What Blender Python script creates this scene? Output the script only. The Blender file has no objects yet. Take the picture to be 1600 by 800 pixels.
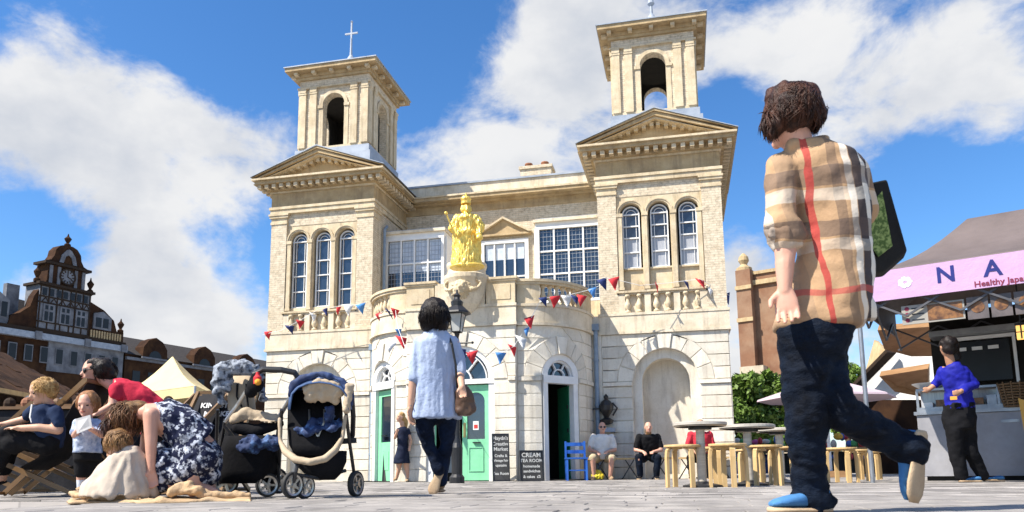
import bpy, bmesh, math, random
import numpy as np
from mathutils import Vector, Matrix, noise
random.seed(7)
sc = bpy.context.scene
col = sc.collection
# ---------------------------------------------------------------- camera
RT = Vector((0.97546545, 0.21988424, -0.0108662))
UP = Vector((0.04463851, -0.14921362, 0.98779689))
FW = Vector((-0.21557959, 0.96404679, 0.15536803))
EYE = Vector((0, 0, 0.17)); FPX = 1195.72; CYP = 550.255
cam = bpy.data.cameras.new('camera'); camo = bpy.data.objects.new('camera', cam); col.objects.link(camo)
camo.matrix_world = Matrix(((RT.x, UP.x, -FW.x, 0), (RT.y, UP.y, -FW.y, 0), (RT.z, UP.z, -FW.z, .17), (0, 0, 0, 1)))
cam.sensor_width = 36; cam.lens = 36 * FPX / 1600; cam.shift_y = (CYP - 400) / 1600
cam.clip_start = .05; cam.clip_end = 3000
cam.dof.use_dof = True; cam.dof.focus_distance = 14; cam.dof.aperture_fstop = 7
sc.camera = camo
# ---------------------------------------------------------------- light
sundir = Vector((-1.2, -1.0, 1.85)).normalized()      # towards the sun
SE = math.asin(sundir.z); SR = math.atan2(sundir.x, sundir.y)
sun = bpy.data.lights.new('sun', 'SUN'); sun.energy = 5.0; sun.angle = math.radians(.5); sun.color = (1, .93, .82)
suno = bpy.data.objects.new('sun', sun); col.objects.link(suno)
suno.rotation_euler = sundir.to_track_quat('Z', 'Y').to_euler()
sc.view_settings.view_transform = 'Standard'; sc.view_settings.look = 'None'
sc.view_settings.exposure = 0.93; sc.view_settings.gamma = 1
world = bpy.data.worlds.new('World'); sc.world = world; world.use_nodes = True

class N:                                             # tiny node helper
    def __init__(s, tree): s.t = tree; tree.nodes.clear()
    def n(s, ty, **kw):
        o = s.t.nodes.new(ty)
        for k, v in kw.items():
            if k.startswith('i_'): o.inputs[k[2:].replace('_', ' ')].default_value = v
            elif k.startswith('n_'): o.inputs[int(k[2:])].default_value = v
            else: setattr(o, k, v)
        return o
    def l(s, a, b): s.t.links.new(a, b)
    def math(s, op, a, b=None, c=None, clamp=False):
        o = s.t.nodes.new('ShaderNodeMath'); o.operation = op; o.use_clamp = clamp
        for i, v in enumerate((a, b, c)):
            if v is None: continue
            if isinstance(v, (int, float)): o.inputs[i].default_value = v
            else: s.l(v, o.inputs[i])
        return o.outputs[0]
    def mix(s, f, a, b, mode='MIX'):
        o = s.t.nodes.new('ShaderNodeMix'); o.data_type = 'RGBA'; o.blend_type = mode
        for k, v in ((0, f), (6, a), (7, b)):
            if isinstance(v, (int, float)): o.inputs[k].default_value = v
            elif isinstance(v, (tuple, list)): o.inputs[k].default_value = tuple(v)[:3] + (1,)
            else: s.l(v, o.inputs[k])
        return o.outputs[2]
    def ramp(s, f, stops, interp='LINEAR'):
        o = s.t.nodes.new('ShaderNodeValToRGB'); o.color_ramp.interpolation = interp; e = o.color_ramp.elements
        while len(e) < len(stops): e.new(.5)
        for i, (p, c) in enumerate(stops):
            e[i].position = p; e[i].color = (c, c, c, 1) if isinstance(c, (int, float)) else tuple(c)[:3] + (1,)
        s.l(f, o.inputs[0]); return o.outputs[0]

def build_world():
    w = N(world.node_tree)
    sky = w.n('ShaderNodeTexSky', sky_type='NISHITA', sun_disc=False, sun_elevation=SE, sun_rotation=SR, air_density=1.0, dust_density=.3, ozone_density=3.0)
    tc = w.n('ShaderNodeTexCoord'); d = tc.outputs['Generated']
    mp = w.n('ShaderNodeMapping'); mp.inputs['Scale'].default_value = (1, 1, 1.55); w.l(d, mp.inputs[0])
    nz = w.n('ShaderNodeTexNoise', i_Scale=3.6, i_Detail=11.0, i_Roughness=.6, i_Distortion=.25); w.l(mp.outputs[0], nz.inputs['Vector'])
    n2 = w.n('ShaderNodeTexNoise', i_Scale=10.0, i_Detail=7.0, i_Roughness=.6, i_Distortion=.4); w.l(mp.outputs[0], n2.inputs['Vector'])
    tot = w.math('ADD', w.math('ADD', w.math('MULTIPLY', w.math('SUBTRACT', nz.outputs[0], .5), 1.7), .49), w.math('MULTIPLY', w.math('SUBTRACT', n2.outputs[0], .5), .75))
    blobs = [(60,270,70,.3),(170,225,75,.26),(290,275,75,.26),(380,310,45,.2),(15,110,50,.2),(40,170,50,.2),(640,230,70,.24),(780,235,60,.2),(430,190,45,.18),(150,140,50,.12),
             (850,60,90,.2),(960,80,80,.2),(1180,50,110,.14),(1360,70,110,.19),(1520,110,80,.17),(290,455,95,.32),(170,430,60,.24),(340,530,80,.3),(1150,560,90,.35),(1350,200,60,.14),(1230,160,60,.1),(20,430,40,.2),(330,180,60,.2),(430,240,45,.18),(230,130,60,.14),(560,190,40,.1),(1290,240,50,.12),(1490,180,60,.12),(1190,460,40,.15),
             (250,30,170,-.3),(540,40,140,-.3),(1470,240,60,-.24),(1440,320,80,-.24),(1170,300,90,-.3),(110,375,50,-.28),(680,130,55,-.22),(25,355,40,-.25),(300,370,60,-.22),(1110,190,50,-.2),(1570,300,80,-.22),(420,80,90,-.25),(350,150,45,-.2)]
    dn = w.n('ShaderNodeVectorMath', operation='NORMALIZE'); w.l(d, dn.inputs[0])
    for x, y, r, a in blobs:                        # where cloud banks stand in the sky
        v = (FW + RT * ((x - 800) / FPX) - UP * ((y - CYP) / FPX)).normalized()
        dt = w.n('ShaderNodeVectorMath', operation='DOT_PRODUCT'); w.l(dn.outputs[0], dt.inputs[0]); dt.inputs[1].default_value = v
        k = FPX / r; k = k * k                      # exp(-k(1-dot))
        e = w.math('POWER', 2.71828, w.math('MULTIPLY', w.math('SUBTRACT', dt.outputs['Value'], 1), k))
        tot = w.math('ADD', tot, w.math('MULTIPLY', e, a))
    mask = w.n('ShaderNodeMapRange', interpolation_type='SMOOTHSTEP'); mask.inputs[1].default_value = .45; mask.inputs[2].default_value = .8
    w.l(tot, mask.inputs[0])
    off = w.n('ShaderNodeVectorMath', operation='ADD'); off.inputs[1].default_value = sundir * .05; w.l(mp.outputs[0], off.inputs[0])
    n3 = w.n('ShaderNodeTexNoise', i_Scale=5.0, i_Detail=6.0, i_Roughness=.55); w.l(off.outputs[0], n3.inputs['Vector'])
    cl = w.ramp(n3.outputs[0], [(.3, (1.12, 1.12, 1.12)), (.5, (1.05, 1.06, 1.08)), (.62, (.88, .91, .97)), (.76, (.68, .74, .85))])
    hs = w.n('ShaderNodeHueSaturation'); hs.inputs['Saturation'].default_value = 1.22; hs.inputs['Value'].default_value = 1.0; w.l(sky.outputs[0], hs.inputs['Color'])
    skc = w.mix(1.0, hs.outputs[0], (.2, .225, .25), 'MULTIPLY')
    c = w.mix(mask.outputs[0], skc, cl)
    bg = w.n('ShaderNodeBackground', i_Strength=.43); w.l(c, bg.inputs[0])
    out = w.n('ShaderNodeOutputWorld'); w.l(bg.outputs[0], out.inputs[0])
build_world()

# ---------------------------------------------------------------- geometry helpers
def W(px, py, dep): return EYE + (FW + RT * ((px - 800) / FPX) - UP * ((py - CYP) / FPX)) * dep
def G(px, dep, z=0.0):                               # point at height z in the column px, at depth dep
    p = W(px, 740, dep); q = W(px, 500, dep); t = (z - p.z) / (q.z - p.z); return p + (q - p) * t
WL = {}
def thing(name, label, cat, loc=(0, 0, 0), group=None):
    o = bpy.data.objects.new(name, None); col.objects.link(o); o.location = loc; o.empty_display_size = .2
    o['label'] = label; o['category'] = cat
    if group: o['group'] = group
    WL[o.name] = Vector(loc); return o
def tag(o, label=None, cat=None, group=None, kind=None):
    if label: o['label'] = label
    if cat: o['category'] = cat
    if group: o['group'] = group
    if kind: o['kind'] = kind
    return o
def link(me, name, mat, parent=None, label=None, kind=None, smooth=False, origin=None):
    off = WL[parent.name] if parent else (Vector(origin) if origin is not None else Vector((0, 0, 0)))
    if off.length > 0: me.transform(Matrix.Translation(-off))
    me.name = name
    if mat is not None and len(me.materials) == 0: me.materials.append(mat)
    if smooth:
        me.polygons.foreach_set('use_smooth', [True] * len(me.polygons))
    o = bpy.data.objects.new(name, me); col.objects.link(o)
    if parent: o.parent = parent
    else: o.location = off
    WL[o.name] = Vector(off)
    if label: o['label'] = label
    if kind: o['kind'] = kind
    return o
def inst(src, name, wl, parent, rotz=0, scale=None, label=None):   # mesh shared, placed in the world
    o = bpy.data.objects.new(name, src.data if hasattr(src, 'data') else src); col.objects.link(o)
    if parent: o.parent = parent
    o.location = Vector(wl) - (WL[parent.name] if parent else Vector((0, 0, 0))); o.rotation_euler.z = rotz
    if scale: o.scale = scale
    WL[o.name] = Vector(wl)
    if label: o['label'] = label
    return o
def copy_tree(o, parent=None):
    c = o.copy(); col.objects.link(c)
    if parent: c.parent = parent
    for ch in [x for x in bpy.data.objects if x.parent == o]: copy_tree(ch, c)
    return c
class B:
    def __init__(s, F=None): s.v = []; s.f = []; s.F = F
    def add(s, vs, fs):
        k = len(s.v); s.v += [tuple(x) for x in vs]; s.f += [tuple(i + k for i in f) for f in fs]; return s
    def m(s, u, z, d): return s.F(u, z, d) if s.F else (u, -d, z)
    def box(s, x0, x1, y0, y1, z0, z1):
        return s.add([(x, y, z) for x in (x0, x1) for y in (y0, y1) for z in (z0, z1)],
                     [(0, 1, 3, 2), (4, 6, 7, 5), (0, 4, 5, 1), (2, 3, 7, 6), (0, 2, 6, 4), (1, 5, 7, 3)])
    def obox(s, c, ax, ay, az):                      # oriented box: centre, half vectors
        c = Vector(c); ax = Vector(ax); ay = Vector(ay); az = Vector(az)
        return s.add([c + ax * i + ay * j + az * k for i in (-1, 1) for j in (-1, 1) for k in (-1, 1)],
                     [(0, 1, 3, 2), (4, 6, 7, 5), (0, 4, 5, 1), (2, 3, 7, 6), (0, 2, 6, 4), (1, 5, 7, 3)])
    def bar(s, p, q, a, b=None, up=(0, 0, 1)):       # rectangular bar p->q, half sizes a (side), b (up)
        p = Vector(p); q = Vector(q); d = (q - p); L = d.length; d.normalize(); b = b or a
        x = d.cross(Vector(up)); x = x.normalized() if x.length > 1e-4 else Vector((1, 0, 0)); y = x.cross(d)
        return s.obox((p + q) / 2, x * a, d * (L / 2), y * b)
    def ubox(s, u0, u1, z0, z1, d0, d1):             # box in wall coordinates
        return s.prism([(u0, z0), (u1, z0), (u1, z1), (u0, z1)], d0, d1)
    def prism(s, poly, d0, d1, bev=0):               # polygon in (u,z) extruded from depth d0 to d1 (outward)
        n = len(poly); 
        if bev:
            cx = sum(p[0] for p in poly) / n; cz = sum(p[1] for p in poly) / n
            def ins(p): 
                a = (p[0] - cx, p[1] - cz); L = math.hypot(*a) or 1; return (p[0] - a[0] / L * bev * 1.3, p[1] - a[1] / L * bev * 1.3)
            vs = [s.m(u, z, d0) for u, z in poly] + [s.m(u, z, d1 - bev) for u, z in poly] + [s.m(*ins(p), d1) for p in poly]
            fs = [(i, (i + 1) % n, n + (i + 1) % n, n + i) for i in range(n)] + [(n + i, n + (i + 1) % n, 2 * n + (i + 1) % n, 2 * n + i) for i in range(n)] + [tuple(range(2 * n, 3 * n))]
            return s.add(vs, fs)
        vs = [s.m(u, z, d0) for u, z in poly] + [s.m(u, z, d1) for u, z in poly]
        fs = [(i, (i + 1) % n, n + (i + 1) % n, n + i) for i in range(n)] + [tuple(range(n, 2 * n)), tuple(range(n - 1, -1, -1))]
        return s.add(vs, fs)
    def hexa(s, u0, u1, zl0, zh0, zl1, zh1, d0, d1):
        vs = [s.m(*p) for p in [(u0, zl0, d0), (u1, zl1, d0), (u1, zh1, d0), (u0, zh0, d0), (u0, zl0, d1), (u1, zl1, d1), (u1, zh1, d1), (u0, zh0, d1)]]
        return s.add(vs, [(0, 1, 5, 4), (1, 2, 6, 5), (2, 3, 7, 6), (3, 0, 4, 7), (4, 5, 6, 7), (3, 2, 1, 0)])
    def strip(s, us, z0, z1, d0, d1):                # long band following the wall
        k = len(us); vs = []
        for u in us: vs += [s.m(u, z0, d0), s.m(u, z0, d1), s.m(u, z1, d1), s.m(u, z1, d0)]
        fs = []
        for i in range(k - 1):
            for j in range(4): fs.append((4 * i + j, 4 * i + (j + 1) % 4, 4 * i + 4 + (j + 1) % 4, 4 * i + 4 + j))
        fs += [(0, 1, 2, 3), (4 * k - 1, 4 * k - 2, 4 * k - 3, 4 * k - 4)]
        return s.add(vs, fs)
    def arch(s, cx, zs, r0, r1, d0, d1, n=14, a0=0, a1=math.pi):
        for i in range(n):
            a = a0 + (a1 - a0) * i / n; b = a0 + (a1 - a0) * (i + 1) / n
            s.prism([(cx + r0 * math.cos(a), zs + r0 * math.sin(a)), (cx + r1 * math.cos(a), zs + r1 * math.sin(a)),
                     (cx + r1 * math.cos(b), zs + r1 * math.sin(b)), (cx + r0 * math.cos(b), zs + r0 * math.sin(b))], d0, d1)
        return s
    def archwall(s, u0, u1, z0, z1, cx, r, zs, d0, d1, n=12):   # rectangle with an arched hole from z0 up
        s.ubox(u0, cx - r, z0, z1, d0, d1); s.ubox(cx + r, u1, z0, z1, d0, d1)
        for i in range(n):
            a = math.pi * (1 - i / n); b = math.pi * (1 - (i + 1) / n)
            s.hexa(cx + r * math.cos(a), cx + r * math.cos(b), zs + r * math.sin(a), z1, zs + r * math.sin(b), z1, d0, d1)
        return s
    def tube(s, pts, r, n=8, cap=True):
        pts = [Vector(p) for p in pts]; k = len(pts); rr = r if isinstance(r, (list, tuple)) else [r] * k
        vs = []; prev = None
        for i, p in enumerate(pts):
            t = (pts[min(i + 1, k - 1)] - pts[max(i - 1, 0)]).normalized()
            if prev is None: a = t.orthogonal().normalized()
            else: a = (prev - t * prev.dot(t)).normalized()
            prev = a; b = t.cross(a)
            vs += [p + (a * math.cos(2 * math.pi * j / n) + b * math.sin(2 * math.pi * j / n)) * rr[i] for j in range(n)]
        fs = [(i * n + j, i * n + (j + 1) % n, (i + 1) * n + (j + 1) % n, (i + 1) * n + j) for i in range(k - 1) for j in range(n)]
        if cap: fs += [tuple(range(n - 1, -1, -1)), tuple(range((k - 1) * n, k * n))]
        return s.add(vs, fs)
    def lathe(s, prof, c=(0, 0, 0), n=16, sx=1, sy=1, rot=0):
        c = Vector(c); vs = []
        for r, z in prof:
            vs += [(c.x + sx * r * math.cos(2 * math.pi * j / n + rot), c.y + sy * r * math.sin(2 * math.pi * j / n + rot), c.z + z) for j in range(n)]
        k = len(prof)
        fs = [(i * n + j, i * n + (j + 1) % n, (i + 1) * n + (j + 1) % n, (i + 1) * n + j) for i in range(k - 1) for j in range(n)]
        fs += [tuple(range(n - 1, -1, -1)), tuple(range((k - 1) * n, k * n))]
        return s.add(vs, fs)
    def ball(s, c, r, n=12, m=8, ax=None):           # ellipsoid, ax = 3 axis vectors (scaled)
        c = Vector(c)
        if ax is None:
            if isinstance(r, (int, float)): r = (r, r, r)
            ax = (Vector((r[0], 0, 0)), Vector((0, r[1], 0)), Vector((0, 0, r[2])))
        vs = [c + ax[2]]
        for i in range(1, m):
            th = math.pi * i / m
            vs += [c + (ax[0] * math.cos(2 * math.pi * j / n) + ax[1] * math.sin(2 * math.pi * j / n)) * math.sin(th) + ax[2] * math.cos(th) for j in range(n)]
        vs.append(c - ax[2]); L = len(vs) - 1
        fs = [(0, 1 + j, 1 + (j + 1) % n) for j in range(n)]
        for i in range(m - 2):
            for j in range(n): fs.append((1 + i * n + j, 1 + (i + 1) * n + j, 1 + (i + 1) * n + (j + 1) % n, 1 + i * n + (j + 1) % n))
        fs += [(L, 1 + (m - 2) * n + (j + 1) % n, 1 + (m - 2) * n + j) for j in range(n)]
        return s.add(vs, fs)
    def cap_(s, p, q, r1, r2, n=12):                 # tapered capsule
        p = Vector(p); q = Vector(q); d = q - p; L = max(d.length, 1e-4); d.normalize(); a = d.orthogonal().normalized(); b = d.cross(a)
        rings = [(p - d * r1 * math.sin(t), r1 * math.cos(t)) for t in (1.2, .75, .35, 0)] + [(q + d * r2 * math.sin(t), r2 * math.cos(t)) for t in (0, .35, .75, 1.2)]
        vs = []
        for c, r in rings: vs += [c + (a * math.cos(2 * math.pi * j / n) + b * math.sin(2 * math.pi * j / n)) * r for j in range(n)]
        k = len(rings)
        fs = [(i * n + j, i * n + (j + 1) % n, (i + 1) * n + (j + 1) % n, (i + 1) * n + j) for i in range(k - 1) for j in range(n)]
        fs += [tuple(range(n - 1, -1, -1)), tuple(range((k - 1) * n, k * n))]
        return s.add(vs, fs)
    def loft(s, rings, n=20, pw=1.0):                # rings: (centre, half-vector a, half-vector b)
        vs = []
        for c, a, b in rings:
            c = Vector(c); a = Vector(a); b = Vector(b)
            for j in range(n):
                t = 2 * math.pi * j / n; ct, st = math.cos(t), math.sin(t)
                vs.append(c + a * (math.copysign(abs(ct) ** pw, ct)) + b * (math.copysign(abs(st) ** pw, st)))
        k = len(rings)
        fs = [(i * n + j, i * n + (j + 1) % n, (i + 1) * n + (j + 1) % n, (i + 1) * n + j) for i in range(k - 1) for j in range(n)]
        fs += [tuple(range(n - 1, -1, -1)), tuple(range((k - 1) * n, k * n))]
        return s.add(vs, fs)
    def mesh(s, name='mesh', fix=True):
        me = bpy.data.meshes.new(name); me.from_pydata([tuple(v) for v in s.v], [], s.f); me.update()
        if fix:
            bm = bmesh.new(); bm.from_mesh(me); bmesh.ops.recalc_face_normals(bm, faces=bm.faces); bm.to_mesh(me); bm.free()
        return me
    def build(s, name, mat, parent=None, smooth=False, label=None, kind=None, origin=None, bev=0):
        o = link(s.mesh(name), name, mat, parent, label, kind, smooth, origin)
        if bev:
            md = o.modifiers.new('bevel', 'BEVEL'); md.width = bev; md.segments = 2; md.limit_method = 'ANGLE'
        return o
def blob(name, b, mat, parent, vox=.012, sm=6, disp=0, dsc=8, dst=(1, 1, 1), label=None, origin=None, seed=0):
    """voxel-merge closed pieces into one continuous surface, relax it, ruffle it"""
    me = b.mesh(name, fix=False); t = bpy.data.objects.new('tmp', me); col.objects.link(t)
    r = t.modifiers.new('r', 'REMESH'); r.mode = 'VOXEL'; r.voxel_size = vox; r.use_smooth_shade = True
    s_ = t.modifiers.new('s', 'SMOOTH'); s_.factor = .5; s_.iterations = sm
    dg = bpy.context.evaluated_depsgraph_get(); dg.update()
    out = bpy.data.meshes.new_from_object(t.evaluated_get(dg))
    bpy.data.objects.remove(t); bpy.data.meshes.remove(me)
    if disp:
        n = len(out.vertices); co = np.empty(n * 3); out.vertices.foreach_get('co', co); co = co.reshape(-1, 3)
        nr = np.empty(n * 3); out.vertices.foreach_get('normal', nr); nr = nr.reshape(-1, 3)
        dv = np.array([noise.noise(Vector((c[0] * dsc * dst[0] + seed, c[1] * dsc * dst[1], c[2] * dsc * dst[2]))) + .5 * noise.noise(Vector((c[0] * dsc * 2.3 * dst[0], c[1] * dsc * 2.3 * dst[1] + seed, c[2] * dsc * 2.3 * dst[2]))) for c in co])
        co = co + nr * (dv * disp)[:, None]; out.vertices.foreach_set('co', co.ravel()); out.update()
    out.materials.clear()
    return link(out, name, mat, parent, label, None, True, origin)
def text(name, body, mat, parent, c, xv, yv, size, ext=.002, align='CENTER', bold=0, label=None):
    cu = bpy.data.curves.new('t', 'FONT'); cu.body = body; cu.size = size; cu.extrude = ext; cu.align_x = align; cu.align_y = 'CENTER'; cu.offset = bold; cu.resolution_u = 3
    t = bpy.data.objects.new('t', cu); col.objects.link(t); dg = bpy.context.evaluated_depsgraph_get(); dg.update()
    me = bpy.data.meshes.new_from_object(t.evaluated_get(dg)); bpy.data.objects.remove(t)
    x = Vector(xv).normalized(); y = Vector(yv); y = (y - x * y.dot(x)).normalized(); z = x.cross(y); c = Vector(c)
    me.transform(Matrix(((x.x, y.x, z.x, c.x), (x.y, y.y, z.y, c.y), (x.z, y.z, z.z, c.z), (0, 0, 0, 1))))
    me.materials.clear()
    return link(me, name, mat, parent, label)
# ---------------------------------------------------------------- materials
def lin(c): return tuple(((x / 255) / 12.92 if x <= 10 else (((x / 255) + .055) / 1.055) ** 2.4) for x in c)
def mat(name, c1, c2=None, rough=.8, scale=6, detail=6, bump=0, bscale=40, metal=0, stretch=(1, 1, 1), spec=.4, contrast=(.35, .65), extra=None, coat=0, c3=None, s3=1.3, a3=.5):
    m = bpy.data.materials.new(name); m.use_nodes = True; n = N(m.node_tree)
    out = n.n('ShaderNodeOutputMaterial'); p = n.n('ShaderNodeBsdfPrincipled'); n.l(p.outputs[0], out.inputs[0])
    p.inputs['Roughness'].default_value = rough; p.inputs['Metallic'].default_value = metal; p.inputs['Specular IOR Level'].default_value = spec
    if coat: p.inputs['Coat Weight'].default_value = coat
    tc = n.n('ShaderNodeTexCoord'); mp = n.n('ShaderNodeMapping'); mp.inputs['Scale'].default_value = stretch
    g = n.n('ShaderNodeNewGeometry'); n.l(g.outputs['Position'], mp.inputs[0])
    nz = n.n('ShaderNodeTexNoise', i_Scale=scale, i_Detail=detail, i_Roughness=.62); n.l(mp.outputs[0], nz.inputs['Vector'])
    f = n.ramp(nz.outputs[0], [(contrast[0], 0.), (contrast[1], 1.)])
    c = n.mix(f, c1, c2 if c2 else tuple(x * .8 for x in c1))
    if c3:
        n3 = n.n('ShaderNodeTexNoise', i_Scale=s3, i_Detail=8, i_Roughness=.7); n.l(g.outputs['Position'], n3.inputs['Vector'])
        c = n.mix(n.math('MULTIPLY', n.ramp(n3.outputs[0], [(.46, 0.), (.68, 1.)]), a3), c, c3)
    if extra: c = extra(n, c, g, p)
    n.l(c, p.inputs['Base Color'])
    if bump:
        bz = n.n('ShaderNodeTexNoise', i_Scale=bscale, i_Detail=5, i_Roughness=.65); n.l(mp.outputs[0], bz.inputs['Vector'])
        bp = n.n('ShaderNodeBump', i_Strength=1.0, i_Distance=bump); n.l(bz.outputs[0], bp.inputs['Height']); n.l(bp.outputs[0], p.inputs['Normal'])
    return m
def island(amount):
    def ex(n, c, g, p):
        oi = n.n('ShaderNodeObjectInfo'); r = n.math('ADD', n.math('MULTIPLY', oi.outputs['Random'], amount), 1 - amount * .6)
        cc = n.n('ShaderNodeCombineColor'); 
        for i in range(3): n.l(r, cc.inputs[i])
        return n.mix(1.0, c, cc.outputs[0], 'MULTIPLY')
    return ex
def flat_map(n, g, ax=(1, 1, 0)):
    s = n.n('ShaderNodeSeparateXYZ'); n.l(g.outputs['Position'], s.inputs[0]); return s
def brick_extra(bw, bh, cols, mortar=(.42, .38, .3), msize=.012):
    def ex(n, c, g, p):
        s = n.n('ShaderNodeSeparateXYZ'); n.l(g.outputs['Position'], s.inputs[0]); cx = n.n('ShaderNodeCombineXYZ')
        n.l(n.math('ADD', s.outputs[0], s.outputs[1]), cx.inputs[0]); n.l(s.outputs[2], cx.inputs[1])
        b = n.n('ShaderNodeTexBrick', i_Scale=1.0, i_Mortar_Size=msize, i_Bias=0.0, i_Brick_Width=bw, i_Row_Height=bh); n.l(cx.outputs[0], b.inputs[0])
        b.inputs['Color1'].default_value = (*cols[0], 1); b.inputs['Color2'].default_value = (*cols[1], 1); b.inputs['Mortar'].default_value = (*mortar, 1)
        wn = n.n('ShaderNodeTexNoise', i_Scale=9.0, i_Detail=8, i_Roughness=.8); n.l(g.outputs['Position'], wn.inputs['Vector'])
        return n.mix(.55, b.outputs[0], n.ramp(wn.outputs[0], [(.35, cols[2]), (.5, cols[0]), (.66, cols[1])]))
    return ex
M = {}
def weather(amt, isla=0):
    def ex(n, c, g, p):
        mp = n.n('ShaderNodeMapping'); mp.inputs['Scale'].default_value = (5, 5, .55); n.l(g.outputs['Position'], mp.inputs[0])
        a = n.n('ShaderNodeTexNoise', i_Scale=1.4, i_Detail=7, i_Roughness=.7); n.l(mp.outputs[0], a.inputs['Vector'])
        c = n.mix(n.math('MULTIPLY', n.ramp(a.outputs[0], [(.5, 0.), (.72, 1.)]), amt), c, (.17, .125, .08))
        b = n.n('ShaderNodeTexNoise', i_Scale=28.0, i_Detail=6, i_Roughness=.75); n.l(g.outputs['Position'], b.inputs['Vector'])
        c = n.mix(n.math('MULTIPLY', n.ramp(b.outputs[0], [(.55, 0.), (.7, 1.)]), amt * .7), c, (.2, .15, .1))
        return island(isla)(n, c, g, p) if isla else c
    return ex
M['stone_low'] = mat('pale_stone', (.74, .7, .61), (.66, .61, .51), .85, 3.5, 8, .006, 60, c3=(.46, .39, .29), s3=1.1, a3=.35, extra=weather(.42, .2))
M['stone'] = mat('cream_stone', (.66, .56, .4), (.55, .45, .29), .85, 4, 8, .006, 60, c3=(.32, .23, .13), s3=1.6, a3=.5, extra=weather(.55))
M['stone_tan'] = mat('tan_stone', (.5, .38, .22), (.4, .29, .15), .85, 3, 8, .006, 50, c3=(.25, .16, .08), s3=2.2, a3=.5, extra=weather(.6))
M['stone_mid'] = mat('band_stone', (.7, .62, .49), (.6, .52, .38), .85, 3, 8, .006, 50, c3=(.38, .3, .2), s3=1.5, a3=.35, extra=weather(.5))
M['brick'] = mat('stock_brick', (.4, .3, .18), None, .9, 6, 6, .006, 45, extra=brick_extra(.16, .055, ((.57, .47, .33), (.74, .66, .52), (.2, .145, .095))))
M['lead'] = mat('grey_lead', (.36, .4, .46), (.24, .28, .34), .5, 3, 6, .003, 20)
M['white'] = mat('white_paint', (.78, .78, .76), (.68, .68, .67), .45, 4, 5)
M['glass'] = mat('window_glass', (.012, .02, .035), (.02, .03, .05), .06, 2, 2, .0015, 3, spec=.9, coat=.5)
M['blind'] = mat('window_blind', (.5, .55, .62), (.4, .46, .54), .5, 9, 3)
M['glass2'] = mat('curtained_glass', (.42, .43, .45), (.28, .29, .32), .12, 9, 5, spec=.9, stretch=(8, 8, .5))
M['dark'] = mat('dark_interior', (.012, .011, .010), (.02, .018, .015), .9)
M['black'] = mat('black_iron', (.012, .012, .013), (.02, .02, .022), .4, spec=.5)
M['green'] = mat('mint_green_paint', (.24, .62, .36), (.2, .54, .31), .4, 5)
M['dkgreen'] = mat('deep_green_paint', (.015, .17, .08), (.01, .13, .06), .35, 5)
M['pipe'] = mat('blue_grey_pipe', (.25, .32, .4), (.18, .24, .32), .5, 8)
M['terracotta'] = mat('terracotta', (.3, .13, .07), (.2, .09, .05), .85)
M['brass'] = mat('brass', (.5, .36, .14), None, .35, metal=1)
def gold_ex(n, c, g, p): return c
M['gold'] = mat('gilding', (1.0, .76, .2), (.92, .62, .1), .3, 14, 5, .008, 40, metal=.4, spec=.6, c3=(.55, .28, .03), s3=16, a3=.6)
# ================================================================ market house
Yf = 17.02; LX = -10.067; RX = -1.747; WW = 2.779; CX = -4.517; YC = 19.29
house = thing('market_house', 'cream stone and brick market hall with two bell towers and a rounded central bay', 'building', (CX, 18, 0))
def FR(X, Y): return lambda u, z, d: (X + u, Y - d, z)
def SR_(X, Y): return lambda u, z, d: (X + d, Y + u, z)      # faces +x
def SL_(X, Y): return lambda u, z, d: (X - d, Y + u, z)      # faces -x
ELN = 200; _t = [math.pi / 2 * i / ELN for i in range(ELN + 1)]
_p = [(-3.322 + 1.37 * math.sin(t), 17.02 - 1.68 * math.cos(t)) for t in _t]
_s = [0]
for i in range(ELN): _s.append(_s[-1] + math.dist(_p[i], _p[i + 1]))
SLEN = _s[-1]
def curve(side):
    def F(u, z, d):
        t = float(np.interp(u, _s, _t)); x = -3.322 + 1.37 * math.sin(t); y = 17.02 - 1.68 * math.cos(t)
        nx, ny = math.sin(t) / 1.37, -math.cos(t) / 1.68; L = math.hypot(nx, ny)
        x += nx / L * d; y += ny / L * d
        return (x if side > 0 else 2 * CX - x, y, z)
    return F
def s_of_t(t): return float(np.interp(t, _t, _s))
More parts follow.
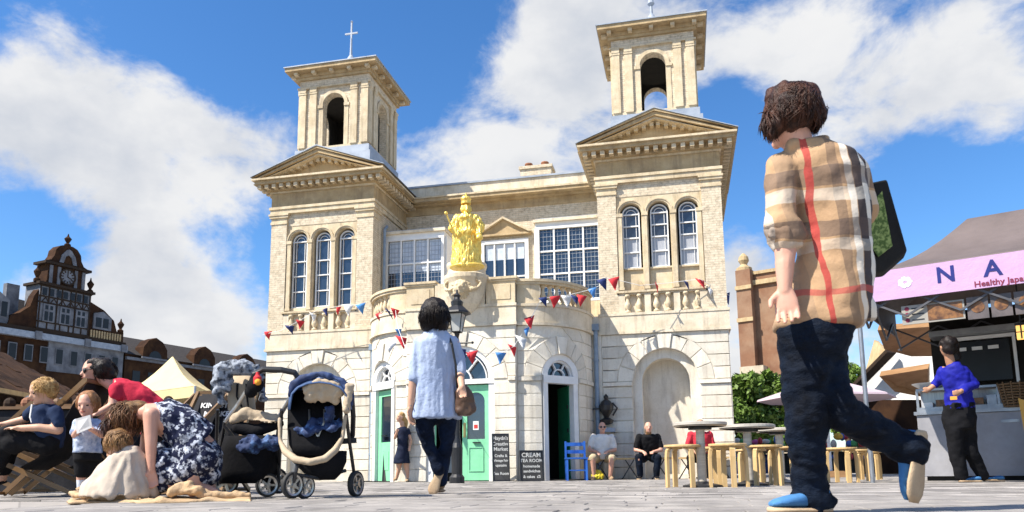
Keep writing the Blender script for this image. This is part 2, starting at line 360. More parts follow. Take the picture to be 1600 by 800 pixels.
def masonry(F, wall, u0, u1, openings, rows, step=.62, sub=1, z_imp=(2.03, 2.13), d0=-.14):
    """courses of rusticated blocks around arched openings (cx, r, zs, R2)"""
    def spans(za, zb):
        S = [[u0, u0, u1, u1]]
        for cx, r, zs, R2 in openings:
            def hw(z): return r if zb <= zs + .01 else (math.sqrt(max(R2 * R2 - (z - zs) ** 2, 0)) if z < zs + R2 else 0)
            a, b = hw(za), hw(zb)
            if a <= 0 and b <= 0: continue
            new = []
            for l0, l1, r0, r1 in S:
                if r0 < cx - a or l0 > cx + a: new.append([l0, l1, r0, r1]); continue
                if cx - max(a, b) - l0 > .06: new.append([l0, l1, cx - a, cx - b])
                if r0 - (cx + max(a, b)) > .06: new.append([cx + a, cx + b, r0, r1])
            S = new
        return S
    for k, (za, zb) in enumerate(rows):
        imp = abs(za - z_imp[0]) < .01
        for l0, l1, r0, r1 in spans(za, zb):
            L = min(r0, r1) - max(l0, l1); n = max(1, round(L / (step * (1.6 if imp else 1)))); cuts = [0]
            for j in range(1, n): cuts.append((j + (.22 if k % 2 else -.22)) / n)
            cuts.append(1)
            for j in range(n):
                a0, a1 = cuts[j], cuts[j + 1]; g = .007
                lb, lt = l0 + (r0 - l0) * a0 + g, l1 + (r1 - l1) * a0 + g; rb, rt = l0 + (r0 - l0) * a1 - g, l1 + (r1 - l1) * a1 - g
                b = B(F); pr = .035 if imp else 0
                if sub == 1: b.prism([(lb, za + g), (rb, za + g), (rt, zb - g), (lt, zb - g)], d0, pr, .012)
                else:
                    m = max(1, round((rb - lb) / .12)); bot = [(lb + (rb - lb) * i / m, za + g) for i in range(m + 1)]; top = [(lt + (rt - lt) * i / m, zb - g) for i in range(m + 1)]
                    for i in range(m): b.prism([bot[i], bot[i + 1], top[i + 1], top[i]], d0, pr)
                b.build('stone_block', M['stone_low'], wall)
    for cx, r, zs, R2 in openings:
        n = 9 if R2 > .8 else 7
        for k in range(n):
            a = math.pi * k / n + .01; b_ = math.pi * (k + 1) / n - .01; R = R2 - .006; key = (k == n // 2)
            pts = [(cx + r * math.cos(a), zs + r * math.sin(a))]
            pts.append((cx + R * math.cos(a), zs + R * math.sin(a)))
            if not key: pts.append((cx + R * math.cos((a + b_) / 2), zs + R * math.sin((a + b_) / 2)))
            else: pts.append((cx + R * math.cos(a), zs + R * 1.0)); pts.append((cx + R * math.cos(b_), zs + R * 1.0))
            pts.append((cx + R * math.cos(b_), zs + R * math.sin(b_))); pts.append((cx + r * math.cos(b_), zs + r * math.sin(b_)))
            pts.append((cx + r * math.cos((a + b_) / 2), zs + r * math.sin((a + b_) / 2)))
            B(F).prism(pts, d0, .03 if key else .0, .008).build('voussoir', M['stone_low'], wall)
def rows_(top=3.2):
    r = [(i * 2.03 / 8, (i + 1) * 2.03 / 8) for i in range(8)] + [(2.03, 2.13)]; h = (top - 2.13) / 4
    return r + [(2.13 + i * h, 2.13 + (i + 1) * h) for i in range(4)]
def front_core(F, parent, u0, u1, ops, z1=3.2, d0=-.3, d1=-.02, name='backing_wall'):
    b = B(F); cuts = sorted({u0, u1} | {c - r for c, r, *_ in ops} | {c + r for c, r, *_ in ops})
    for a, c in zip(cuts, cuts[1:]):
        op = [o for o in ops if o[0] - o[1] - 1e-6 <= a and c <= o[0] + o[1] + 1e-6]; n = max(1, round((c - a) / .11))
        for i in range(n):
            x0, x1 = a + (c - a) * i / n, a + (c - a) * (i + 1) / n
            if op:
                cx, r, zs = op[0][:3]; f = lambda x: zs + math.sqrt(max(r * r - (x - cx) ** 2, 0))
                b.hexa(x0, x1, f(x0), z1, f(x1), z1, d0, d1)
            else: b.hexa(x0, x1, 0, z1, 0, z1, d0, d1)
    return b.build(name, M['stone_low'], parent)
def baluster_mesh(h=.4, r=.045):
    return B().lathe([(r * .95, 0), (r * .95, h * .1), (r * .45, h * .14), (r * .5, h * .2), (r * 1.05, h * .36), (r * .95, h * .48), (r * .5, h * .72), (r * .42, h * .8), (r * .75, h * .86), (r * .9, h * .9), (r * .9, h)], n=10).mesh('baluster')
bal_me = baluster_mesh(.42, .075); bal_me.materials.append(M['stone']); bal_me.polygons.foreach_set('use_smooth', [True] * len(bal_me.polygons))
def arched_window(F, u, z0, zs, r, rowsz, d, low='glass', parent=None):
    b = B(F)
    w = .028
    b.ubox(u - r, u - r + w, z0, zs, d, d + .05); b.ubox(u + r - w, u + r, z0, zs, d, d + .05); b.ubox(u - r, u + r, z0, z0 + w, d, d + .055)
    b.arch(u, zs, r - w, r, d, d + .05, 12)
    b.ubox(u - r * .6, u - r * .6 + .012, z0, zs, d + .004, d + .03); b.ubox(u + r * .6 - .012, u + r * .6, z0, zs, d + .004, d + .03)
    b.arch(u, zs, r * .6 - .012, r * .6, d + .004, d + .03, 10)
    zz = [z0] + rowsz + [zs]
    for k, z in enumerate(zz[1:]): b.ubox(u - r + w, u + r - w, z - .014, z + .014, d + .002, d + .045 + .002 * k)
    f = b.build('window', M['white'], parent or house)
    for k, (a, c) in enumerate(zip(zz, zz[1:])):
        for (x0, x1) in ((-r + .004, -r * .6), (-r * .6 + .003, r * .6 - .003), (r * .6, r - .004)):
            B(F).ubox(u + x0, u + x1, a + .006, c - .006, d - .012, d).build('pane', M[low if k < len(rowsz) - (0 if low == 'glass' else 1) else 'glass'], f)
    pts = [(u + (r - .006) * math.cos(math.pi * i / 12), zs + .004 + (r - .006) * math.sin(math.pi * i / 12)) for i in range(13)]
    B(F).prism(pts, d - .012, d).build('pane', M['glass'], f)
    return f
def rect_window(F, u0, u1, z0, z1, nu, nz, d, parent, zs=None, lead=True, blind=None, name='window', fw=.07):
    b = B(F); zs = zs or [z0 + (z1 - z0) * i / nz for i in range(nz + 1)]; us = [u0 + (u1 - u0) * i / nu for i in range(nu + 1)]
    b.ubox(u0 - fw, u0, z0 - fw, z1 + fw, d, d + .07); b.ubox(u1, u1 + fw, z0 - fw, z1 + fw, d, d + .07)
    b.ubox(u0, u1, z1, z1 + fw, d, d + .068); b.ubox(u0, u1, z0 - fw, z0, d, d + .072)
    for u in us[1:-1]: b.ubox(u - .02, u + .02, z0, z1, d, d + .05)
    for z in zs[1:-1]: b.ubox(u0, u1, z - .018, z + .018, d, d + .046)
    f = b.build(name, M['white'], parent)
    for i in range(nu):
        for j in range(len(zs) - 1):
            B(F).ubox(us[i] + .004, us[i + 1] - .004, zs[j] + .004, zs[j + 1] - .004, d - .012, d).build('pane', M['glass'], f)
    if lead:
        l = B(F)
        for i in range(nu):
            for k in range(1, 4):
                x = us[i] + (us[i + 1] - us[i]) * k / 4; l.ubox(x - .003, x + .003, z0, z1, d + .001, d + .012)
        k = 0; z = z0 + .1
        while z < z1: l.ubox(u0, u1, z - .004, z + .004, d + .0015, d + .0125); z += .115
        l.build('glazing_lead', M['lead'], f)
    if blind:
        for i in range(nu):
            B(F).ubox(us[i] + .03, us[i + 1] - .03, blind, z1 - .01, d + .0005, d + .003).build('blind', M['blind'], f)
    return f
def entab(x0, x1, y0, y1, dent=True, parent=house):
    """architrave, frieze, dentils, cornice wrapped round a rectangle"""
    def ring(z0, z1, o, m, name='entablature'): return B().box(x0 - o, x1 + o, y0 - o, y1, z0, z1).build(name, M[m], parent)
    e = ring(6.75, 6.86, .03, 'stone'); 
    ring(6.862, 6.93, .055, 'stone', 'architrave'); ring(6.932, 7.29, .012, 'stone_tan', 'frieze'); ring(7.292, 7.34, .05, 'stone', 'bed_moulding')
    c = ring(7.47, 7.56, .33, 'stone_tan', 'cornice'); ring(7.342, 7.468, .12, 'stone_tan', 'soffit_band')
    B().box(x0 - .39, x1 + .39, y0 - .39, y1, 7.562, 7.61).build('cornice_lip', M['stone'], parent)
    dm = B().box(-.05, .05, -.17, 0, 0, .1).mesh('modillion'); dm.materials.append(M['stone'])
    n = 17
    for i in range(n): inst(dm, 'modillion', (x0 - .22 + (x1 - x0 + .44) * i / (n - 1), y0 - .119, 7.365), c)
    for sx, X in ((1, x1 + .119), (-1, x0 - .119)):
        k = 0
        while y0 + .02 + k * .2 < y1 - .05: inst(dm, 'modillion', (X, y0 + .02 + k * .2, 7.365), c, rotz=math.pi / 2 * sx); k += 1
def wing(X0, left):
    F = FR(X0, Yf); mid = WW / 2
    wall = front_core(F, house, 0, WW, [(mid, .72, 2.13, 1.05)], name='rusticated_wall')
    masonry(F, wall, 0, WW, [(mid, .72, 2.13, 1.05)], rows_())
    # niche
    b = B(F); b.archwall(mid - .735, mid + .735, 0, 2.9, mid, .52, 2.13, -.34, -.15); b.build('niche_surround', M['stone_low'], house)
    B(F).ubox(mid - .8, mid + .8, 0, 3.0, -.62, -.55).build('niche_back', M['stone_low'], house)
    b = B(F); b.ubox(mid - .54, mid - .52, 0, 2.13, -.56, -.34); b.ubox(mid + .52, mid + .54, 0, 2.13, -.56, -.34); b.arch(mid, 2.13, .52, .56, -.56, -.34, 16); b.build('niche_lining', M['stone_low'], house)
    B(F).ubox(mid - .52, mid + .52, 0, .1, -.55, -.36).build('niche_sill', M['stone_low'], house)
    # side walls of the ground floor, blocks on the sides a step to the side could show
    for FF, nm in ((SR_(X0 + WW, Yf), 1), (SL_(X0, Yf), -1)):
        L = 2.2 if (left and nm > 0) or (not left and nm < 0) else 6
        sw = B(FF).ubox(0.02, L, 0, 3.2, -.3, -.02).build('side_wall', M['stone_low'], house)
        if L > 3:
            for k, (za, zb) in enumerate(rows_()):
                u = .0 if k % 2 else .3
                if u: B(FF).ubox(.012, u - .007, za + .007, zb - .007, -.014, .0).build('stone_block', M['stone_low'], sw)
                while u < 6: B(FF).ubox(u + (.012 if u == 0 else .007), min(u + .75, 6) - .007, za + .007, zb - .007, -.014, .0).build('stone_block', M['stone_low'], sw); u += .75
    # band
    B().box(X0 - .05, X0 + WW + .05, Yf - .05, Yf + 6, 3.2, 3.26).build('string_course', M['stone_mid'], house)
    B().box(X0 - .03, X0 + WW + .03, Yf - .03, Yf + 6, 3.262, 3.62).build('plinth_band', M['stone_mid'], house)
    B().box(X0 - .045, X0 + WW + .045, Yf - .045, Yf + 6, 3.622, 3.68).build('plinth_cap', M['stone_mid'], house)
    # upper core
    up = B(); up.box(X0 + .05, X0 + WW - .05, Yf + .3, Yf + 6, 3.68, 6.75); up.build('upper_wall', M['brick'], house)
    for s in (0, 1):
        xa = X0 if s == 0 else X0 + WW - .43
        B().box(xa, xa + .43, Yf, Yf + .43, 3.68, 6.48).build('brick_pilaster', M['brick'], house)
        cp = B(); cp.box(xa - .02, xa + .45, Yf - .02, Yf + .45, 6.48, 6.54); cp.box(xa - .005, xa + .435, Yf - .005, Yf + .44, 6.54, 6.64); cp.box(xa - .04, xa + .47, Yf - .04, Yf + .47, 6.64, 6.70); cp.box(xa - .06, xa + .49, Yf - .06, Yf + .49, 6.7, 6.748)
        cp.build('capital', M['stone'], house)
        X = X0 + .02 if s == 0 else X0 + WW - .32
        B().box(X, X + .3, Yf + .43, Yf + 6, 3.68, 6.75).build('side_wall', M['brick'], house)
    # stone screen with three arches
    zs = 6.02; us = [mid - .64, mid, mid + .64]; z0 = 4.22; r = .2
    b = B(F); edges = [.43, mid - .32, mid + .32, WW - .43]
    for i, u in enumerate(us): b.archwall(edges[i], edges[i + 1], z0, 6.42, u, r + .045, zs, -.26, -.06)
    sc_ = b.build('arcade_screen', M['stone'], house)
    B(F).ubox(.43, WW - .43, 6.422, 6.75, -.3, -.05).build('brick_spandrel', M['brick'], house)
    for i, u in enumerate(us):
        a = B(F); a.arch(u, zs, r + .05, r + .085, -.06, -.035, 14); a.arch(u, zs, r + .087, r + .118, -.06, -.015, 14); a.build('archivolt', M['stone'], sc_)
    for u in [edges[0] + .07] + edges[1:3] + [edges[3] - .07]:
        c = B(F); c.ubox(u - .05, u + .05, z0, 5.94, -.06, -.02); c.ubox(u - .07, u + .07, 5.942, 6.02, -.06, -.005); c.ubox(u - .065, u + .065, z0, z0 + .06, -.06, -.012); c.build('colonnette', M['stone'], sc_)
    for i, u in enumerate(us):
        if left: arched_window(F, u, 4.3, zs, r, [4.72, 5.12, 5.5], -.2, 'glass')
        else:
            arched_window(F, u, 4.74, zs, r, [5.12, 5.46, 5.74], -.2, 'glass2')
            B(F).ubox(u - r - .04, u + r + .04, z0, 4.735, -.24, -.15).build('window_panel', M['stone'], house)
        B(F).ubox(u - r - .05, u + r + .05, (4.22 if left else 4.7), (4.295 if left else 4.738), -.22, -.1).build('sill', M['stone'], house)
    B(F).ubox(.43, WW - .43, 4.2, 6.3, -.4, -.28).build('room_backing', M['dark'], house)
    # blind balustrade
    bl = B(F).ubox(.43, WW - .43, 3.682, 4.1, -.26, -.09).build('balustrade', M['stone_mid'], house)
    B(F).ubox(.40, WW - .40, 4.1, 4.14, -.26, .0).build('rail', M['stone'], bl); B(F).ubox(.38, WW - .38, 4.142, 4.19, -.26, .035).build('rail', M['stone'], bl)
    for g in us:
        for o in (-.13, .13): inst(bal_me, 'baluster', F(g + o, 3.685, -.04), bl)
    for u in (.5, mid - .32, mid + .32, WW - .5): B(F).ubox(u - .07, u + .07, 3.683, 4.099, -.09, .0).build('pedestal', M['stone_mid'], bl)
    entab(X0, X0 + WW, Yf, Yf + (6 if True else 0))
    # pediment
    cx = X0 + mid; o = .39; ya = Yf - o; yb = Yf + 3.4; ap = 8.31
    ped = B(); ped.F = FR(0, 0); 
    ped.prism([(X0 - .02, 7.612), (X0 + WW + .02, 7.612), (cx, ap - .14)], -(Yf + .2), -(Yf - .02)); P = ped.build('pediment', M['stone_tan'], house)
    for s in (-1, 1):
        e = cx + s * (mid + o)
        for k, (t0, t1, oy, m) in enumerate(((.0, .055, 0, 'stone_tan'), (.057, .15, .04, 'stone_tan'), (.152, .2, .1, 'stone'))):
            b = B(FR(0, 0)); b.prism([(e, 7.612 + .2 - t0 - .17), (cx, ap - t0), (cx, ap - t1), (e - s * t1 * 1.2, 7.612 + .2 - t1 * .9 - .1 if k == 0 else 7.613)], -yb, -(ya + oy)); b.build('raking_cornice', M[m], P)
        n = 8
        dm = B().box(-.045, .045, -.15, 0, 0, .09).mesh('modillion'); dm.materials.append(M['stone'])
        for i in range(n):
            f = (i + .6) / n; x = cx + s * (mid + .05) * (1 - f); z = 7.64 + (ap - .32 - 7.64) * f * 1.0
            inst(dm, 'modillion', (x, Yf - .021, z + .02), P)
        b = B(FR(0, 0)); b.prism([(cx + s * (mid + o + .03), 7.647), (cx + s * (mid + o + .03), 7.662), (cx, ap + .03), (cx, ap + .002)], -(yb + .01), -(ya - .02)); b.build('lead_roof', M['lead'], P)
    # belfry
    bx = X0 + .401; bw = 1.974; by = Yf + .49; bf = B(); bf.box(bx - .12, bx + bw + .12, by - .12, by + bw + .12, 7.6, 8.42); bf.box(bx - .06, bx + bw + .06, by - .06, by + bw + .06, 8.42, 8.62)
    bf.build('belfry_base', M['lead'], house)
    bel = B().box(bx, bx + bw, by, by + bw, 8.62, 8.7).build('belfry', M['stone'], house)
    for F2 in (FR(bx, by), SR_(bx + bw, by), SL_(bx, by), lambda u, z, d: (bx + u, by + bw + d, z)):
        u0, u1 = (.02, bw - .02) if F2(0, 0, 0)[1] == by and F2(1, 0, 0)[1] == by or F2(0, 0, 0)[1] > by + 1 else (.22, bw - .22)
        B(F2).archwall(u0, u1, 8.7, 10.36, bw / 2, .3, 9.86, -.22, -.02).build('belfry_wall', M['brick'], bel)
        B(F2).archwall(u0 + .03, u1 - .03, 8.7, 10.35, bw / 2, .305, 9.86, -.25, -.222).build('shade_lining', M['dark'], bel)  # added near-black boards inside each wall, interior shade put into their colour
        a = B(F2); a.arch(bw / 2, 9.86, .31, .4, -.03, .012, 14); a.ubox(bw / 2 - .45, bw / 2 - .3, 9.78, 9.86, -.03, .02); a.ubox(bw / 2 + .3, bw / 2 + .45, 9.78, 9.86, -.03, .02)
        a.ubox(bw / 2 - .42, bw / 2 - .301, 8.7, 9.779, -.03, -.005); a.ubox(bw / 2 + .301, bw / 2 + .42, 8.7, 9.779, -.03, -.005); a.build('arch_surround', M['stone'], bel)
        for u in (.005, .31, bw - .5, bw - .195):
            p = B(F2); p.ubox(u, u + .19, 8.7, 10.2, -.04, .03); p.ubox(u - .012, u + .202, 10.2, 10.25, -.04, .042); p.ubox(u - .002, u + .192, 10.252, 10.36, -.04, .05); p.build('pilaster', M['stone'], bel)
        B(F2).ubox(.02, bw - .02, 8.7, 8.98, -.21, -.17).build('parapet_rail', M['dark'], bel) if F2 is None else None
    B().box(bx + .23, bx + bw - .23, by + .23, by + bw - .23, 10.2, 10.35).build('shade_ceiling', M['dark'], bel)  # added near-black box overhead, its colour stands in for shade in the belfry
    B().box(bx - .05, bx + bw + .05, by - .05, by + bw + .05, 10.36, 10.4).build('architrave', M['stone'], bel)
    B().box(bx - .0, bx + bw + .0, by - .0, by + bw + .0, 10.402, 10.6).build('brick_frieze', M['brick'], bel)
    B().box(bx - .07, bx + bw + .07, by - .07, by + bw + .07, 10.602, 10.67).build('bed_moulding', M['stone_tan'], bel)
    B().box(bx - .1, bx + bw + .1, by - .1, by + bw + .1, 10.672, 10.77).build('soffit_band', M['stone_tan'], bel)
    B().box(bx - .3, bx + bw + .3, by - .3, by + bw + .3, 10.772, 10.87).build('cornice', M['stone_tan'], bel)
    dm = B().box(-.05, .05, -.13, 0, 0, .075).mesh('modillion'); dm.materials.append(M['stone'])
    for i in range(5):
        q = (bw + .2) * (i + .15) / 4.3 - .1 + .0
        inst(dm, 'modillion', (bx + q, by - .099, 10.69), bel); inst(dm, 'modillion', (bx + bw + .099, by + q, 10.69), bel, rotz=math.pi / 2); inst(dm, 'modillion', (bx - .099, by + q, 10.69), bel, rotz=-math.pi / 2)
    rf = B(); o = .33; c = (bx + bw / 2, by + bw / 2)
    rf.add([(bx - o, by - o, 10.872), (bx + bw + o, by - o, 10.872), (bx + bw + o, by + bw + o, 10.872), (bx - o, by + bw + o, 10.872), (bx - o, by - o, 10.9), (bx + bw + o, by - o, 10.9), (bx + bw + o, by + bw + o, 10.9), (bx - o, by + bw + o, 10.9), (c[0], c[1], 11.25)],
           [(3, 2, 1, 0), (0, 1, 5, 4), (1, 2, 6, 5), (2, 3, 7, 6), (3, 0, 4, 7), (4, 5, 8), (5, 6, 8), (6, 7, 8), (7, 4, 8)])
    rf.build('belfry_roof', M['lead'], bel)
    fn = B(); fn.lathe([(.12, 11.15), (.14, 11.3), (.08, 11.4), (.1, 11.52), (.13, 11.62), (.09, 11.72), (.04, 11.8), (.03, 12.05), (.028, 12.3)], (c[0], c[1], 0), 12)
    if left: fn.box(c[0] - .02, c[0] + .02, c[1] - .02, c[1] + .02, 12.3, 12.8); fn.box(c[0] - .19, c[0] + .19, c[1] - .018, c[1] + .018, 12.44, 12.485); fn.lathe([(.0, 12.78), (.04, 12.82), (0, 12.87)], (c[0], c[1], 0), 8)
    else: fn.lathe([(.02, 12.0), (.09, 12.08), (.06, 12.2), (.02, 12.3), (.01, 12.7)], (c[0], c[1], 0), 10)
    fn.build('finial', M['lead'], bel, smooth=False)
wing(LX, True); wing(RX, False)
# centre range
b = B(); b.box(LX + WW, RX, YC, YC + .4, 3.6, 7.2); b.build('centre_wall', M['brick'], house)
B().box(LX + WW, RX, YC - .03, YC + .4, 7.2, 7.29).build('architrave', M['stone_tan'], house)
B().box(LX + WW, RX, YC - .015, YC + .4, 7.292, 7.42).build('frieze', M['stone_tan'], house)
B().box(LX + WW + .0, RX - .0, YC - .36, YC + .4, 7.47, 7.56).build('cornice', M['stone_tan'], house)
B().box(LX + WW + .0, RX - .0, YC - .18, YC + .4, 7.422, 7.468).build('bed_moulding', M['stone_tan'], house)
B().box(LX + WW + .392, RX - .392, YC - .39, YC + .4, 7.562, 7.61).build('cornice_lip', M['stone'], house)
B().box(LX + WW + .1, RX - .1, YC - .2, YC + .4, 7.612, 7.93).build('parapet', M['stone_mid'], house)
B().box(LX + WW + .1, RX - .1, YC - .24, YC + .45, 7.932, 7.98).build('parapet_coping', M['lead'], house)
B().box(LX + .2, RX + WW - .2, YC + .5, YC + 6, 3.0, 7.7).build('rear_range', M['brick'], house)
ch = B(); ch.box(-4.3, -3.4, 20.6, 21.1, 7.7, 8.82); ch.box(-4.34, -3.36, 20.56, 21.14, 8.82, 8.9); ch = ch.build('chimney', M['brick'], house)
for x in (-4.1, -3.62): B().lathe([(.11, 8.9), (.12, 8.94), (.1, 9.0), (.12, 9.04), (.11, 9.07)], (x, 20.85, 0), 12).build('chimney_pot', M['terracotta'], ch)
# oriels on the terrace
YO = 17.75
for xa, xb, nm in ((-7.288, -5.68, 0), (-3.354, -1.747, 1)):
    F = FR(xa, YO); w = xb - xa
    B().box(xa, xb, YO, YC, 6.08, 6.2).build('oriel_fascia', M['white'], house); B().box(xa - .04, xb - .0 if nm else xb + .04, YO - .08, YC, 6.2, 6.27).build('oriel_cornice', M['stone_mid'], house); B().box(xa, xb, YO + .03, YC, 6.27, 6.32).build('oriel_roof', M['lead'], house)
    rect_window(F, .1, w - .08, 4.25, 6.03, 4, 3, -.05, house, zs=[4.25, 4.75, 5.42, 6.03] if not nm else [4.25, 4.9, 5.47, 6.03], lead=1 if not nm else 2, blind=5.2 if not nm else None)
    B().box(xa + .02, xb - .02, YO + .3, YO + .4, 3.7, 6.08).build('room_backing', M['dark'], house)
    B().box(xa, xb, YO - .02, YO + .1, 3.66, 4.17).build('oriel_apron', M['stone'], house)
    X = xb if not nm else xa
    B().box(X - .04, X + .04, YO + .08, YC, 3.66, 6.08).build('oriel_cheek', M['white'], house)
F = FR(-5.25, YC)
rect_window(F, .22, 1.33, 4.9, 6.22, 4, 2, .014, house, zs=[4.9, 5.3, 6.22], lead=None, blind=5.78, fw=.1)
B(F).ubox(.02, 1.5, 6.42, 6.47, 0, .16).build('window_hood', M['stone_tan'], house)
hp = B(F); hp.prism([(0, 6.472), (1.52, 6.472), (.76, 6.86)], 0, .1); hp = hp.build('window_pediment', M['stone_tan'], house)
for s in (0, 1):
    q = B(F); a, c = (-.03, .76) if s == 0 else (1.55, .76); q.prism([(a, 6.474), (c, 6.93), (c, 6.87), (a + (.1 if s == 0 else -.1), 6.476)], 0, .2); q.build('raking_cornice', M['stone'], hp)
B(F).ubox(-.6, -.2, 4, 6.3, 0, .06).build('brick_pier', M['brick'], house); B(F).ubox(1.66, 1.84, 4, 6.3, 0, .06).build('brick_pier', M['brick'], house)
# bay, ground floor
T1, T2 = s_of_t(.70), s_of_t(.56)
for side, sc0, nm in ((1, T1, 'right'), (-1, T2, 'left')):
    F = curve(side); op = [(sc0, .49, 2.13, .86)]
    wall = front_core(F, house, 0.0, SLEN, [(sc0, .49, 2.13, .86)], name='curved_wall')
    masonry(F, wall, 0, SLEN, op, rows_(), step=.55, sub=2, d0=-.12)
    us = [SLEN * i / 26 for i in range(27)]
    B(F).strip(us, 3.2, 3.26, -.3, .06).build('string_course', M['stone_mid'], house); B(F).strip(us, 3.262, 3.6, -.3, .03).build('plinth_band', M['stone_mid'], house)
    B(F).strip(us, 3.602, 3.66, -.3, .055).build('plinth_cap', M['stone_mid'], house)
    ba, bb = .5, 1.72
    u1 = [ba * i / 6 for i in range(7)]; u2 = [bb + (SLEN - bb) * i / 8 for i in range(9)]
    B(F).strip(u1, 3.662, 4.08, -.16, .0).build('parapet', M['stone'], house); B(F).strip(u2, 3.662, 4.08, -.16, .0).build('parapet', M['stone'], house)
    br = B(F).strip(us, 4.08, 4.13, -.2, .03).build('bay_balustrade', M['stone'], house); B(F).strip(us, 4.132, 4.19, -.22, .06).build('coping', M['stone'], br)
    for i in range(7): inst(bal_me, 'baluster', F(ba + (bb - ba) * (i + .5) / 7, 3.662, -.08), br, scale=(.85, .85, 1))
    # door set in a flat chord
    P0 = Vector(F(sc0 - .47, 0, -.06)); P1 = Vector(F(sc0 + .47, 0, -.06))
    if side < 0: P0, P1 = P1, P0
    dx = (P1 - P0).normalized(); nn = Vector((dx.y, -dx.x, 0)); hw = (P1 - P0).length / 2; cc = (P0 + P1) / 2
    D = lambda u, z, d, cc=cc, dx=dx, nn=nn: tuple(cc + dx * u + nn * d + Vector((0, 0, z)))
    fr = B(D); fr.ubox(-hw, -hw + .11, 0, 2.0, -.1, .06); fr.ubox(hw - .11, hw, 0, 2.0, -.1, .06); fr.ubox(-hw, hw, 2.0, 2.16, -.1, .08); fr.arch(0, 2.162, hw - .11, hw + .02, -.1, .06, 16)
    fr = fr.build('door_frame', M['white'], house)
    fg = B(D); fg.arch(0, 2.162, hw - .15, hw - .112, -.06, .0, 16); fg.arch(0, 2.162, .13, .155, -.05, .0, 10)
    for a in (60, 120): 
        ca, sa = math.cos(math.radians(a)), math.sin(math.radians(a)); px_, pz_ = -sa * .012, ca * .012
        fg.prism([(ca * .15 + px_, 2.162 + sa * .15 + pz_), (ca * .15 - px_, 2.162 + sa * .15 - pz_), (ca * (hw - .13) - px_, 2.162 + sa * (hw - .13) - pz_), (ca * (hw - .13) + px_, 2.162 + sa * (hw - .13) + pz_)], -.05, .0)
    fg.build('fanlight_bars', M['white'], fr)
    pts = [((hw - .12) * math.cos(math.pi * i / 14), 2.165 + (hw - .12) * math.sin(math.pi * i / 14)) for i in range(15)]
    B(D).prism(pts, -.08, -.065).build('fanlight_glass', M['glass'], fr)
    ow = hw - .11
    if side > 0:      # open, green leaf folded back inside at the right
        H = Vector(D(ow, 0, -.1)); dd = (-nn * 1.0 + dx * .2).normalized(); n2 = Vector((dd.y, -dd.x, 0))
        E = lambda u, z, d: tuple(H + dd * u + n2 * d + Vector((0, 0, z)))
        B(E).ubox(0, .55, .02, 1.98, -.02, .02).build('door_leaf', M['dkgreen'], house, label='dark green door leaf folded back inside')
        for z in (.5, 1.0, 1.5): B(E).ubox(.02, .06, z, z + .08, -.04, .04).build('hinge', M['black'], house)
    else:
        lf = B(D); lf.ubox(-ow, -ow + .13, .02, 1.98, -.07, -.02); lf.ubox(ow - .13, ow, .02, 1.98, -.07, -.02); lf.ubox(-ow + .13, ow - .13, .02, .85, -.07, -.022); lf.ubox(-ow + .13, ow - .13, 1.85, 1.98, -.07, -.022)
        lf = lf.build('door_leaf', M['green'], house, label='mint green glazed door leaf')
        B(D).ubox(-ow + .13, ow - .13, .85, 1.85, -.06, -.045).build('glass', M['glass'], lf); B(D).ubox(-ow + .2, ow - .2, .25, .65, -.022, -.012).build('panel', M['green'], lf)
        B(D).ubox(-.12, .06, .98, 1.0, -.02, .03).build('handle', M['black'], lf)
# flat pier with the middle door
F = FR(-5.712, 15.22); pw = 2.39; pm = pw / 2; op = [(pm, .72, 2.08, 1.02)]
wall = front_core(F, house, 0, pw, [(pm, .72, 2.08)], d0=-.3, name='pier_wall'); masonry(F, wall, 0, pw, op, [(i * 2.03 / 8, (i + 1) * 2.03 / 8) for i in range(8)] + [(2.03, 2.13)] + rows_()[9:], step=.6)
B(F).ubox(-.03, pw + .03, 3.2, 3.26, -.3, .05).build('string_course', M['stone_mid'], house); B(F).ubox(-.015, pw + .015, 3.262, 3.6, -.3, .03).build('plinth_band', M['stone_mid'], house); B(F).ubox(-.03, pw + .03, 3.602, 3.66, -.3, .05).build('plinth_cap', M['stone_mid'], house)
B(F).ubox(.0, pw, 3.662, 4.1, -.3, -.06).build('parapet', M['stone'], house)
for u in (0.0, pw - .62):
    p = B(F); p.ubox(u, u + .62, 3.662, 4.14, -.35, .02); p.ubox(u - .03, u + .65, 4.14, 4.18, -.38, .05); p.ubox(u - .05, u + .67, 4.18, 4.23, -.4, .07); p.build('parapet_pier', M['stone'], house)
    B(F).ubox(u + .1, u + .52, 3.75, 4.07, .02, .032).build('raised_panel', M['stone'], house)
bk = B(F)
bk.ubox(pm - .55, pm + .55, 3.662, 4.16, -.3, .04); 
cb = B().lathe([(.1, 3.45), (.2, 3.52), (.33, 3.66), (.42, 3.85), (.46, 4.1), (.5, 4.2), (.5, 4.28), (.42, 4.32), (.4, 4.42), (.43, 4.5), (.43, 4.56), (.36, 4.575)], (CX + .13, 15.28, 0), 28)
cb = cb.build('statue_corbel', M['stone_mid'], house, smooth=False); bk.build('parapet_block', M['stone_mid'], house)
mk = B(); c = Vector((CX + .13, 14.83, 3.97))
mk.ball(c, (.15, .1, .17)); mk.ball(c + Vector((0, -.08, -.02)), (.045, .07, .06)); mk.ball(c + Vector((-.06, -.07, .05)), .035); mk.ball(c + Vector((.06, -.07, .05)), .035); mk.ball(c + Vector((0, -.05, -.11)), (.08, .05, .05))
for i in range(18):
    a = 2 * math.pi * i / 18; mk.cap_(c + Vector((math.cos(a) * .12, .02, math.sin(a) * .14)), c + Vector((math.cos(a) * .24 + .03 * math.sin(i * 5), .05, math.sin(a) * .24)), .04, .02, 8)
for s in (-1, 1): mk.tube([c + Vector((s * .2, .0, -.05)), c + Vector((s * .34, .08, -.02)), c + Vector((s * .4, .14, .1)), c + Vector((s * .3, .1, .18))], .035, 8)
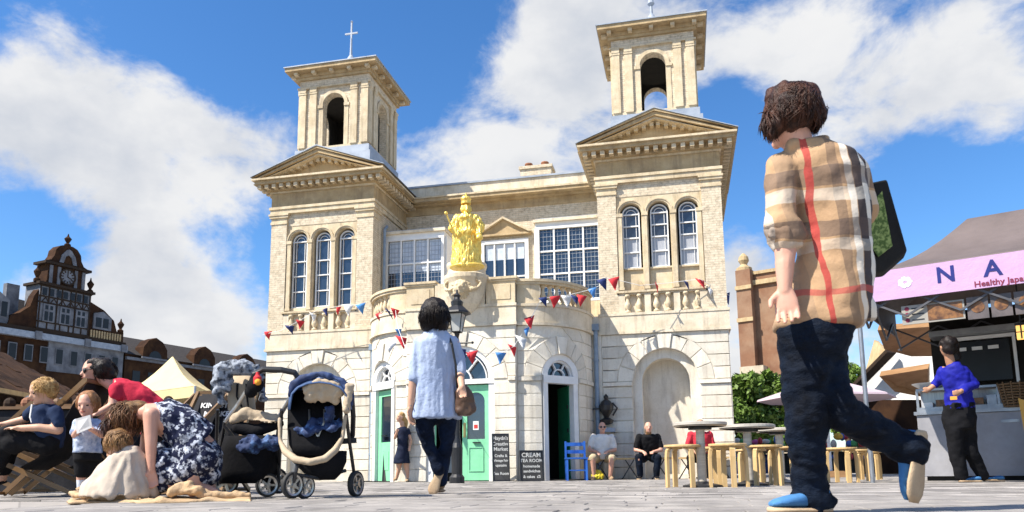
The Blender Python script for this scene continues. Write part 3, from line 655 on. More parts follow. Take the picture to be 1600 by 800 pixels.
blob('lion_mask', mk, M['stone'], house, .014, 2, .012, 22)
# middle double door
fr = B(F); r = .72; fr.ubox(pm - r, pm - .6, 0, 2.0, -.2, -.04); fr.ubox(pm + .6, pm + r, 0, 2.0, -.2, -.04); fr.ubox(pm - r, pm + r, 2.0, 2.1, -.2, -.02); fr.arch(pm, 2.102, .6, r - .002, -.2, -.04, 20); fr.arch(pm, 2.102, .54, .56, -.16, -.06, 20); fr.arch(pm, 2.102, .2, .23, -.16, -.06, 14)
for a in (50, 90, 130):
    ca, sa = math.cos(math.radians(a)), math.sin(math.radians(a)); px_, pz_ = -sa * .013, ca * .013
    fr.prism([(pm + ca * .22 + px_, 2.102 + sa * .22 + pz_), (pm + ca * .22 - px_, 2.102 + sa * .22 - pz_), (pm + ca * .55 - px_, 2.102 + sa * .55 - pz_), (pm + ca * .55 + px_, 2.102 + sa * .55 + pz_)], -.15, -.07)
fr = fr.build('door_frame', M['white'], house)
B(F).prism([(pm + .6 * math.cos(math.pi * i / 16), 2.106 + .6 * math.sin(math.pi * i / 16)) for i in range(17)], -.19, -.17).build('fanlight_glass', M['glass'], fr)
u0, u1 = pm + .02, pm + .6
lf = B(F); lf.ubox(u0, u0 + .1, .02, 1.98, -.16, -.1); lf.ubox(u1 - .1, u1, .02, 1.98, -.16, -.1); lf.ubox(u0 + .1, u1 - .1, .02, .86, -.16, -.102)
um = (u0 + u1) / 2; rr = (u1 - u0) / 2 - .1
for i in range(10):
    a = math.pi * (1 - i / 10); b_ = math.pi * (1 - (i + 1) / 10)
    lf.hexa(um + rr * math.cos(a), um + rr * math.cos(b_), 1.64 + rr * math.sin(a), 1.98, 1.64 + rr * math.sin(b_), 1.98, -.16, -.102)
lf = lf.build('door_leaf', M['green'], house, label='mint green door leaf with arched glass, closed')
B(F).ubox(u0 + .1, u1 - .1, .86, 1.9, -.15, -.135).build('glass', M['glass'], lf)
pn = B(F); pn.ubox(u0 + .13, u1 - .13, .2, .22, -.102, -.088); pn.ubox(u0 + .13, u1 - .13, .68, .7, -.102, -.088); pn.ubox(u0 + .13, u0 + .15, .22, .68, -.102, -.088); pn.ubox(u1 - .15, u1 - .13, .22, .68, -.102, -.088); pn.build('panel_moulding', M['green'], lf)
B(F).ubox(um - .06, um + .1, .78, .8, -.1, -.05).build('handle', M['black'], lf); B(F).ubox(u0 + .02, u0 + .07, .9, 1.2, -.1, -.09).build('push_plate', M['brass'], lf)
nt = B(F).ubox(um - .07, um + .05, 1.05, 1.23, -.134, -.13).build('notice', M['white'], lf); B(F).ubox(um - .05, um + .03, 1.08, 1.16, -.129, -.127).build('notice_print', mat('red_print', (.6, .05, .04)), lf)
B(F).ubox(pm - .6, pm - .05, .0, .18, -.5, -.45).build('door_mat_step', M['dark'], house)
H = Vector(F(pm - .6, 0, -.16)); E = lambda u, z, d: tuple(H + Vector((-.32, .947, 0)) * u + Vector((-.947, -.32, 0)) * -d + Vector((0, 0, z)))
B(E).ubox(0, .55, .02, 1.98, -.02, .03).build('door_leaf', M['green'], house, label='mint green door leaf opened inwards')
B(F).ubox(pm - .58, pm - .3, .18, .55, -.5, -.46).build('leaflet_box', M['glass2'], house)
# room behind the doors, terrace
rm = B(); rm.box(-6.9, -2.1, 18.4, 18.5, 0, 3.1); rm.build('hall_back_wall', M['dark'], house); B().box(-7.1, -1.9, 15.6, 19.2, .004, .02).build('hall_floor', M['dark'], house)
tr = B(); tr.add([F_ for F_ in [curve(-1)(SLEN * (1 - i / 12), 3.6, -.1) for i in range(13)] + [curve(1)(SLEN * i / 12, 3.6, -.1) for i in range(13)]] + [(RX, YC, 3.6), (LX + WW, YC, 3.6)], [tuple(range(28))]); tr.build('terrace_floor', M['stone_mid'], house)
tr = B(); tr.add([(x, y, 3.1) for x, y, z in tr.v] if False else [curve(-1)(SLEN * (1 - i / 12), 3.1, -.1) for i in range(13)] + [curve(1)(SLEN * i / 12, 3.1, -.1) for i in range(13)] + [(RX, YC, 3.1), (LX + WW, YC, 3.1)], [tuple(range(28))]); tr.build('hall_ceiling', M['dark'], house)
for x in (LX + WW, RX):
    B().box(min(x, 2 * CX - x) if x < CX else -1.952, -7.082 if x < CX else max(x, -1.75), Yf - .01, Yf + .3, 0, 3.64).build('link_wall', M['stone_low'], house)
    B().box(x - .01, x + .01, Yf + .3, YC, 3.6, 6.7).build('return_wall', M['brick'], house)
# drainpipes
for x, y, z1 in ((-1.86, 16.93, 3.3), (-7.2, 16.93, 3.1)):
    b = B(); b.tube([(x, y, .02), (x, y, z1)], .05, 10)
    for z in (.6, 1.6, 2.6): b.lathe([(.062, z), (.062, z + .05)], (x, y, 0), 10)
    b.box(x - .08, x + .08, y - .07, y + .07, z1, z1 + .14); b.build('drainpipe', M['pipe'], house, label='blue grey rainwater pipe' if x > -3 else None)
b = B(); b.tube([(-7.2, 17.55, 4.2), (-7.2, 17.55, 6.3), (-7.2, 17.7, 6.42)], .04, 8); b.build('drainpipe', M['pipe'], house)
# ================================================================ ground
def isl(n, c, g, p):
    r = n.math('ADD', n.math('MULTIPLY', g.outputs['Random Per Island'], .75), .5)
    cc = n.n('ShaderNodeCombineColor')
    for i in range(3): n.l(r, cc.inputs[i])
    return n.mix(1.0, c, cc.outputs[0], 'MULTIPLY')
M['paver'] = mat('paving_stone', (.36, .335, .31), (.22, .205, .195), .75, 2.2, 8, .003, 70, c3=(.08, .075, .07), s3=2.4, a3=.7, extra=isl)
M['ground'] = mat('paving_far', (.28, .26, .24), (.22, .2, .185), .85, .9, 8, .002, 30, extra=brick_extra(.5, .25, ((.29, .27, .25), (.36, .33, .3), (.2, .185, .17)), (.14, .13, .12), .01))
g = B().box(-400, 400, -100, 900, -.4, -.014).build('ground', M['ground'], kind='structure')
def pavers(x0, x1, y0, y1, single):
    b = None; y = y0; k = 0
    if not single: b = B()
    while y < y1:
        h = .2; x = x0 + random.uniform(-.3, 0)
        while x < x1:
            w = random.choice((.3, .4, .5, .6)); dz = random.uniform(-.0025, .0015); q = b or B(); c = .004
            q.add([(x + .003, y + .003, -.03), (x + w - .003, y + .003, -.03), (x + w - .003, y + h - .003, -.03), (x + .003, y + h - .003, -.03),
                   (x + .003, y + .003, dz - c), (x + w - .003, y + .003, dz - c), (x + w - .003, y + h - .003, dz - c), (x + .003, y + h - .003, dz - c),
                   (x + .003 + c, y + .003 + c, dz), (x + w - .003 - c, y + .003 + c, dz), (x + w - .003 - c, y + h - .003 - c, dz), (x + .003 + c, y + h - .003 - c, dz)],
                  [(0, 1, 5, 4), (1, 2, 6, 5), (2, 3, 7, 6), (3, 0, 4, 7), (4, 5, 9, 8), (5, 6, 10, 9), (6, 7, 11, 10), (7, 4, 8, 11), (8, 9, 10, 11)])
            if single and inview(x, y, w): q.build('paving_stone', M['paver'], g); SING.add((round(x, 3), round(y, 3)))
            x += w
        y += h
    return b
SING = set()
def inview(x, y, w):
    for xx in (x, x + w):
        d = Vector((xx, y, 0)) - EYE; dep = d.dot(FW)
        if dep > 0:
            px = 800 + FPX * d.dot(RT) / dep
            if -30 < px < 1630: return True
    return False
pavers(-3.6, 2.9, 2.3, 5.1, True)
b = pavers(-22, 12, 5.1, 18, False); b.build('paving_stones', M['paver'], g, kind='stuff')
# ================================================================ old half-timbered clock building, far left
M['obrick'] = mat('old_red_brick', (.05, .025, .014), (.025, .013, .009), .9, 1.5, 6, c3=(.12, .06, .025), s3=.6, a3=.4, spec=.1)
M['oglass'] = mat('old_window_glass', (.01, .014, .02), None, .35, spec=.3)
M['owhite'] = mat('old_white_render', (.21, .22, .245), (.11, .115, .13), .8, 1.2, spec=.1)
M['timber'] = mat('dark_timber', (.03, .022, .018), (.045, .03, .02), .8, spec=.1)
M['slate'] = mat('slate_roof', (.07, .06, .055), (.045, .04, .038), .8, .8, 6, extra=brick_extra(.5, .3, ((.07, .062, .058), (.05, .045, .042), (.035, .03, .03)), (.03, .03, .03), .03), spec=.1)
a14 = math.radians(14); OO = W(97, 500, 76); OU = Vector((math.sin(a14), math.cos(a14), 0)); ON = Vector((math.cos(a14), -math.sin(a14), 0))
OF = lambda s, z, d: tuple(Vector((OO.x, OO.y, 0)) + OU * s + ON * d + Vector((0, 0, z)))
old = thing('clock_building', 'dark half-timbered building with shaped clock gable on the far left', 'building', (OO.x, OO.y, 0))
B(OF).ubox(-16, 6.7, 0, 14.2, -8, 0).build('brick_front', M['obrick'], old)
B(OF).ubox(-1.2, 6.9, 10.4, 13.3, 0, .12).build('white_storey', M['owhite'], old)
B(OF).ubox(-16, 7.0, 13.3, 13.9, 0, .6).build('cornice', M['lead'], old); B(OF).ubox(-16, 6.9, 13.9, 14.3, 0, .4).build('cornice', M['timber'], old)
for s in (-2.6, 2.4, 6.5): B(OF).ubox(s - .3, s + .3, 13.2, 14.0, .6, .8).build('bracket', M['owhite'], old)
for i in range(14):
    s = -14 + i * 1.5; f = B(OF); f.ubox(s, s + .8, 11.1, 12.7, .12, .2); f = f.build('window', M['owhite'], old); B(OF).ubox(s + .08, s + .72, 11.2, 12.6, .2, .22).build('pane', M['oglass'], f)
B(OF).ubox(-2.6, 2.6, 14.2, 18.7, -2, .3).build('gable_wall', M['owhite'], old)
tm = B(OF)
for s in (-2.6, -1.75, -.9, 0 - .45, .45, .9 + .05, 1.75, 2.5): tm.ubox(s, s + .12, 14.3, 18.7, .3, .36)
for z in (14.3, 15.0, 16.9, 17.5, 18.55): tm.ubox(-2.7, 2.7, z, z + .14, .3, .37)
for i in range(6):
    s = -2.4 + i * .85; tm.prism([(s, 17.0), (s + .1, 17.0), (s + .45, 17.5), (s + .35, 17.5)], .3, .355); tm.prism([(s + .8, 17.0), (s + .7, 17.0), (s + .35, 17.48), (s + .45, 17.48)], .3, .352)
tm.build('timber_frame', M['timber'], old)
for s in (-1.65, 0.02, 1.65):
    f = B(OF).ubox(s - .55, s + .55, 15.1, 16.85, .37, .45).build('window', M['owhite'], old)
    for dx in (-.24, .24):
        B(OF).ubox(s + dx - .17, s + dx + .17, 15.2, 16.1, .45, .47).build('pane', M['oglass'], f); B(OF).ubox(s + dx - .14, s + dx + .14, 16.3, 16.7, .45, .47).build('pane', M['oglass'], f)
for i in range(7): B(OF).ubox(-2.35 + i * .7, -1.95 + i * .7, 17.7, 18.4, .37, .4).build('pane', M['oglass'], old)
B(OF).ubox(-2.9, 2.9, 18.7, 18.95, -2, .6).build('cornice', M['timber'], old)
up = B(OF).ubox(-1.95, 1.95, 18.95, 20.9, -1.5, .2).build('upper_gable', M['obrick'], old)
for s in (-1.8, -1.0, .75, 1.55): B(OF).ubox(s, s + .3, 19.0, 20.8, .2, .32).build('pilaster', M['owhite'], up)
B(OF).ubox(-2.4, 2.4, 20.9, 21.15, -1.5, .5).build('cornice', M['timber'], up)
B(OF).prism([(-2.3, 21.15), (-1.7, 21.4), (-1.4, 21.9), (-1.3, 22.5), (-.9, 23.0), (-.4, 23.2), (.4, 23.2), (.9, 23.0), (1.3, 22.5), (1.4, 21.9), (1.7, 21.4), (2.3, 21.15)], -1, .2).build('scrolled_top', M['obrick'], up)
B(OF).prism([(-.9, 21.3), (-.7, 22.1), (-.25, 22.7), (0, 22.8), (.25, 22.7), (.7, 22.1), (.9, 21.3), (.5, 21.3), (.3, 22), (0, 22.2), (-.3, 22), (-.5, 21.3)], .2, .3).build('scroll_carving', M['owhite'], up)
def orb(s, z, h, p): c = Vector(OF(s, 0, -.1)); B().lathe([(.3, z), (.3, z + .15 * h), (.12, z + .25 * h), (.3, z + .5 * h), (.34, z + .6 * h), (.1, z + .8 * h), (.04, z + h)], (c.x, c.y, 0), 10).build('urn', M['obrick'], p)
orb(0, 23.2, 1.3, up); orb(-2.75, 18.95, 1.7, old); orb(2.75, 18.95, 1.6, old); orb(6.5, 15.4, 1.5, old)
ck = B(OF).arch(0, 19.95, 0, .78, .2, .34, 24, 0, 2 * math.pi).build('clock_face', M['owhite'], up); q = B(OF); q.arch(0, 19.95, .7, .85, .34, .4, 24, 0, 2 * math.pi)
for i in range(12):
    a = math.pi / 6 * i; q.prism([(math.cos(a) * r_ - math.sin(a) * w_, 19.95 + math.sin(a) * r_ + math.cos(a) * w_) for r_, w_ in ((.45, -.05), (.66, -.05), (.66, .05), (.45, .05))], .34, .37)
q.ubox(-.04, .04, 19.9, 20.5, .34, .38); q.prism([(0, 19.9), (.4, 19.75), (.4, 19.83), (0, 20.0)], .34, .385); q.build('clock_ring_and_hands', M['timber'], ck)
B(OF).prism([(-5.2, 14.3), (-2.6, 14.3), (-2.6, 18.2), (-3.0, 17.5), (-3.3, 16.4), (-4.2, 15.6), (-5.0, 15.2)], -.8, .15).build('scrolled_shoulder', M['obrick'], old)
B(OF).prism([(2.6, 14.3), (6.8, 14.3), (6.8, 15.4), (6.0, 15.4), (5.6, 16.5), (4.4, 17.4), (2.6, 18.1), (2.6, 14.4)], -1.2, .02).build('scrolled_shoulder', M['obrick'], old)
B(OF).prism([(3.2, 15.3), (5.2, 15.3), (5.2, 16.6), (4.2, 17.2), (3.2, 16.9)], .02, .2).build('dormer_front', M['owhite'], old)
for s in (3.45, 4.25): B(OF).ubox(s, s + .6, 15.5, 16.5, .2, .24).build('pane', M['oglass'], old)
for i in range(12): B(OF).ubox(2.9 + i * .3, 3.05 + i * .3, 14.35, 15.1, .15, .3).build('baluster', M['stone_tan'], old)
rf = B(OF); rf.add([OF(-16, 14.3, -.3), OF(6.5, 14.3, -.3), OF(5.5, 17.3, -4), OF(-16, 18.7, -4), OF(-16, 14.3, -8), OF(6.5, 14.3, -8)], [(0, 1, 2, 3), (3, 2, 5, 4), (1, 5, 2), (0, 3, 4), (0, 4, 5, 1)]); rf.build('roof', M['slate'], old)
for s0 in (-7.4,):
    B(OF).prism([(s0, 14.3), (s0 + 2.3, 14.3), (s0 + 2.3, 16.6), (s0 + 1.15, 17.4), (s0, 16.6)], -3, 0).build('dormer', M['owhite'], old)
    for k in range(3): B(OF).ubox(s0 + .2 + k * .7, s0 + .7 + k * .7, 15, 16.4, 0, .04).build('pane', M['oglass'], old)
B(OF).ubox(-4.6, -3.4, 15, 18.6, -2.2, -1.6).build('chimney', M['owhite'], old)
# brick terrace beyond
row = thing('brick_terrace', 'dark brick terrace with small arched gables and slate roof, left background', 'building', OF(13, 0, 0))
B(OF).ubox(7.2, 34, 0, 13.2, -8, 0).build('wall', M['obrick'], row)
rf = B(OF); rf.add([OF(7.2, 13.2, .3), OF(34, 13.2, .3), OF(34, 15.8, -4), OF(7.2, 15.8, -4), OF(34, 13.2, -8), OF(7.2, 13.2, -8)], [(0, 1, 2, 3), (3, 2, 4, 5), (0, 3, 5), (1, 4, 2), (0, 5, 4, 1)]); rf.build('roof', M['slate'], row)
for s in (10.6, 17.4, 24, 30):
    gb = B(OF).prism([(s - 1.6, 12.9), (s + 1.6, 12.9), (s + 1.5, 14.2), (s + .9, 15.0), (s, 15.4), (s - .9, 15.0), (s - 1.5, 14.2)], -1, .4).build('gable', M['obrick'], row)
    B(OF).ubox(s - 1.75, s + 1.75, 12.9, 13.1, .4, .6).build('cornice', M['owhite'], gb); B(OF).arch(s, 13.1, 0, .8, .4, .43, 12).build('window', M['oglass'], gb)
    for k in (-2.4, -.5, 1.4): B(OF).ubox(s + k, s + k + .9, 9.5, 11.5, 0, .05).build('window', M['oglass'], row)
B(OF).ubox(7.2, 34, 12.6, 12.9, 0, .3).build('cornice', M['owhite'], row)
# ================================================================ church tower on the right
M['cbrick'] = mat('church_brick', (.22, .11, .06), (.16, .075, .042), .9, .8, 6, c3=(.36, .26, .17), s3=.35, a3=.5)
M['rubble'] = mat('rubble_stone', (.5, .43, .32), (.3, .24, .17), .9, 1.4, 7, .02, 3)
ct = thing('church_tower', 'old brick church tower with buttress and stone base on the right', 'church tower', G(1205, 50))
p = G(1172, 48); q = G(1260, 46); dx = (q - p).normalized(); dn = Vector((dx.y, -dx.x, 0)); wd = (q - p).length
CF = lambda u, z, d: tuple(p + dx * u + dn * d + Vector((0, 0, z)))
B(CF).ubox(.5, wd, 6, 12.6, -4, 0).build('brick_stage', M['cbrick'], ct); B(CF).ubox(.5, wd, 0, 6, -4, .02).build('stone_stage', M['rubble'], ct)
B(CF).ubox(0, .95, 6.6, 12.9, -.5, .6).build('buttress', M['cbrick'], ct); B(CF).ubox(0, 1.5, 0, 6.6, -.5, .8).build('buttress', M['rubble'], ct)
for z in (9.5, 11.6): B(CF).ubox(-.05, 1.0, z, z + .25, .6, .7).build('string_course', M['stone_tan'], ct)
B(CF).ubox(.9, wd, 11.9, 12.2, 0, .2).build('string_course', M['stone_tan'], ct); B(CF).ubox(.9, wd, 12.6, 12.8, -.2, .12).build('parapet_coping', M['stone_tan'], ct)
c = Vector(CF(.42, 0, .1)); B().lathe([(.5, 12.9), (.5, 13.1), (.32, 13.2), (.2, 13.35), (.34, 13.6), (.3, 13.85), (.08, 14.1)], (c.x, c.y, 0), 12).build('finial', M['stone_tan'], ct)
# ================================================================ trees
M['leaf'] = mat('leaves', (.08, .15, .022), (.13, .2, .03), .6, 1.2, 4, extra=isl, spec=.3); M['leafd'] = mat('leaves_dark', (.03, .06, .015), (.05, .09, .02), .6, 1.2, 4, extra=isl)
M['bark'] = mat('bark', (.08, .055, .035), (.05, .035, .02), .95, 8, 6, .01, 30)
def tree(label, px, dep, wpx, ytop, ybot, n=5000, lf=.1, m='leaf', seed=1, group=None):
    rng = np.random.default_rng(seed); base = G(px, dep); t = thing('tree', label, 'tree', base, group)
    zt = W(px, ytop, dep).z; zb = max(W(px, ybot, dep).z, .4); rx = wpx * dep / FPX / 2; cz = (zt + zb) / 2; rz = (zt - zb) / 2
    b = B(); b.tube([base, base + Vector((.1, 0, zb)), base + Vector((0, .1, cz))], [.16, .12, .06], 8)
    for i in range(7):
        a = i * 2.4; e = base + Vector((math.cos(a) * rx * .6, math.sin(a) * rx * .6, zb + rz * (.6 + .15 * i))); b.tube([base + Vector((.05, 0, zb * .9 + .1 * i)), e], [.06, .02], 6)
    b.build('trunk', M['bark'], t)
    K = 46; u = rng.normal(size=(K, 3)); u /= np.linalg.norm(u, axis=1)[:, None]; rad = rng.uniform(.45, 1, K)[:, None]
    cc = np.array([base.x, base.y, cz]) + u * rad * np.array([rx, rx, rz]) * .85; cr = rng.uniform(.16, .34, K) * min(rx, rz * 1.3)
    idx = rng.integers(0, K, n); v = rng.normal(size=(n, 3)); v /= np.linalg.norm(v, axis=1)[:, None]; P = cc[idx] + v * cr[idx][:, None] * rng.uniform(.55, 1.05, n)[:, None]
    P[:, 2] = np.maximum(P[:, 2], .1); A = rng.normal(size=(n, 3)); A /= np.linalg.norm(A, axis=1)[:, None]; Bv = np.cross(A, rng.normal(size=(n, 3))); Bv /= np.linalg.norm(Bv, axis=1)[:, None]
    s = rng.uniform(.6, 1.3, n)[:, None] * lf; V = np.stack([P - A * s, P + Bv * s * .5, P + A * s, P - Bv * s * .5], 1).reshape(-1, 3)
    me = bpy.data.meshes.new('crown'); me.vertices.add(4 * n); me.vertices.foreach_set('co', V.ravel()); me.loops.add(4 * n); me.loops.foreach_set('vertex_index', np.arange(4 * n)); me.polygons.add(n)
    me.polygons.foreach_set('loop_start', np.arange(n) * 4); me.update(); me.validate(); link(me, 'crown', M[m], t)
tg = 'trees beside the church tower'
tree('bushy green tree right against the corner of the market hall', 1165, 30, 110, 556, 730, 12000, .13, seed=1)
tree('bushy green tree in front of the church tower base', 1208, 33, 105, 562, 730, 12000, .14, seed=2)
tree('tree just behind the walking person in the checked shirt', 1262, 36, 100, 570, 725, 7000, .15, seed=3)
tree('round tree between the walking person and the white gabled house', 1326, 32, 66, 538, 690, 8000, .12, seed=4)
# ================================================================ white gabled house right
M['eave'] = mat('brown_boards', (.3, .17, .08), (.22, .12, .05), .7, 2, 5, stretch=(1, 1, 8))
hs = thing('gabled_house', 'white gabled house with brown boarded eaves behind the food stall', 'house', G(1400, 24))
def slab(name, pts, th, m, parent):
    pts = [Vector(p) for p in pts]; n = (pts[1] - pts[0]).cross(pts[2] - pts[0]).normalized() * th; k = len(pts)
    return B().add(pts + [p + n for p in pts], [tuple(range(k)), tuple(range(2 * k - 1, k - 1, -1))] + [(i, (i + 1) % k, k + (i + 1) % k, k + i) for i in range(k)]).build(name, m, parent)
slab('white_gable', [W(1342, 625, 24), W(1342, 600, 24), W(1390, 551, 23), W(1500, 545, 21.5), W(1500, 625, 21.5)], .3, M['white'], hs)
slab('lower_wall', [G(1342, 24), W(1342, 625, 24), W(1440, 625, 22), G(1440, 22)], .3, M['obrick'], hs)
slab('tan_roof', [W(1350, 588, 25), W(1366, 531, 25), W(1386, 550, 24), W(1370, 572, 24)], .15, M['stone_tan'], hs)
for p0, p1 in ((W(1339, 603, 23.6), W(1392, 549, 22.6)),): B().bar(p0, p1, .2, .05).build('barge_board', M['timber'], hs)
slab('boarded_eaves', [W(1371, 516, 17), W(1520, 506, 14.6), W(1520, 556, 16.5), W(1424, 557, 17.5), W(1382, 546, 17.4)], .12, M['eave'], hs)
slab('boarded_soffit', [W(1374, 588, 17), W(1450, 576, 15.5), W(1450, 622, 17), W(1398, 612, 17)], .12, M['eave'], hs)
0 and B().box(*(lambda a: (a.x - .1, a.x + .1, a.y - .1, a.y + .1, 0, 3.3))(G(1436, 17)), ).build('post', M['eave'], hs)
# ================================================================ brown tiled pavilion and cream tent, left
M['tiles'] = mat('mottled_brown_tiles', (.075, .04, .022), (.045, .024, .015), .85, 4, 8, .01, 12, extra=brick_extra(.25, .16, ((.07, .038, .022), (.13, .075, .045), (.035, .02, .014)), (.02, .012, .01), .02), spec=.1)
pv = thing('market_pavilion', 'low market pavilion with mottled brown tiled roof on the far left', 'pavilion', G(40, 18))
E0, E1 = G(-250, 12, 2.05), G(160, 21, 2.05); dv = (E1 - E0); nv = Vector((-dv.y, dv.x, 0)).normalized(); nv = nv if nv.x < 0 else -nv
R0, R1 = E0 + nv * 2.4 + Vector((0, 0, 1.5)), E1 + nv * 2.4 - dv.normalized() * 1.5 + Vector((0, 0, 1.5)); K0, K1 = E0 + nv * 4.8, E1 + nv * 4.8
B().add([E0, E1, R1, R0, K1, K0], [(0, 1, 2, 3), (3, 2, 4, 5), (1, 4, 2), (0, 3, 5), (0, 5, 4, 1)]).build('tiled_roof', M['tiles'], pv)
B().bar(E0 - Vector((0, 0, .05)) - nv * .05, E1 - Vector((0, 0, .05)) - nv * .05, .05, .05).build('gutter', M['stone_tan'], pv)
M['tile1'] = mat('roof_tile', (.075, .04, .022), (.05, .028, .017), .8, 2, 4, extra=isl, spec=.1)
tb = B(); e = dv.normalized(); L = dv.length; sl = (R0 - E0)
for i in range(int(L / .3)):
    for j in range(11):
        c0 = E0 + e * (i * .3 + (.15 if j % 2 else 0)) + sl * (j / 11.2) + Vector((0, 0, .012))
        if i * .3 > L - .1 - 1.5 * j / 11: continue
        tb.obox(c0 + e * .14 + sl * (.5 / 11), e * .14, sl * (.52 / 11), nv.cross(e).normalized() * .012 * (1 if random.random() < .9 else 2.6))
tb.build('roof_tile', M['tile1'], pv, kind='stuff')
B().bar(E0 + nv * 1.4 + Vector((0, 0, -1.02)), E1 + nv * 1.4 + Vector((0, 0, -1.02)), .1, 1.0).build('back_wall', M['timber'], pv)
for f in (.25, .45, .65, .85): c = E0 + dv * f + nv * .3; B().box(c.x - .07, c.x + .07, c.y - .07, c.y + .07, 0, 2.1).build('post', M['timber'], pv)
M['cream'] = mat('cream_canvas', (.62, .52, .28), (.56, .46, .25), .8, 2, 3)
tn = thing('cream_tent', 'pale cream market tent with pointed roof on the left', 'tent', G(268, 17.5))
cs = [G(186, 17.4, 1.98), G(305, 15.6, 1.98), G(352, 18.4, 1.98), G(232, 20.5, 1.98)]; pk = W(268, 557, 18); pk = Vector((sum(c.x for c in cs) / 4 * .5 + pk.x * .5, sum(c.y for c in cs) / 4 * .5 + pk.y * .5, pk.z))
b = B()
for i in range(4):
    a, c = cs[i], cs[(i + 1) % 4]; m = 6; vs = []
    for j in range(m + 1):
        t = j / m; sag = -.1 * math.sin(math.pi * t); vs += [a + (pk - a) * t + Vector((0, 0, sag)), c + (pk - c) * t + Vector((0, 0, sag))]
    b.add(vs, [(2 * j, 2 * j + 1, 2 * j + 3, 2 * j + 2) for j in range(m)])
o = b.build('canopy', M['cream'], tn); o.modifiers.new('s', 'SOLIDIFY').thickness = .01
for i in range(4):
    a, c = cs[i], cs[(i + 1) % 4]; o = slab('valance', [a, c, c - Vector((0, 0, .22)), a - Vector((0, 0, .22))], .008, M['cream'], tn); B().tube([Vector((a.x, a.y, 0)), a], .025, 8).build('pole', M['lead'], tn)
# ================================================================ parasol + far produce stalls
M['pink'] = mat('pink_canvas', (.5, .4, .46), (.44, .35, .4), .8, 2, 3)
ps = thing('parasol', 'pale pinkish parasol with white pole behind the walking person', 'parasol', G(1299, 16))
c = G(1299, 16); b = B(); b.lathe([(1.4, 1.62), (1.38, 1.66), (.7, 1.88), (.05, 2.1), (.02, 2.15)], c, 8); b.build('canopy', M['pink'], ps)
B().tube([c, c + Vector((0, 0, 2.1))], .035, 10).build('pole', M['white'], ps); B().box(c.x - .28, c.x + .28, c.y - .28, c.y + .28, .0, .13).build('base', M['eave'], ps)
for k in range(8): a = k * math.pi / 4; B().tube([c + Vector((math.cos(a) * 1.36, math.sin(a) * 1.36, 1.63)), c + Vector((0, 0, 1.95))], .012, 6).build('rib', M['white'], ps)
ms = [mat('awning_%d' % i, c_) for i, c_ in enumerate([(.5, .05, .06), (.05, .12, .4), (.6, .35, .05), (.55, .1, .3), (.08, .3, .1), (.6, .55, .5)])]
for i, (px0, px1, dep, cm, lb) in enumerate([(1150, 1205, 24, 0, 'goods table of mixed red and blue wares left of the church'), (1212, 1300, 23, 2, 'goods table of mixed orange and pink wares behind the bar tables'), (1306, 1368, 21, 3, 'goods table of bright fruit colours right of the parasol pole')]):
    p0, p1 = G(px0, dep), G(px1, dep); st = thing('goods_table', lb, 'market table', (p0 + p1) / 2, 'goods tables in the right background')
    B().bar(p0 + Vector((0, 0, .72)), p1 + Vector((0, 0, .72)), .45, .03).build('table_top', M['eave'], st); B().bar(p0 + Vector((0, .1, .35)), p1 + Vector((0, .1, .35)), .3, .3).build('table_cloth', M['dark'] if i else ms[1], st)
    for k in range(26):
        f = random.random(); q = p0 + (p1 - p0) * f + Vector((0, random.uniform(-.4, .3), .75 + random.choice((.1, .1, .3, -.25)))); B().ball(q, (random.uniform(.06, .13), .1, random.uniform(.07, .14)), 8, 6).build('goods', random.choice(ms), st)
# ================================================================ food stall with pink banner
M['taupe'] = mat('taupe_canvas', (.15, .12, .115), (.12, .095, .09), .75, 2, 3, .012, 4)
M['banner'] = mat('pink_banner', (.46, .29, .47), (.42, .27, .45), .6, 1.5, 3, .012, 5)
M['navy'] = mat('navy_print', (.01, .02, .16)); M['maroon'] = mat('maroon_print', (.2, .02, .05)); M['alu'] = mat('aluminium', (.36, .37, .39), (.25, .26, .28), .35, metal=.7)
A0 = G(1357, 9.2); e = (G(1600, 8.3) - A0).normalized(); n = Vector((-e.y, e.x, 0)); LN = 4.6; DP = 3.0
SF = lambda u, z, d: tuple(A0 + e * u - n * d + Vector((0, 0, z)))
stl = thing('food_stall', 'food stall under a taupe gazebo with a pink lettered banner', 'food stall', A0)
zE, zR = 2.56, 3.45
def V3(*a): return Vector(SF(*a))
rp = [V3(0, zE, 0), V3(LN, zE, 0), V3(LN, zE, -DP), V3(0, zE, -DP), V3(1.2, zR, -1.5), V3(LN - 1.2, zR, -1.5)]
b = B()
def sagq(a, b2, c, d, m=8):   # a,b2 eave ; d,c ridge
    vs = []
    for j in range(m + 1):
        t = j / m; s_ = Vector((0, 0, -.16 * math.sin(math.pi * t))); vs += [a + (d - a) * t + s_, b2 + (c - b2) * t + s_]
    b.add(vs, [(2 * j, 2 * j + 1, 2 * j + 3, 2 * j + 2) for j in range(m)])
sagq(rp[0], rp[1], rp[5], rp[4]); sagq(rp[1], rp[2], rp[5], rp[5]); sagq(rp[2], rp[3], rp[4], rp[5]); sagq(rp[3], rp[0], rp[4], rp[4])
o = b.build('canopy', M['taupe'], stl, smooth=True); o.modifiers.new('s', 'SOLIDIFY').thickness = .012
bn = B(SF).ubox(.0, LN, 2.19, 2.56, .0, .02).build('banner', M['banner'], stl)
B(lambda u, z, d: tuple(A0 + n * u - e * d + Vector((0, 0, z)))).ubox(0, DP, 2.19, 2.56, -.0, .02).build('side_valance', M['taupe'], stl)
def bu(px): 
    d = (W(px, 500, 1) - EYE); d = Vector((d.x, d.y, 0)); # intersection of column with front plane
    m = Matrix(((e.x, -d.x), (e.y, -d.y))).inverted() @ Vector((-A0.x, -A0.y)); return m[0]
ex, zx = e, Vector((0, 0, 1))
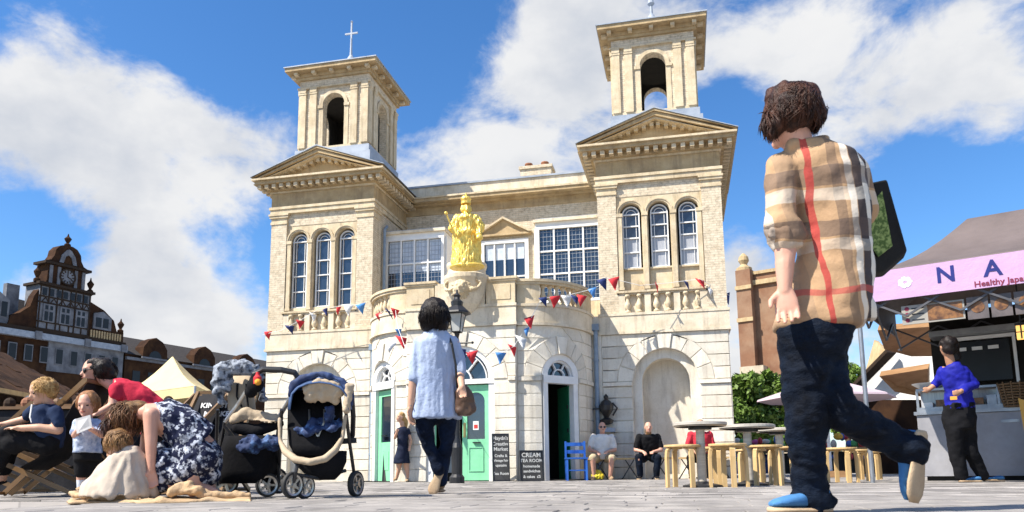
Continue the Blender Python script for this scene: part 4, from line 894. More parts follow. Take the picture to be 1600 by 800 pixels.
text('letter', 'N', M['navy'], bn, SF(bu(1485), 2.40, .024), ex, zx, .26, .002, bold=.006); text('letter', 'A', M['navy'], bn, SF(bu(1560), 2.40, .024), ex, zx, .26, .002, bold=.006)
text('banner_wording', 'Healthy Japanese', M['maroon'], bn, SF(bu(1528), 2.24, .024), ex, zx, .095, .0015, 'LEFT', bold=.0015)
fl = B(SF)
for i in range(7):
    a = i * .9; fl.prism([(bu(1420) + .05 * math.cos(a) + .035 * math.cos(t), 2.38 + .045 * math.sin(a) + .03 * math.sin(t)) for t in (0, 1.2, 2.4, 3.6, 4.8)], .02, .0225 + i * .0004)
fl.build('flower_mark', mat('pale_print', (.75, .72, .75), (.5, .45, .5), .6, 40), bn)
for u, d in ((.04, -.04), (LN - .04, -.04), (LN - .04, -DP + .04), (2.3, -.04)): B().tube([SF(u, .0, d), SF(u, 2.5, d)], .028, 8).build('pole', M['alu'], stl)
tr = B()
for d in (-.04, -DP + .04):
    for i in range(8): tr.bar(SF(i * .57, 1.98 if i % 2 else 2.3, d), SF((i + 1) * .57, 2.3 if i % 2 else 1.98, d), .012); tr.bar(SF(i * .57, 2.3 if i % 2 else 1.98, d - .02), SF((i + 1) * .57, 1.98 if i % 2 else 2.3, d - .02), .012)
for i in range(5): tr.bar(SF(.04, 1.98 if i % 2 else 2.3, -i * .6), SF(.04, 2.3 if i % 2 else 1.98, -(i + 1) * .6), .012)
tr.build('folding_frame', mat('dark_aluminium', (.09, .09, .1), None, .5, metal=.4), stl)
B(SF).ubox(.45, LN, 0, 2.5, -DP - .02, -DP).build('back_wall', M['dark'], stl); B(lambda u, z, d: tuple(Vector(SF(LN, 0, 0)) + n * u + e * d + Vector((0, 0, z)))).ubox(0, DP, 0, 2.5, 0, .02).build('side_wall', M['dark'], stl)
def board(name, px0, px1, y0, y1, dep, m, parent, label=None): return slab(name, [W(px0, y1, dep), W(px1, y1, dep), W(px1, y0, dep), W(px0, y0, dep)], .015, m, parent)
food = mat('food_photo', (.26, .12, .04), (.07, .03, .015), .4, 14, 4); cardm = mat('menu_card', (.3, .28, .25), (.24, .23, .2), .5)
UW = lambda px: bu(px)
def menu(u0, u1, z0, z1, m, dd=-.02):
    f = B(SF).ubox(u0, u1, z0, z1, -.1, -.08).build('menu_board', m, stl, label='hanging menu board with dish pictures')
    return f
u0, u1 = bu(1408), bu(1508); mb = menu(u0, u1, 1.88, 2.11, cardm)
B(SF).ubox(u0 + .28, u1 - .02, 1.9, 2.09, -.08, -.076).build('dish_picture', food, mb)
for k in range(3): B(SF).arch(u0 + .06, 1.93 + k * .07, 0, .026, -.08, -.077, 8, 0, 2 * math.pi).build('round_mark', M['maroon'], mb); B(SF).ubox(u0 + .11, u0 + .24, 1.92 + k * .07, 1.935 + k * .07, -.08, -.077).build('price_line', M['black'], mb)
dkc = mat('dark_menu_card', (.12, .1, .1), (.07, .06, .06), .4)
for a, c in ((1512, 1546), (1550, 1584), (1588, 1625)):
    mb = menu(bu(a), bu(c), 1.86, 2.12, dkc); B(SF).arch((bu(a) + bu(c)) / 2, 2.0, 0, .07, -.08, -.075, 14, 0, 2 * math.pi).build('dish_picture', food, mb)
# counter with glass case
cn = thing('food_counter', 'white stall counter with a steel edge carrying the glass display', 'counter', SF(.5, 0, -1.6))
ca, cb_ = .35, 1.62
B(SF).ubox(ca, cb_, .06, .88, -2.4, -1.7).build('cabinet', mat('grey_white_panel', (.3, .3, .32), (.22, .22, .24), .5, 2, 6, c3=(.2, .19, .18), s3=3, a3=.4), cn); B(SF).ubox(ca - .03, cb_ + .03, .885, .93, -2.43, -1.67).build('worktop', M['alu'], cn); B(SF).ubox(ca + .05, cb_ - .05, 0, .06, -2.35, -1.75).build('plinth', M['dark'], cn)
B(SF).ubox(cb_ - .3, cb_ - .1, .74, .78, -1.7, -1.69).build('badge', M['alu'], cn)
ds = thing('display_case', 'steel and glass food display case on the white counter', 'display case', SF(.6, .93, -1.7))
f = B(SF); f.ubox(ca, cb_ - .1, .935, .99, -2.35, -1.75); f.ubox(ca, cb_ - .1, 1.22, 1.25, -2.35, -1.8)
for u in (ca, ca + .5, ca + .95, cb_ - .13): f.ubox(u, u + .03, .99, 1.22, -1.8, -1.77)
f.build('frame', M['alu'], ds); B(SF).ubox(ca + .03, cb_ - .13, .99, 1.22, -2.0, -1.99).build('glass', M['glass2'], ds)
for k in range(7): B(SF).ubox(ca + .08 + k * .15, ca + .19 + k * .15, .99, 1.06 + .03 * (k % 3), -1.95, -1.83).build('tray', [M['white'], food, M['alu']][k % 3], ds)
bw = B(SF).lathe if False else None
c = Vector(SF(ca + .15, 1.25, -2.05)); B().lathe([(.1, 0), (.22, .08), (.23, .09), (.1, .02)], c, 18).build('serving_bowl', M['white'], ds)
sv = thing('service_window', 'pale framed service window with papers behind the counter', 'window', SF(.9, .9, -2.75))
f = B(SF); f.ubox(.68, .72, 1.35, 2.0, -2.75, -2.7); f.ubox(1.5, 1.54, 1.35, 2.0, -2.75, -2.7); f.ubox(.68, 1.54, 2.0, 2.05, -2.75, -2.7); f.ubox(.6, 1.6, .0, .9, -2.8, -2.7); f.build('frame', M['white'], sv); B(SF).ubox(.5, 1.64, 2.06, 2.14, -2.9, -2.45).build('awning_edge', M['alu'], sv)
B(SF).ubox(.55, 1.0, 1.0, 1.4, -2.69, -2.6).build('appliance', M['glass2'], sv); B(SF).ubox(.76, 1.46, 1.4, 1.98, -2.78, -2.76).build('pane', M['oglass'], sv)
for k in range(3): B(SF).ubox(.8 + k * .2, .93 + k * .2, 1.85, 1.9, -2.755, -2.74).build('paper', M['white'], sv)
bk = thing('wicker_basket', 'brown wicker basket on the right end of the counter', 'basket', SF(cb_ - .18, .93, -1.78)); c = Vector(SF(cb_ - .12, .935, -1.72)); M['wicker'] = mat('wicker', (.2, .12, .06), (.1, .06, .03), .8, 40)
q = B()
for k in range(9): q.lathe([(.13 + .006 * k, .035 * k), (.14 + .006 * k, .035 * k + .012), (.13 + .006 * k, .035 * k + .024)], c, 16)
q.build('weave', M['wicker'], bk); q = B()
for k in range(12): a = k * math.pi / 6; q.tube([c + Vector((math.cos(a) * .13, math.sin(a) * .13, 0)), c + Vector((math.cos(a) * .19, math.sin(a) * .19, .32))], .009, 5)
q.build('stakes', M['wicker'], bk)
yp = thing('yellow_panel', 'slanted yellow panel standing in the dark stall interior', 'panel', SF(bu(1545), .0, -1.2)); ym = mat('yellow_board', (.6, .33, .06), (.5, .27, .05), .6)
B(SF).prism([(bu(1529) + .25, 1.0), (bu(1562) + .3, .87), (bu(1562) + .32, .5), (bu(1529) + .28, .5)], -1.1, -1.06).build('face', ym, yp); B(SF).ubox(bu(1540) + .2, bu(1562) + .3, 0, .49, -1.5, -1.1).build('stand', M['dark'], yp)
lp = thing('stall_lamp', 'small warm lit lantern hanging in the dark stall', 'lamp', SF(bu(1590), 1.7, -.8)); em = mat('lamp_glow', (.9, .6, .2)); pb = em.node_tree.nodes['Principled BSDF'] if 'Principled BSDF' in em.node_tree.nodes else [x for x in em.node_tree.nodes if x.type == 'BSDF_PRINCIPLED'][0]; pb.inputs['Emission Color'].default_value = (1, .55, .15, 1); pb.inputs['Emission Strength'].default_value = .7
uu = bu(1590); B(SF).ubox(uu - .05, uu + .05, 1.68, 1.84, -.86, -.76).build('glass', em, lp); q = B(SF); q.ubox(uu - .06, uu + .06, 1.84, 1.87, -.87, -.75); q.ubox(uu - .008, uu + .008, 1.68, 1.84, -.76, -.75); q.ubox(uu - .05, uu + .05, 1.755, 1.765, -.76, -.751); q.tube([SF(uu, 1.87, -.81), SF(uu, 2.5, -.81)], .008, 6); q.build('frame', M['black'], lp)
# ================================================================ gilded statue
st = thing('gilded_statue', 'gilded statue of a robed queen with crown and sceptre above the bay', 'statue', (CX + .13, 15.3, 4.56))
DS = 15.12; k_ = DS / FPX; sw = lambda x, y, dd=0: W(x, y, DS + dd); hx = Vector((.975, .22, 0)); hy = Vector((-.22, .975, 0))
b = B(); b.loft([(sw((l + r) / 2, y), hx * (r - l) / 2 * k_, hy * q) for y, l, r, q in [(417, 709, 752, .2), (405, 710, 751, .19), (385, 711, 749, .18), (368, 712, 748, .17), (358, 714, 745, .16), (350, 716, 743, .15), (342, 713, 746, .16), (337, 718, 741, .13), (334, 725, 734, .07)]], 24)
for s, ex_, ey in ((-1, 709, 355), (1, 750, 353)):
    b.cap_(sw(729 + s * 14, 343), sw(ex_, ey + 2, -.03), .1, .1); b.cap_(sw(ex_, ey + 2, -.03), sw(ex_ + s * -2 + (6 if s < 0 else 0), 366, -.16), .085, .05)
    b.cap_(sw(729 + s * 14, 352, .05), sw(729 + s * 17, 410, .02), .08, .09)
b.ball(sw(729, 326), (.085, .09, .11)); b.cap_(sw(729, 330), sw(729, 338), .055, .08); b.ball(sw(728, 327, .03), (.11, .09, .12)); b.ball(sw(729, 362, -.1), (.17, .1, .1))
b.ball(sw(729, 328, -.09), (.02, .03, .025))
for i in range(13):
    a = i * .5; p0 = sw(729 + 12 * math.cos(a), 366, -.15 * abs(math.sin(a))); b.cap_(p0, sw(729 + 18 * math.cos(a), 414, -.2 * abs(math.sin(a))), .03, .045, 8)
blob('robed_figure', b, M['gold'], st, .012, 1, .028, 12, (2.4, 2.4, .5))
b = B(); b.lathe([(.1, 0), (.1, .04), (.085, .05), (.11, .1), (.09, .14), (.02, .17), (.02, .22)], sw(728, 319), 12)
b.build('crown', M['gold'], st); B().tube([sw(712, 368, -.2), sw(706, 355, -.24), sw(698, 336, -.28)], .016, 8).build('sceptre', M['gold'], st); q = B(); q.ball(sw(697, 333, -.28), .035, 8, 6); q.build('sceptre_head', M['gold'], st)
q = B(); q.ball(sw(749, 371, -.2), .07); q.build('orb', M['gold'], st); q = B(); q.lathe([(.34, -.03), (.36, 0), (.33, .03), (.05, .035)], sw(730, 417), 20, 1, .7); q.build('base', M['gold'], st)
# ================================================================ street lamp
c = G(714, 13); lm = thing('street_lamp', 'black traditional street lamp standing before the bay of the market hall', 'street lamp', c)
zt = lambda y: W(714, y, 13).z
L0, L1 = zt(512), zt(482)
b = B(); b.lathe([(.13, 0), (.13, .1), (.09, .15), (.1, .6), (.07, .68), (.055, .8), (.045, 1.6), (.055, 1.65), (.04, 1.7), (.035, L0 - .3), (.06, L0 - .26), (.05, L0 - .2), (.03, L0 - .1), (.05, L0 - .02)], c, 14)
b.tube([c + Vector((-.28, 0, L0 - .2)), c + Vector((.28, 0, L0 - .2))], .014, 8); b.ball(c + Vector((.28, 0, L0 - .2)), .025, 8, 6); b.ball(c + Vector((-.28, 0, L0 - .2)), .025, 8, 6); b.build('post', M['black'], lm)
b = B()
r0, r1 = .1, .17
for i in range(4):
    a = math.pi / 4 + i * math.pi / 2; a2 = a + math.pi / 2; P = lambda r, z, a: c + Vector((math.cos(a) * r, math.sin(a) * r, z))
    b.tube([P(r0, L0, a), P(r1, L1, a)], .01, 6); b.tube([P(r0, L0, a), P(r0, L0, a2)], .01, 6); b.tube([P(r1, L1, a), P(r1, L1, a2)], .012, 6)
    B().add([P(r0, L0, a), P(r0, L0, a2), P(r1, L1, a2), P(r1, L1, a)], [(0, 1, 2, 3)]).build('lamp_glass', mat('lamp_pane', (.45, .46, .44), (.35, .36, .34), .1) if i == 0 else bpy.data.materials['lamp_pane'], lm)
b.build('lantern_frame', M['black'], lm); b = B().lathe([(.25, L1), (.24, L1 + .03), (.14, L1 + .12), (.1, L1 + .14), (.11, L1 + .22), (.06, L1 + .26), (.05, L1 + .3), (.07, L1 + .33), (.02, L1 + .38), (.015, L1 + .44)], c, 8, rot=math.pi / 8); b.build('lantern_roof', M['black'], lm)
# ================================================================ bunting
FC = {'r': mat('red_cloth', (.6, .03, .04)), 'n': mat('navy_cloth', (.02, .035, .14)), 'w': mat('white_cloth', (.75, .75, .74)), 'b': mat('blue_cloth', (.08, .26, .6))}
def bunting(label, pts, flags, sag=.0):
    P = [W(*p) for p in pts]; t = thing('bunting', label, 'bunting', P[0], 'bunting strung across the market hall')
    B().tube(P, .006, 5).build('cord', FC['w'], t)
    for i, (x, y, dep, cc, s, a) in enumerate(flags):
        p = W(x, y, dep); r = (Vector((.98, .2, 0)) * math.cos(a) + Vector((-.2, .98, 0)) * math.sin(a) * .6 + Vector((0, 0, .35 * math.sin(a * 3 + i))) ).normalized() * s * .5
        dn = Vector((.25 * math.sin(i * 2.1) + .3 * math.sin(a), -.2, -1)).normalized() * s * 1.15
        m = 4; vs = []
        for j in range(m + 1):
            f = j / m; w_ = Vector((0, -.04 * math.sin(f * 4 + i), 0)); vs += [p - r * (1 - f) + dn * f + w_, p + r * (1 - f) * 1.0 + dn * f + w_ * .3]
        o = B().add(vs, [(2 * j, 2 * j + 1, 2 * j + 3, 2 * j + 2) for j in range(m)]).build('flag', FC[cc], t, smooth=True); o.modifiers.new('s', 'SOLIDIFY').thickness = .003
    return t
D1 = 18.2
bunting('bunting string crossing the balcony of the left tower wing', [(411, 523, 18.6), (440, 516, 18.5), (470, 500, 18.4), (500, 482, 18.3), (540, 478, 18.2), (572, 474, 18.1)],
        [(419, 518, 18.6, 'r', .2, .9), (453, 509, 18.5, 'n', .22, .7), (470, 501, 18.4, 'r', .2, .5), (489, 490, 18.35, 'w', .2, .8), (507, 482, 18.3, 'n', .2, 1.2), (529, 479, 18.25, 'r', .2, 1.2), (545, 477, 18.2, 'w', .24, .2), (564, 475, 18.1, 'b', .24, .1)])
bunting('bunting string over the left curve of the bay', [(583, 496, 17.2), (600, 486, 16.8), (618, 484, 16.5), (621, 510, 15.9), (632, 540, 15.2), (645, 560, 14.5)],
        [(592, 489, 17, 'r', .16, .3), (607, 485, 16.7, 'n', .2, 1.1), (618, 483, 16.5, 'r', .2, .6), (622, 514, 15.8, 'b', .2, 1.2), (626, 526, 15.6, 'r', .26, .6), (612, 535, 15.4, 'w', .2, .3)])
bunting('bunting string hanging in front of the middle door arch', [(700, 540, 14.6), (735, 552, 14.8), (783, 552, 15), (803, 541, 15.1), (820, 515, 15.2), (830, 497, 15.3), (846, 466, 15.4), (880, 463, 15.8), (925, 452, 16.6), (950, 440, 16.8)],
        [(738, 549, 14.8, 'r', .24, .2), (722, 545, 14.7, 'n', .18, .8), (783, 551, 15, 'b', .22, .4), (800, 540, 15.1, 'r', .22, .9), (813, 526, 15.1, 'w', .26, .3), (823, 512, 15.2, 'b', .17, .9), (827, 495, 15.3, 'r', .24, .5), (848, 465, 15.4, 'n', .19, .6), (868, 463, 15.6, 'r', .24, .3), (885, 462, 15.9, 'w', .24, .2), (897, 462, 16.1, 'n', .2, .3), (909, 461, 16.3, 'r', .24, .4), (925, 450, 16.6, 'b', .22, .5), (940, 436, 16.7, 'n', .26, .5)])
bunting('bunting string across the balcony of the right tower wing', [(940, 434, 16.7), (959, 436, 16.7), (1000, 446, 16.7), (1045, 442, 16.8), (1093, 436, 16.8), (1112, 446, 16.9), (1140, 462, 17)],
        [(959, 434, 16.7, 'r', .27, .3), (1004, 444, 16.7, 'n', .2, 1.2), (1026, 444, 16.75, 'r', .18, 1.2), (1072, 440, 16.8, 'n', .2, 1.1), (1093, 436, 16.8, 'r', .24, .6), (1111, 445, 16.9, 'w', .24, .4), (1134, 459, 17, 'n', .24, .6)])
# ================================================================ chalk boards
M['chalk'] = mat('chalk_board', (.035, .035, .035), (.06, .06, .06), .8, 3, 6); M['chalkw'] = mat('chalk_writing', (.7, .7, .66), (.4, .4, .38), .9, 60, 3); M['wood'] = mat('birch_wood', (.6, .42, .2), (.5, .33, .14), .5, 3, 6, stretch=(6, 6, .6)); M['woodd'] = mat('dark_wood', (.2, .11, .05), (.13, .07, .03), .6, 3, 6)
def chalkboard(label, px0, px1, ytop, dep0, dep1, lines, lean=.12):
    a, c = G(px0, dep0), G(px1, dep1); x = (c - a); w = x.length; x.normalize(); nb = Vector((-x.y, x.x, 0)); H = W((px0 + px1) / 2, ytop, (dep0 + dep1) / 2).z
    t = thing('chalkboard', label, 'chalkboard', (a + c) / 2, 'chalkboards by the bay')
    Z = (Vector((0, 0, 1)) * 1 + nb * lean).normalized(); nf = x.cross(Z) 
    if nf.y > 0: nf = -nf
    F = lambda u, z, d: tuple(a + x * u + Z * z + nf * d)
    B(F).ubox(.015, w - .015, .015, H - .015, -.01, .008).build('panel', M['chalk'], t)
    f = B(F); f.ubox(0, .025, 0, H, -.015, .016); f.ubox(w - .025, w, 0, H, -.015, .016); f.ubox(.025, w - .025, H - .025, H, -.015, .0155); f.ubox(.025, w - .025, 0, .025, -.015, .0155); f.build('frame', M['black'], t)
    B().bar(a + x * w * .5 + nb * .38, a + x * w * .5 + Z * H * .8, .012).build('prop', M['woodd'], t)
    for s, zf, sz in lines: text('chalk_writing', s, M['chalkw'], t, F(w / 2, H * zf, .009), x, Z, sz, .0008, bold=.002)
    return t
chalkboard('tall chalkboard with white writing beside the green middle door', 770, 797, 676, 15.0, 15.05, [('Haydn\'s', .9, .1), ('Creative', .78, .1), ('Market', .67, .1), ('Crafts &', .53, .075), ('Vintage Fair', .43, .06), ('upstairs', .33, .07), ('Tea Room', .16, .08)])
chalkboard('short chalkboard advertising cream tea left of the open dark doorway', 813, 850, 703, 14.9, 15.0, [('CREAM', .84, .12), ('TEA ROOM', .66, .09), ('homemade', .48, .075), ('sandwiches', .32, .075), ('& cakes  £5', .14, .075)])
chalkboard('small chalkboard on the paving behind the blonde woman in navy', 597, 631, 704, 16.5, 16.4, [('OPEN', .8, .1), ('Breakfast', .6, .07), ('Lunch', .42, .07), ('Coffee', .24, .07)])
# ================================================================ blue chair
M['bluep'] = mat('blue_painted_wood', (.02, .11, .42), (.015, .08, .34), .4)
c0 = G(901, 15.15); ch = thing('wooden_chair', 'bright blue wooden chair standing outside the open doorway', 'chair', c0)
def cb(x, y, z): return c0 + hx * x + hy * y + Vector((0, 0, z))
for x in (-.19, .19):
    B().bar(cb(x, -.18, 0), cb(x, -.18, .42), .02).build('leg', M['bluep'], ch); B().bar(cb(x, .18, 0), cb(x, .22, .78), .02).build('leg', M['bluep'], ch)
B().obox(cb(0, 0, .435), hx * .22, hy * .21, (0, 0, .015)).build('seat', M['bluep'], ch)
for z in (.57, .72): B().obox(cb(0, .21, z), hx * .19, hy * .01, (0, 0, .035)).build('backrest_rail', M['bluep'], ch)
for y in (-.18, .18): B().bar(cb(-.19, y, .2), cb(.19, y, .2), .012).build('stretcher', M['bluep'], ch)
# ================================================================ benches along the wall
for i, (px0, px1, lb) in enumerate([(918, 1052, 'long wooden bench with dark folding legs under the two seated men'), (1062, 1140, 'wooden bench by the wall behind the bar tables')]):
    a, c = G(px0, 16.1), G(px1, 16.0); bn_ = thing('bench', lb, 'bench', (a + c) / 2, 'benches along the market hall wall')
    for k in (-1, 1): B().bar(a + Vector((0, k * .09, .43)), c + Vector((0, k * .09, .43)), .085, .018).build('plank', M['wood'], bn_)
    for f in (.15, .5, .85):
        q = a + (c - a) * f; l = B(); l.bar(q + Vector((-.16, -.12, 0)), q + Vector((.1, -.12, .41)), .012); l.bar(q + Vector((.16, .12, 0)), q + Vector((-.1, .12, .41)), .012); l.bar(q + Vector((-.16, -.15, .02)), q + Vector((-.16, .15, .02)), .012); l.build('leg', M['black'], bn_)
c = G(934, 15.75); bg = thing('shopping_bag', 'crumpled yellow bag on the paving between the first seated man\'s feet', 'bag', c)
b = B(); b.loft([(c + Vector((0, 0, z)), hx * a, hy * d) for z, a, d in ((0.02, .12, .09), (.08, .13, .1), (.15, .1, .07), (.2, .04, .03))], 14); blob('sack', b, mat('yellow_plastic', (.75, .6, .04), (.65, .5, .03), .4), bg, .012, 1, .03, 18)
# wall ornament
c = Vector((-1.66, 16.86, 0)); wo = thing('wall_fountain', 'black cast iron wall fountain beside the grey drainpipe', 'wall fountain', c)
z0 = 1.18; q = B(); q.lathe([(.04, z0), (.13, z0 + .03), (.16, z0 + .1), (.05, z0 + .16), (.07, z0 + .2), (.15, z0 + .32), (.16, z0 + .42), (.1, z0 + .52), (.04, z0 + .56), (.055, z0 + .62), (.01, z0 + .68)], c, 14); q.bar(c + Vector((-.3, .02, z0 + .36)), c + Vector((.0, .02, z0 + .36)), .02); q.tube([c + Vector((.14, 0, z0 + .2)), c + Vector((.24, -.02, z0 + .36)), c + Vector((.14, 0, z0 + .48))], .02, 8); q.build('ornament', M['black'], wo)
for k, z in enumerate((1.02, .84, .66)): B().box(c.x - .16, c.x + .18, c.y - .1, c.y + .15, z, z + .09).build('shelf', M['lead'], wo)
B().box(c.x - .1, c.x + .12, c.y + .05, c.y + .155, 0, 1.15).build('back_plate', M['stone_mid'], wo)
# ================================================================ bar tables and stools
M['steel'] = mat('brushed_steel', (.6, .55, .47), (.45, .41, .35), .4, 5, 5, metal=.25, stretch=(1, 1, 8))
def rib(R, z): return [(R * .93, z), (R, z + .004), (R, z + .018), (R * .96, z + .024), (0.01, z + .026)]
def bar_table(label, px, dep, wpx, ytop):
    c = G(px, dep); R = wpx * dep / FPX / 2; H = W(px, ytop, dep).z; t = thing('bar_table', label, 'table', c, 'round bar tables')
    B().lathe([(R * .9, H - .012), (R, H - .006), (R, H + .02), (R * .96, H + .026), (.01, H + .028)], c, 40).build('table_top', M['steel'], t, smooth=False)
    b = B()
    for k in range(14): b.lathe([(R * (.16 + .06 * k), H - .014), (R * (.19 + .06 * k), H - .014), (R * (.175 + .06 * k), H - .02)], c, 32)
    b.build('ribbing', M['steel'], t); B().lathe([(.045, .02), (.045, H - .02)], c, 16).build('column', M['steel'], t); B().lathe([(.2, 0), (.2, .02), (.1, .04), (.05, .06)], c, 24).build('foot', M['black'], t); B().lathe([(.12, H - .05), (.12, H - .015)], c, 16).build('collar', M['black'], t)
bar_table('nearest round ribbed metal bar table, leftmost of the bar tables', 1098, 7.9, 84, 663)
bar_table('round metal bar table in the middle, right of the nearest one', 1172, 8.4, 86, 667)
bar_table('round metal bar table partly hidden behind the walking person in jeans', 1222, 9.4, 70, 672)
def stool():
    t = thing('stool', '', 'stool'); B().lathe([(.185, .41), (.19, .415), (.19, .43), (.185, .435), (.01, .436)], n=28).build('seat', M['wood'], t)
    b = B(); a = 0
    pts = [Vector((.185, 0, 0)), Vector((.183, 0, .3)), Vector((.175, 0, .37)), Vector((.15, 0, .405)), Vector((.05, 0, .408))]
    l = B()
    for p, q in zip(pts, pts[1:]): l.bar(p, q + (q - p).normalized() * .004, .024, .014, up=(0, 1, 0) if False else (0, 0, 1) if abs((q - p).z) < .05 else (1, 0, 0))
    m = l.build('leg', M['wood'], t)
    for k in range(1, 4): o = m.copy(); col.objects.link(o); o.rotation_euler.z = k * math.pi / 2
    m.rotation_euler.z = 0
    return t
s0 = stool(); first = True
for px, dep, rz, lb in [(1069, 7.9, .5, 'birch stool left of the nearest bar table column, leftmost of the stools'), (1140, 7.7, .2, 'birch stool between the first and second bar table columns'), (1198, 8.3, .9, 'birch stool just right of the second bar table column'), (1122, 8.7, .1, 'birch stool behind the second stool, half hidden by it'), (1229, 8.9, .3, 'birch stool touching the walking person\'s jeans'), (1176, 9.8, .6, 'birch stool behind the second bar table'), (1318, 9.6, .2, 'birch stool seen between the walking person\'s legs'), (1343, 10.6, .7, 'far birch stool right of the parasol pole'), (1360, 11.8, .4, 'farthest birch stool beside the food stall pole')]:
    o = s0 if first else copy_tree(s0); first = False
    c = G(px, dep); o.location = c; o.rotation_euler.z = rz; o['label'] = lb; o['group'] = 'birch stools'
# ================================================================ deckchairs
M['canvas_d'] = mat('charcoal_canvas', (.018, .018, .02), (.028, .028, .032), .9, 4, 4, .003, 40, spec=.12); M['pole_w'] = mat('varnished_wood', (.22, .13, .06), (.15, .085, .035), .4, 3, 5)
def deckchair(label, px, dep, ang, words=None, s=1.0, dark=True):
    c = G(px, dep); t = thing('deckchair', label, 'deckchair', c, 'deckchairs on the paving at the left'); ca, sa = math.cos(ang), math.sin(ang)
    fx = Vector((ca, sa, 0)); sx = Vector((-sa, ca, 0)); P = lambda f, w_, z: c + (fx * f + sx * w_ + Vector((0, 0, z))) * s
    for w_ in (-.3, .3): B().bar(P(.5, w_, .02), P(-.48, w_, 1.02), .014 * s, .022 * s).build('side_rail', M['pole_w'], t); B().bar(P(-.45, w_ * .9, .02), P(.45, w_ * .9, .42), .013 * s, .02 * s).build('seat_rail', M['pole_w'], t)
    B().bar(P(-.48, -.31, 1.02), P(-.48, .31, 1.02), .016 * s).build('top_bar', M['pole_w'], t); B().bar(P(.45, -.28, .42), P(.45, .28, .42), .016 * s).build('front_bar', M['pole_w'], t)
    B().bar(P(.5, -.3, .03), P(.5, .3, .03), .014 * s).build('foot_bar', M['pole_w'], t); B().bar(P(-.45, -.28, .03), P(-.45, .28, .03), .014 * s).build('foot_bar', M['pole_w'], t); B().bar(P(-.3, -.28, .25), P(-.05, -.28, .55), .01).build('prop_bar', M['pole_w'], t)
    pts = [(-.49, 1.04), (-.36, .8), (-.24, .55), (-.1, .34), (.08, .24), (.28, .28), (.46, .43)]; vs = []
    for f, z in pts: vs += [P(f, -.25, z), P(f, .25, z)]
    o = B().add(vs, [(2 * i, 2 * i + 1, 2 * i + 3, 2 * i + 2) for i in range(6)]).build('canvas_sling', M['canvas_d'], t, smooth=True); o.modifiers.new('s', 'SOLIDIFY').thickness = .006
    if words:
        n_ = (P(-.24, 0, .55) - P(-.49, 0, 1.04)).normalized(); off = sx.cross(n_); xx = sx
        for sg in (-1, 1):
            for i, wd in enumerate(words): text('canvas_lettering', wd, FC['w'], t, P(-.4, -.03, .87) + n_ * (.1 * i) + off * sg * .016, xx * -sg, -n_, .08, .001, bold=.003)
    return t
deckchair('dark deckchair carrying the boy at the far left', 62, 6.9, math.radians(195))
deckchair('dark deckchair right behind the toddler with the white sheet', 118, 7.6, math.radians(215))
deckchair('dark deckchair behind the stooping woman, left of the yellow one', 258, 7.4, math.radians(250))
deckchair('dark deckchair with white printed lettering beside the left pushchair', 322, 7.3, math.radians(285), ['KINGSTON', 'MARKET'], 1.0)
deckchair('dark deckchair at the left picture edge beyond the boy', -10, 8.6, math.radians(200))
yc = deckchair('yellow canvas deckchair between two dark ones behind the stooping woman', 292, 8.3, math.radians(265)); 
for o in bpy.data.objects:
    if o.parent == yc and o.name.startswith('canvas_sling'): o.data.materials[0] = mat('yellow_canvas', (.65, .4, .03))
for i, (px, dep, wd, h) in enumerate([(10, 9.6, 2.4, 1.0), (150, 10.2, 2.1, 1.08), (262, 11, 1.8, .9)]):  # dark masses added in place of the shade under the pavilion
    c = G(px, dep); mt = thing('shade_stand', ['dark covered stand added as shade behind the boy', 'dark covered stand added as shade behind the woman in red', 'dark covered stand added as shade in front of the cream tent'][i], 'market stand', c, 'dark covered stands added as shade')
    b = B(); b.loft([(c + Vector((0, 0, z)), hx * wd / 2 * f, hy * .35 * f) for z, f in ((.01, 1.03), (.3, 1.0), (h - .1, .99), (h - .01, .98), (h, .9))], 28, .35); b.build('dark_cover', M['canvas_d'], mt); B().obox(c + Vector((0, 0, h + .02)), hx * (wd / 2 + .04), hy * .38, (0, 0, .018)).build('top_board', M['woodd'], mt)
    for k in range(9): B().ball(c + hx * (k - 4) * wd / 10 + Vector((0, random.uniform(-.2, .2), h + .1)), (.07, .07, .08), 8, 6).build('goods', random.choice([M['terracotta'], M['woodd'], M['black'], M['timber']]), mt)
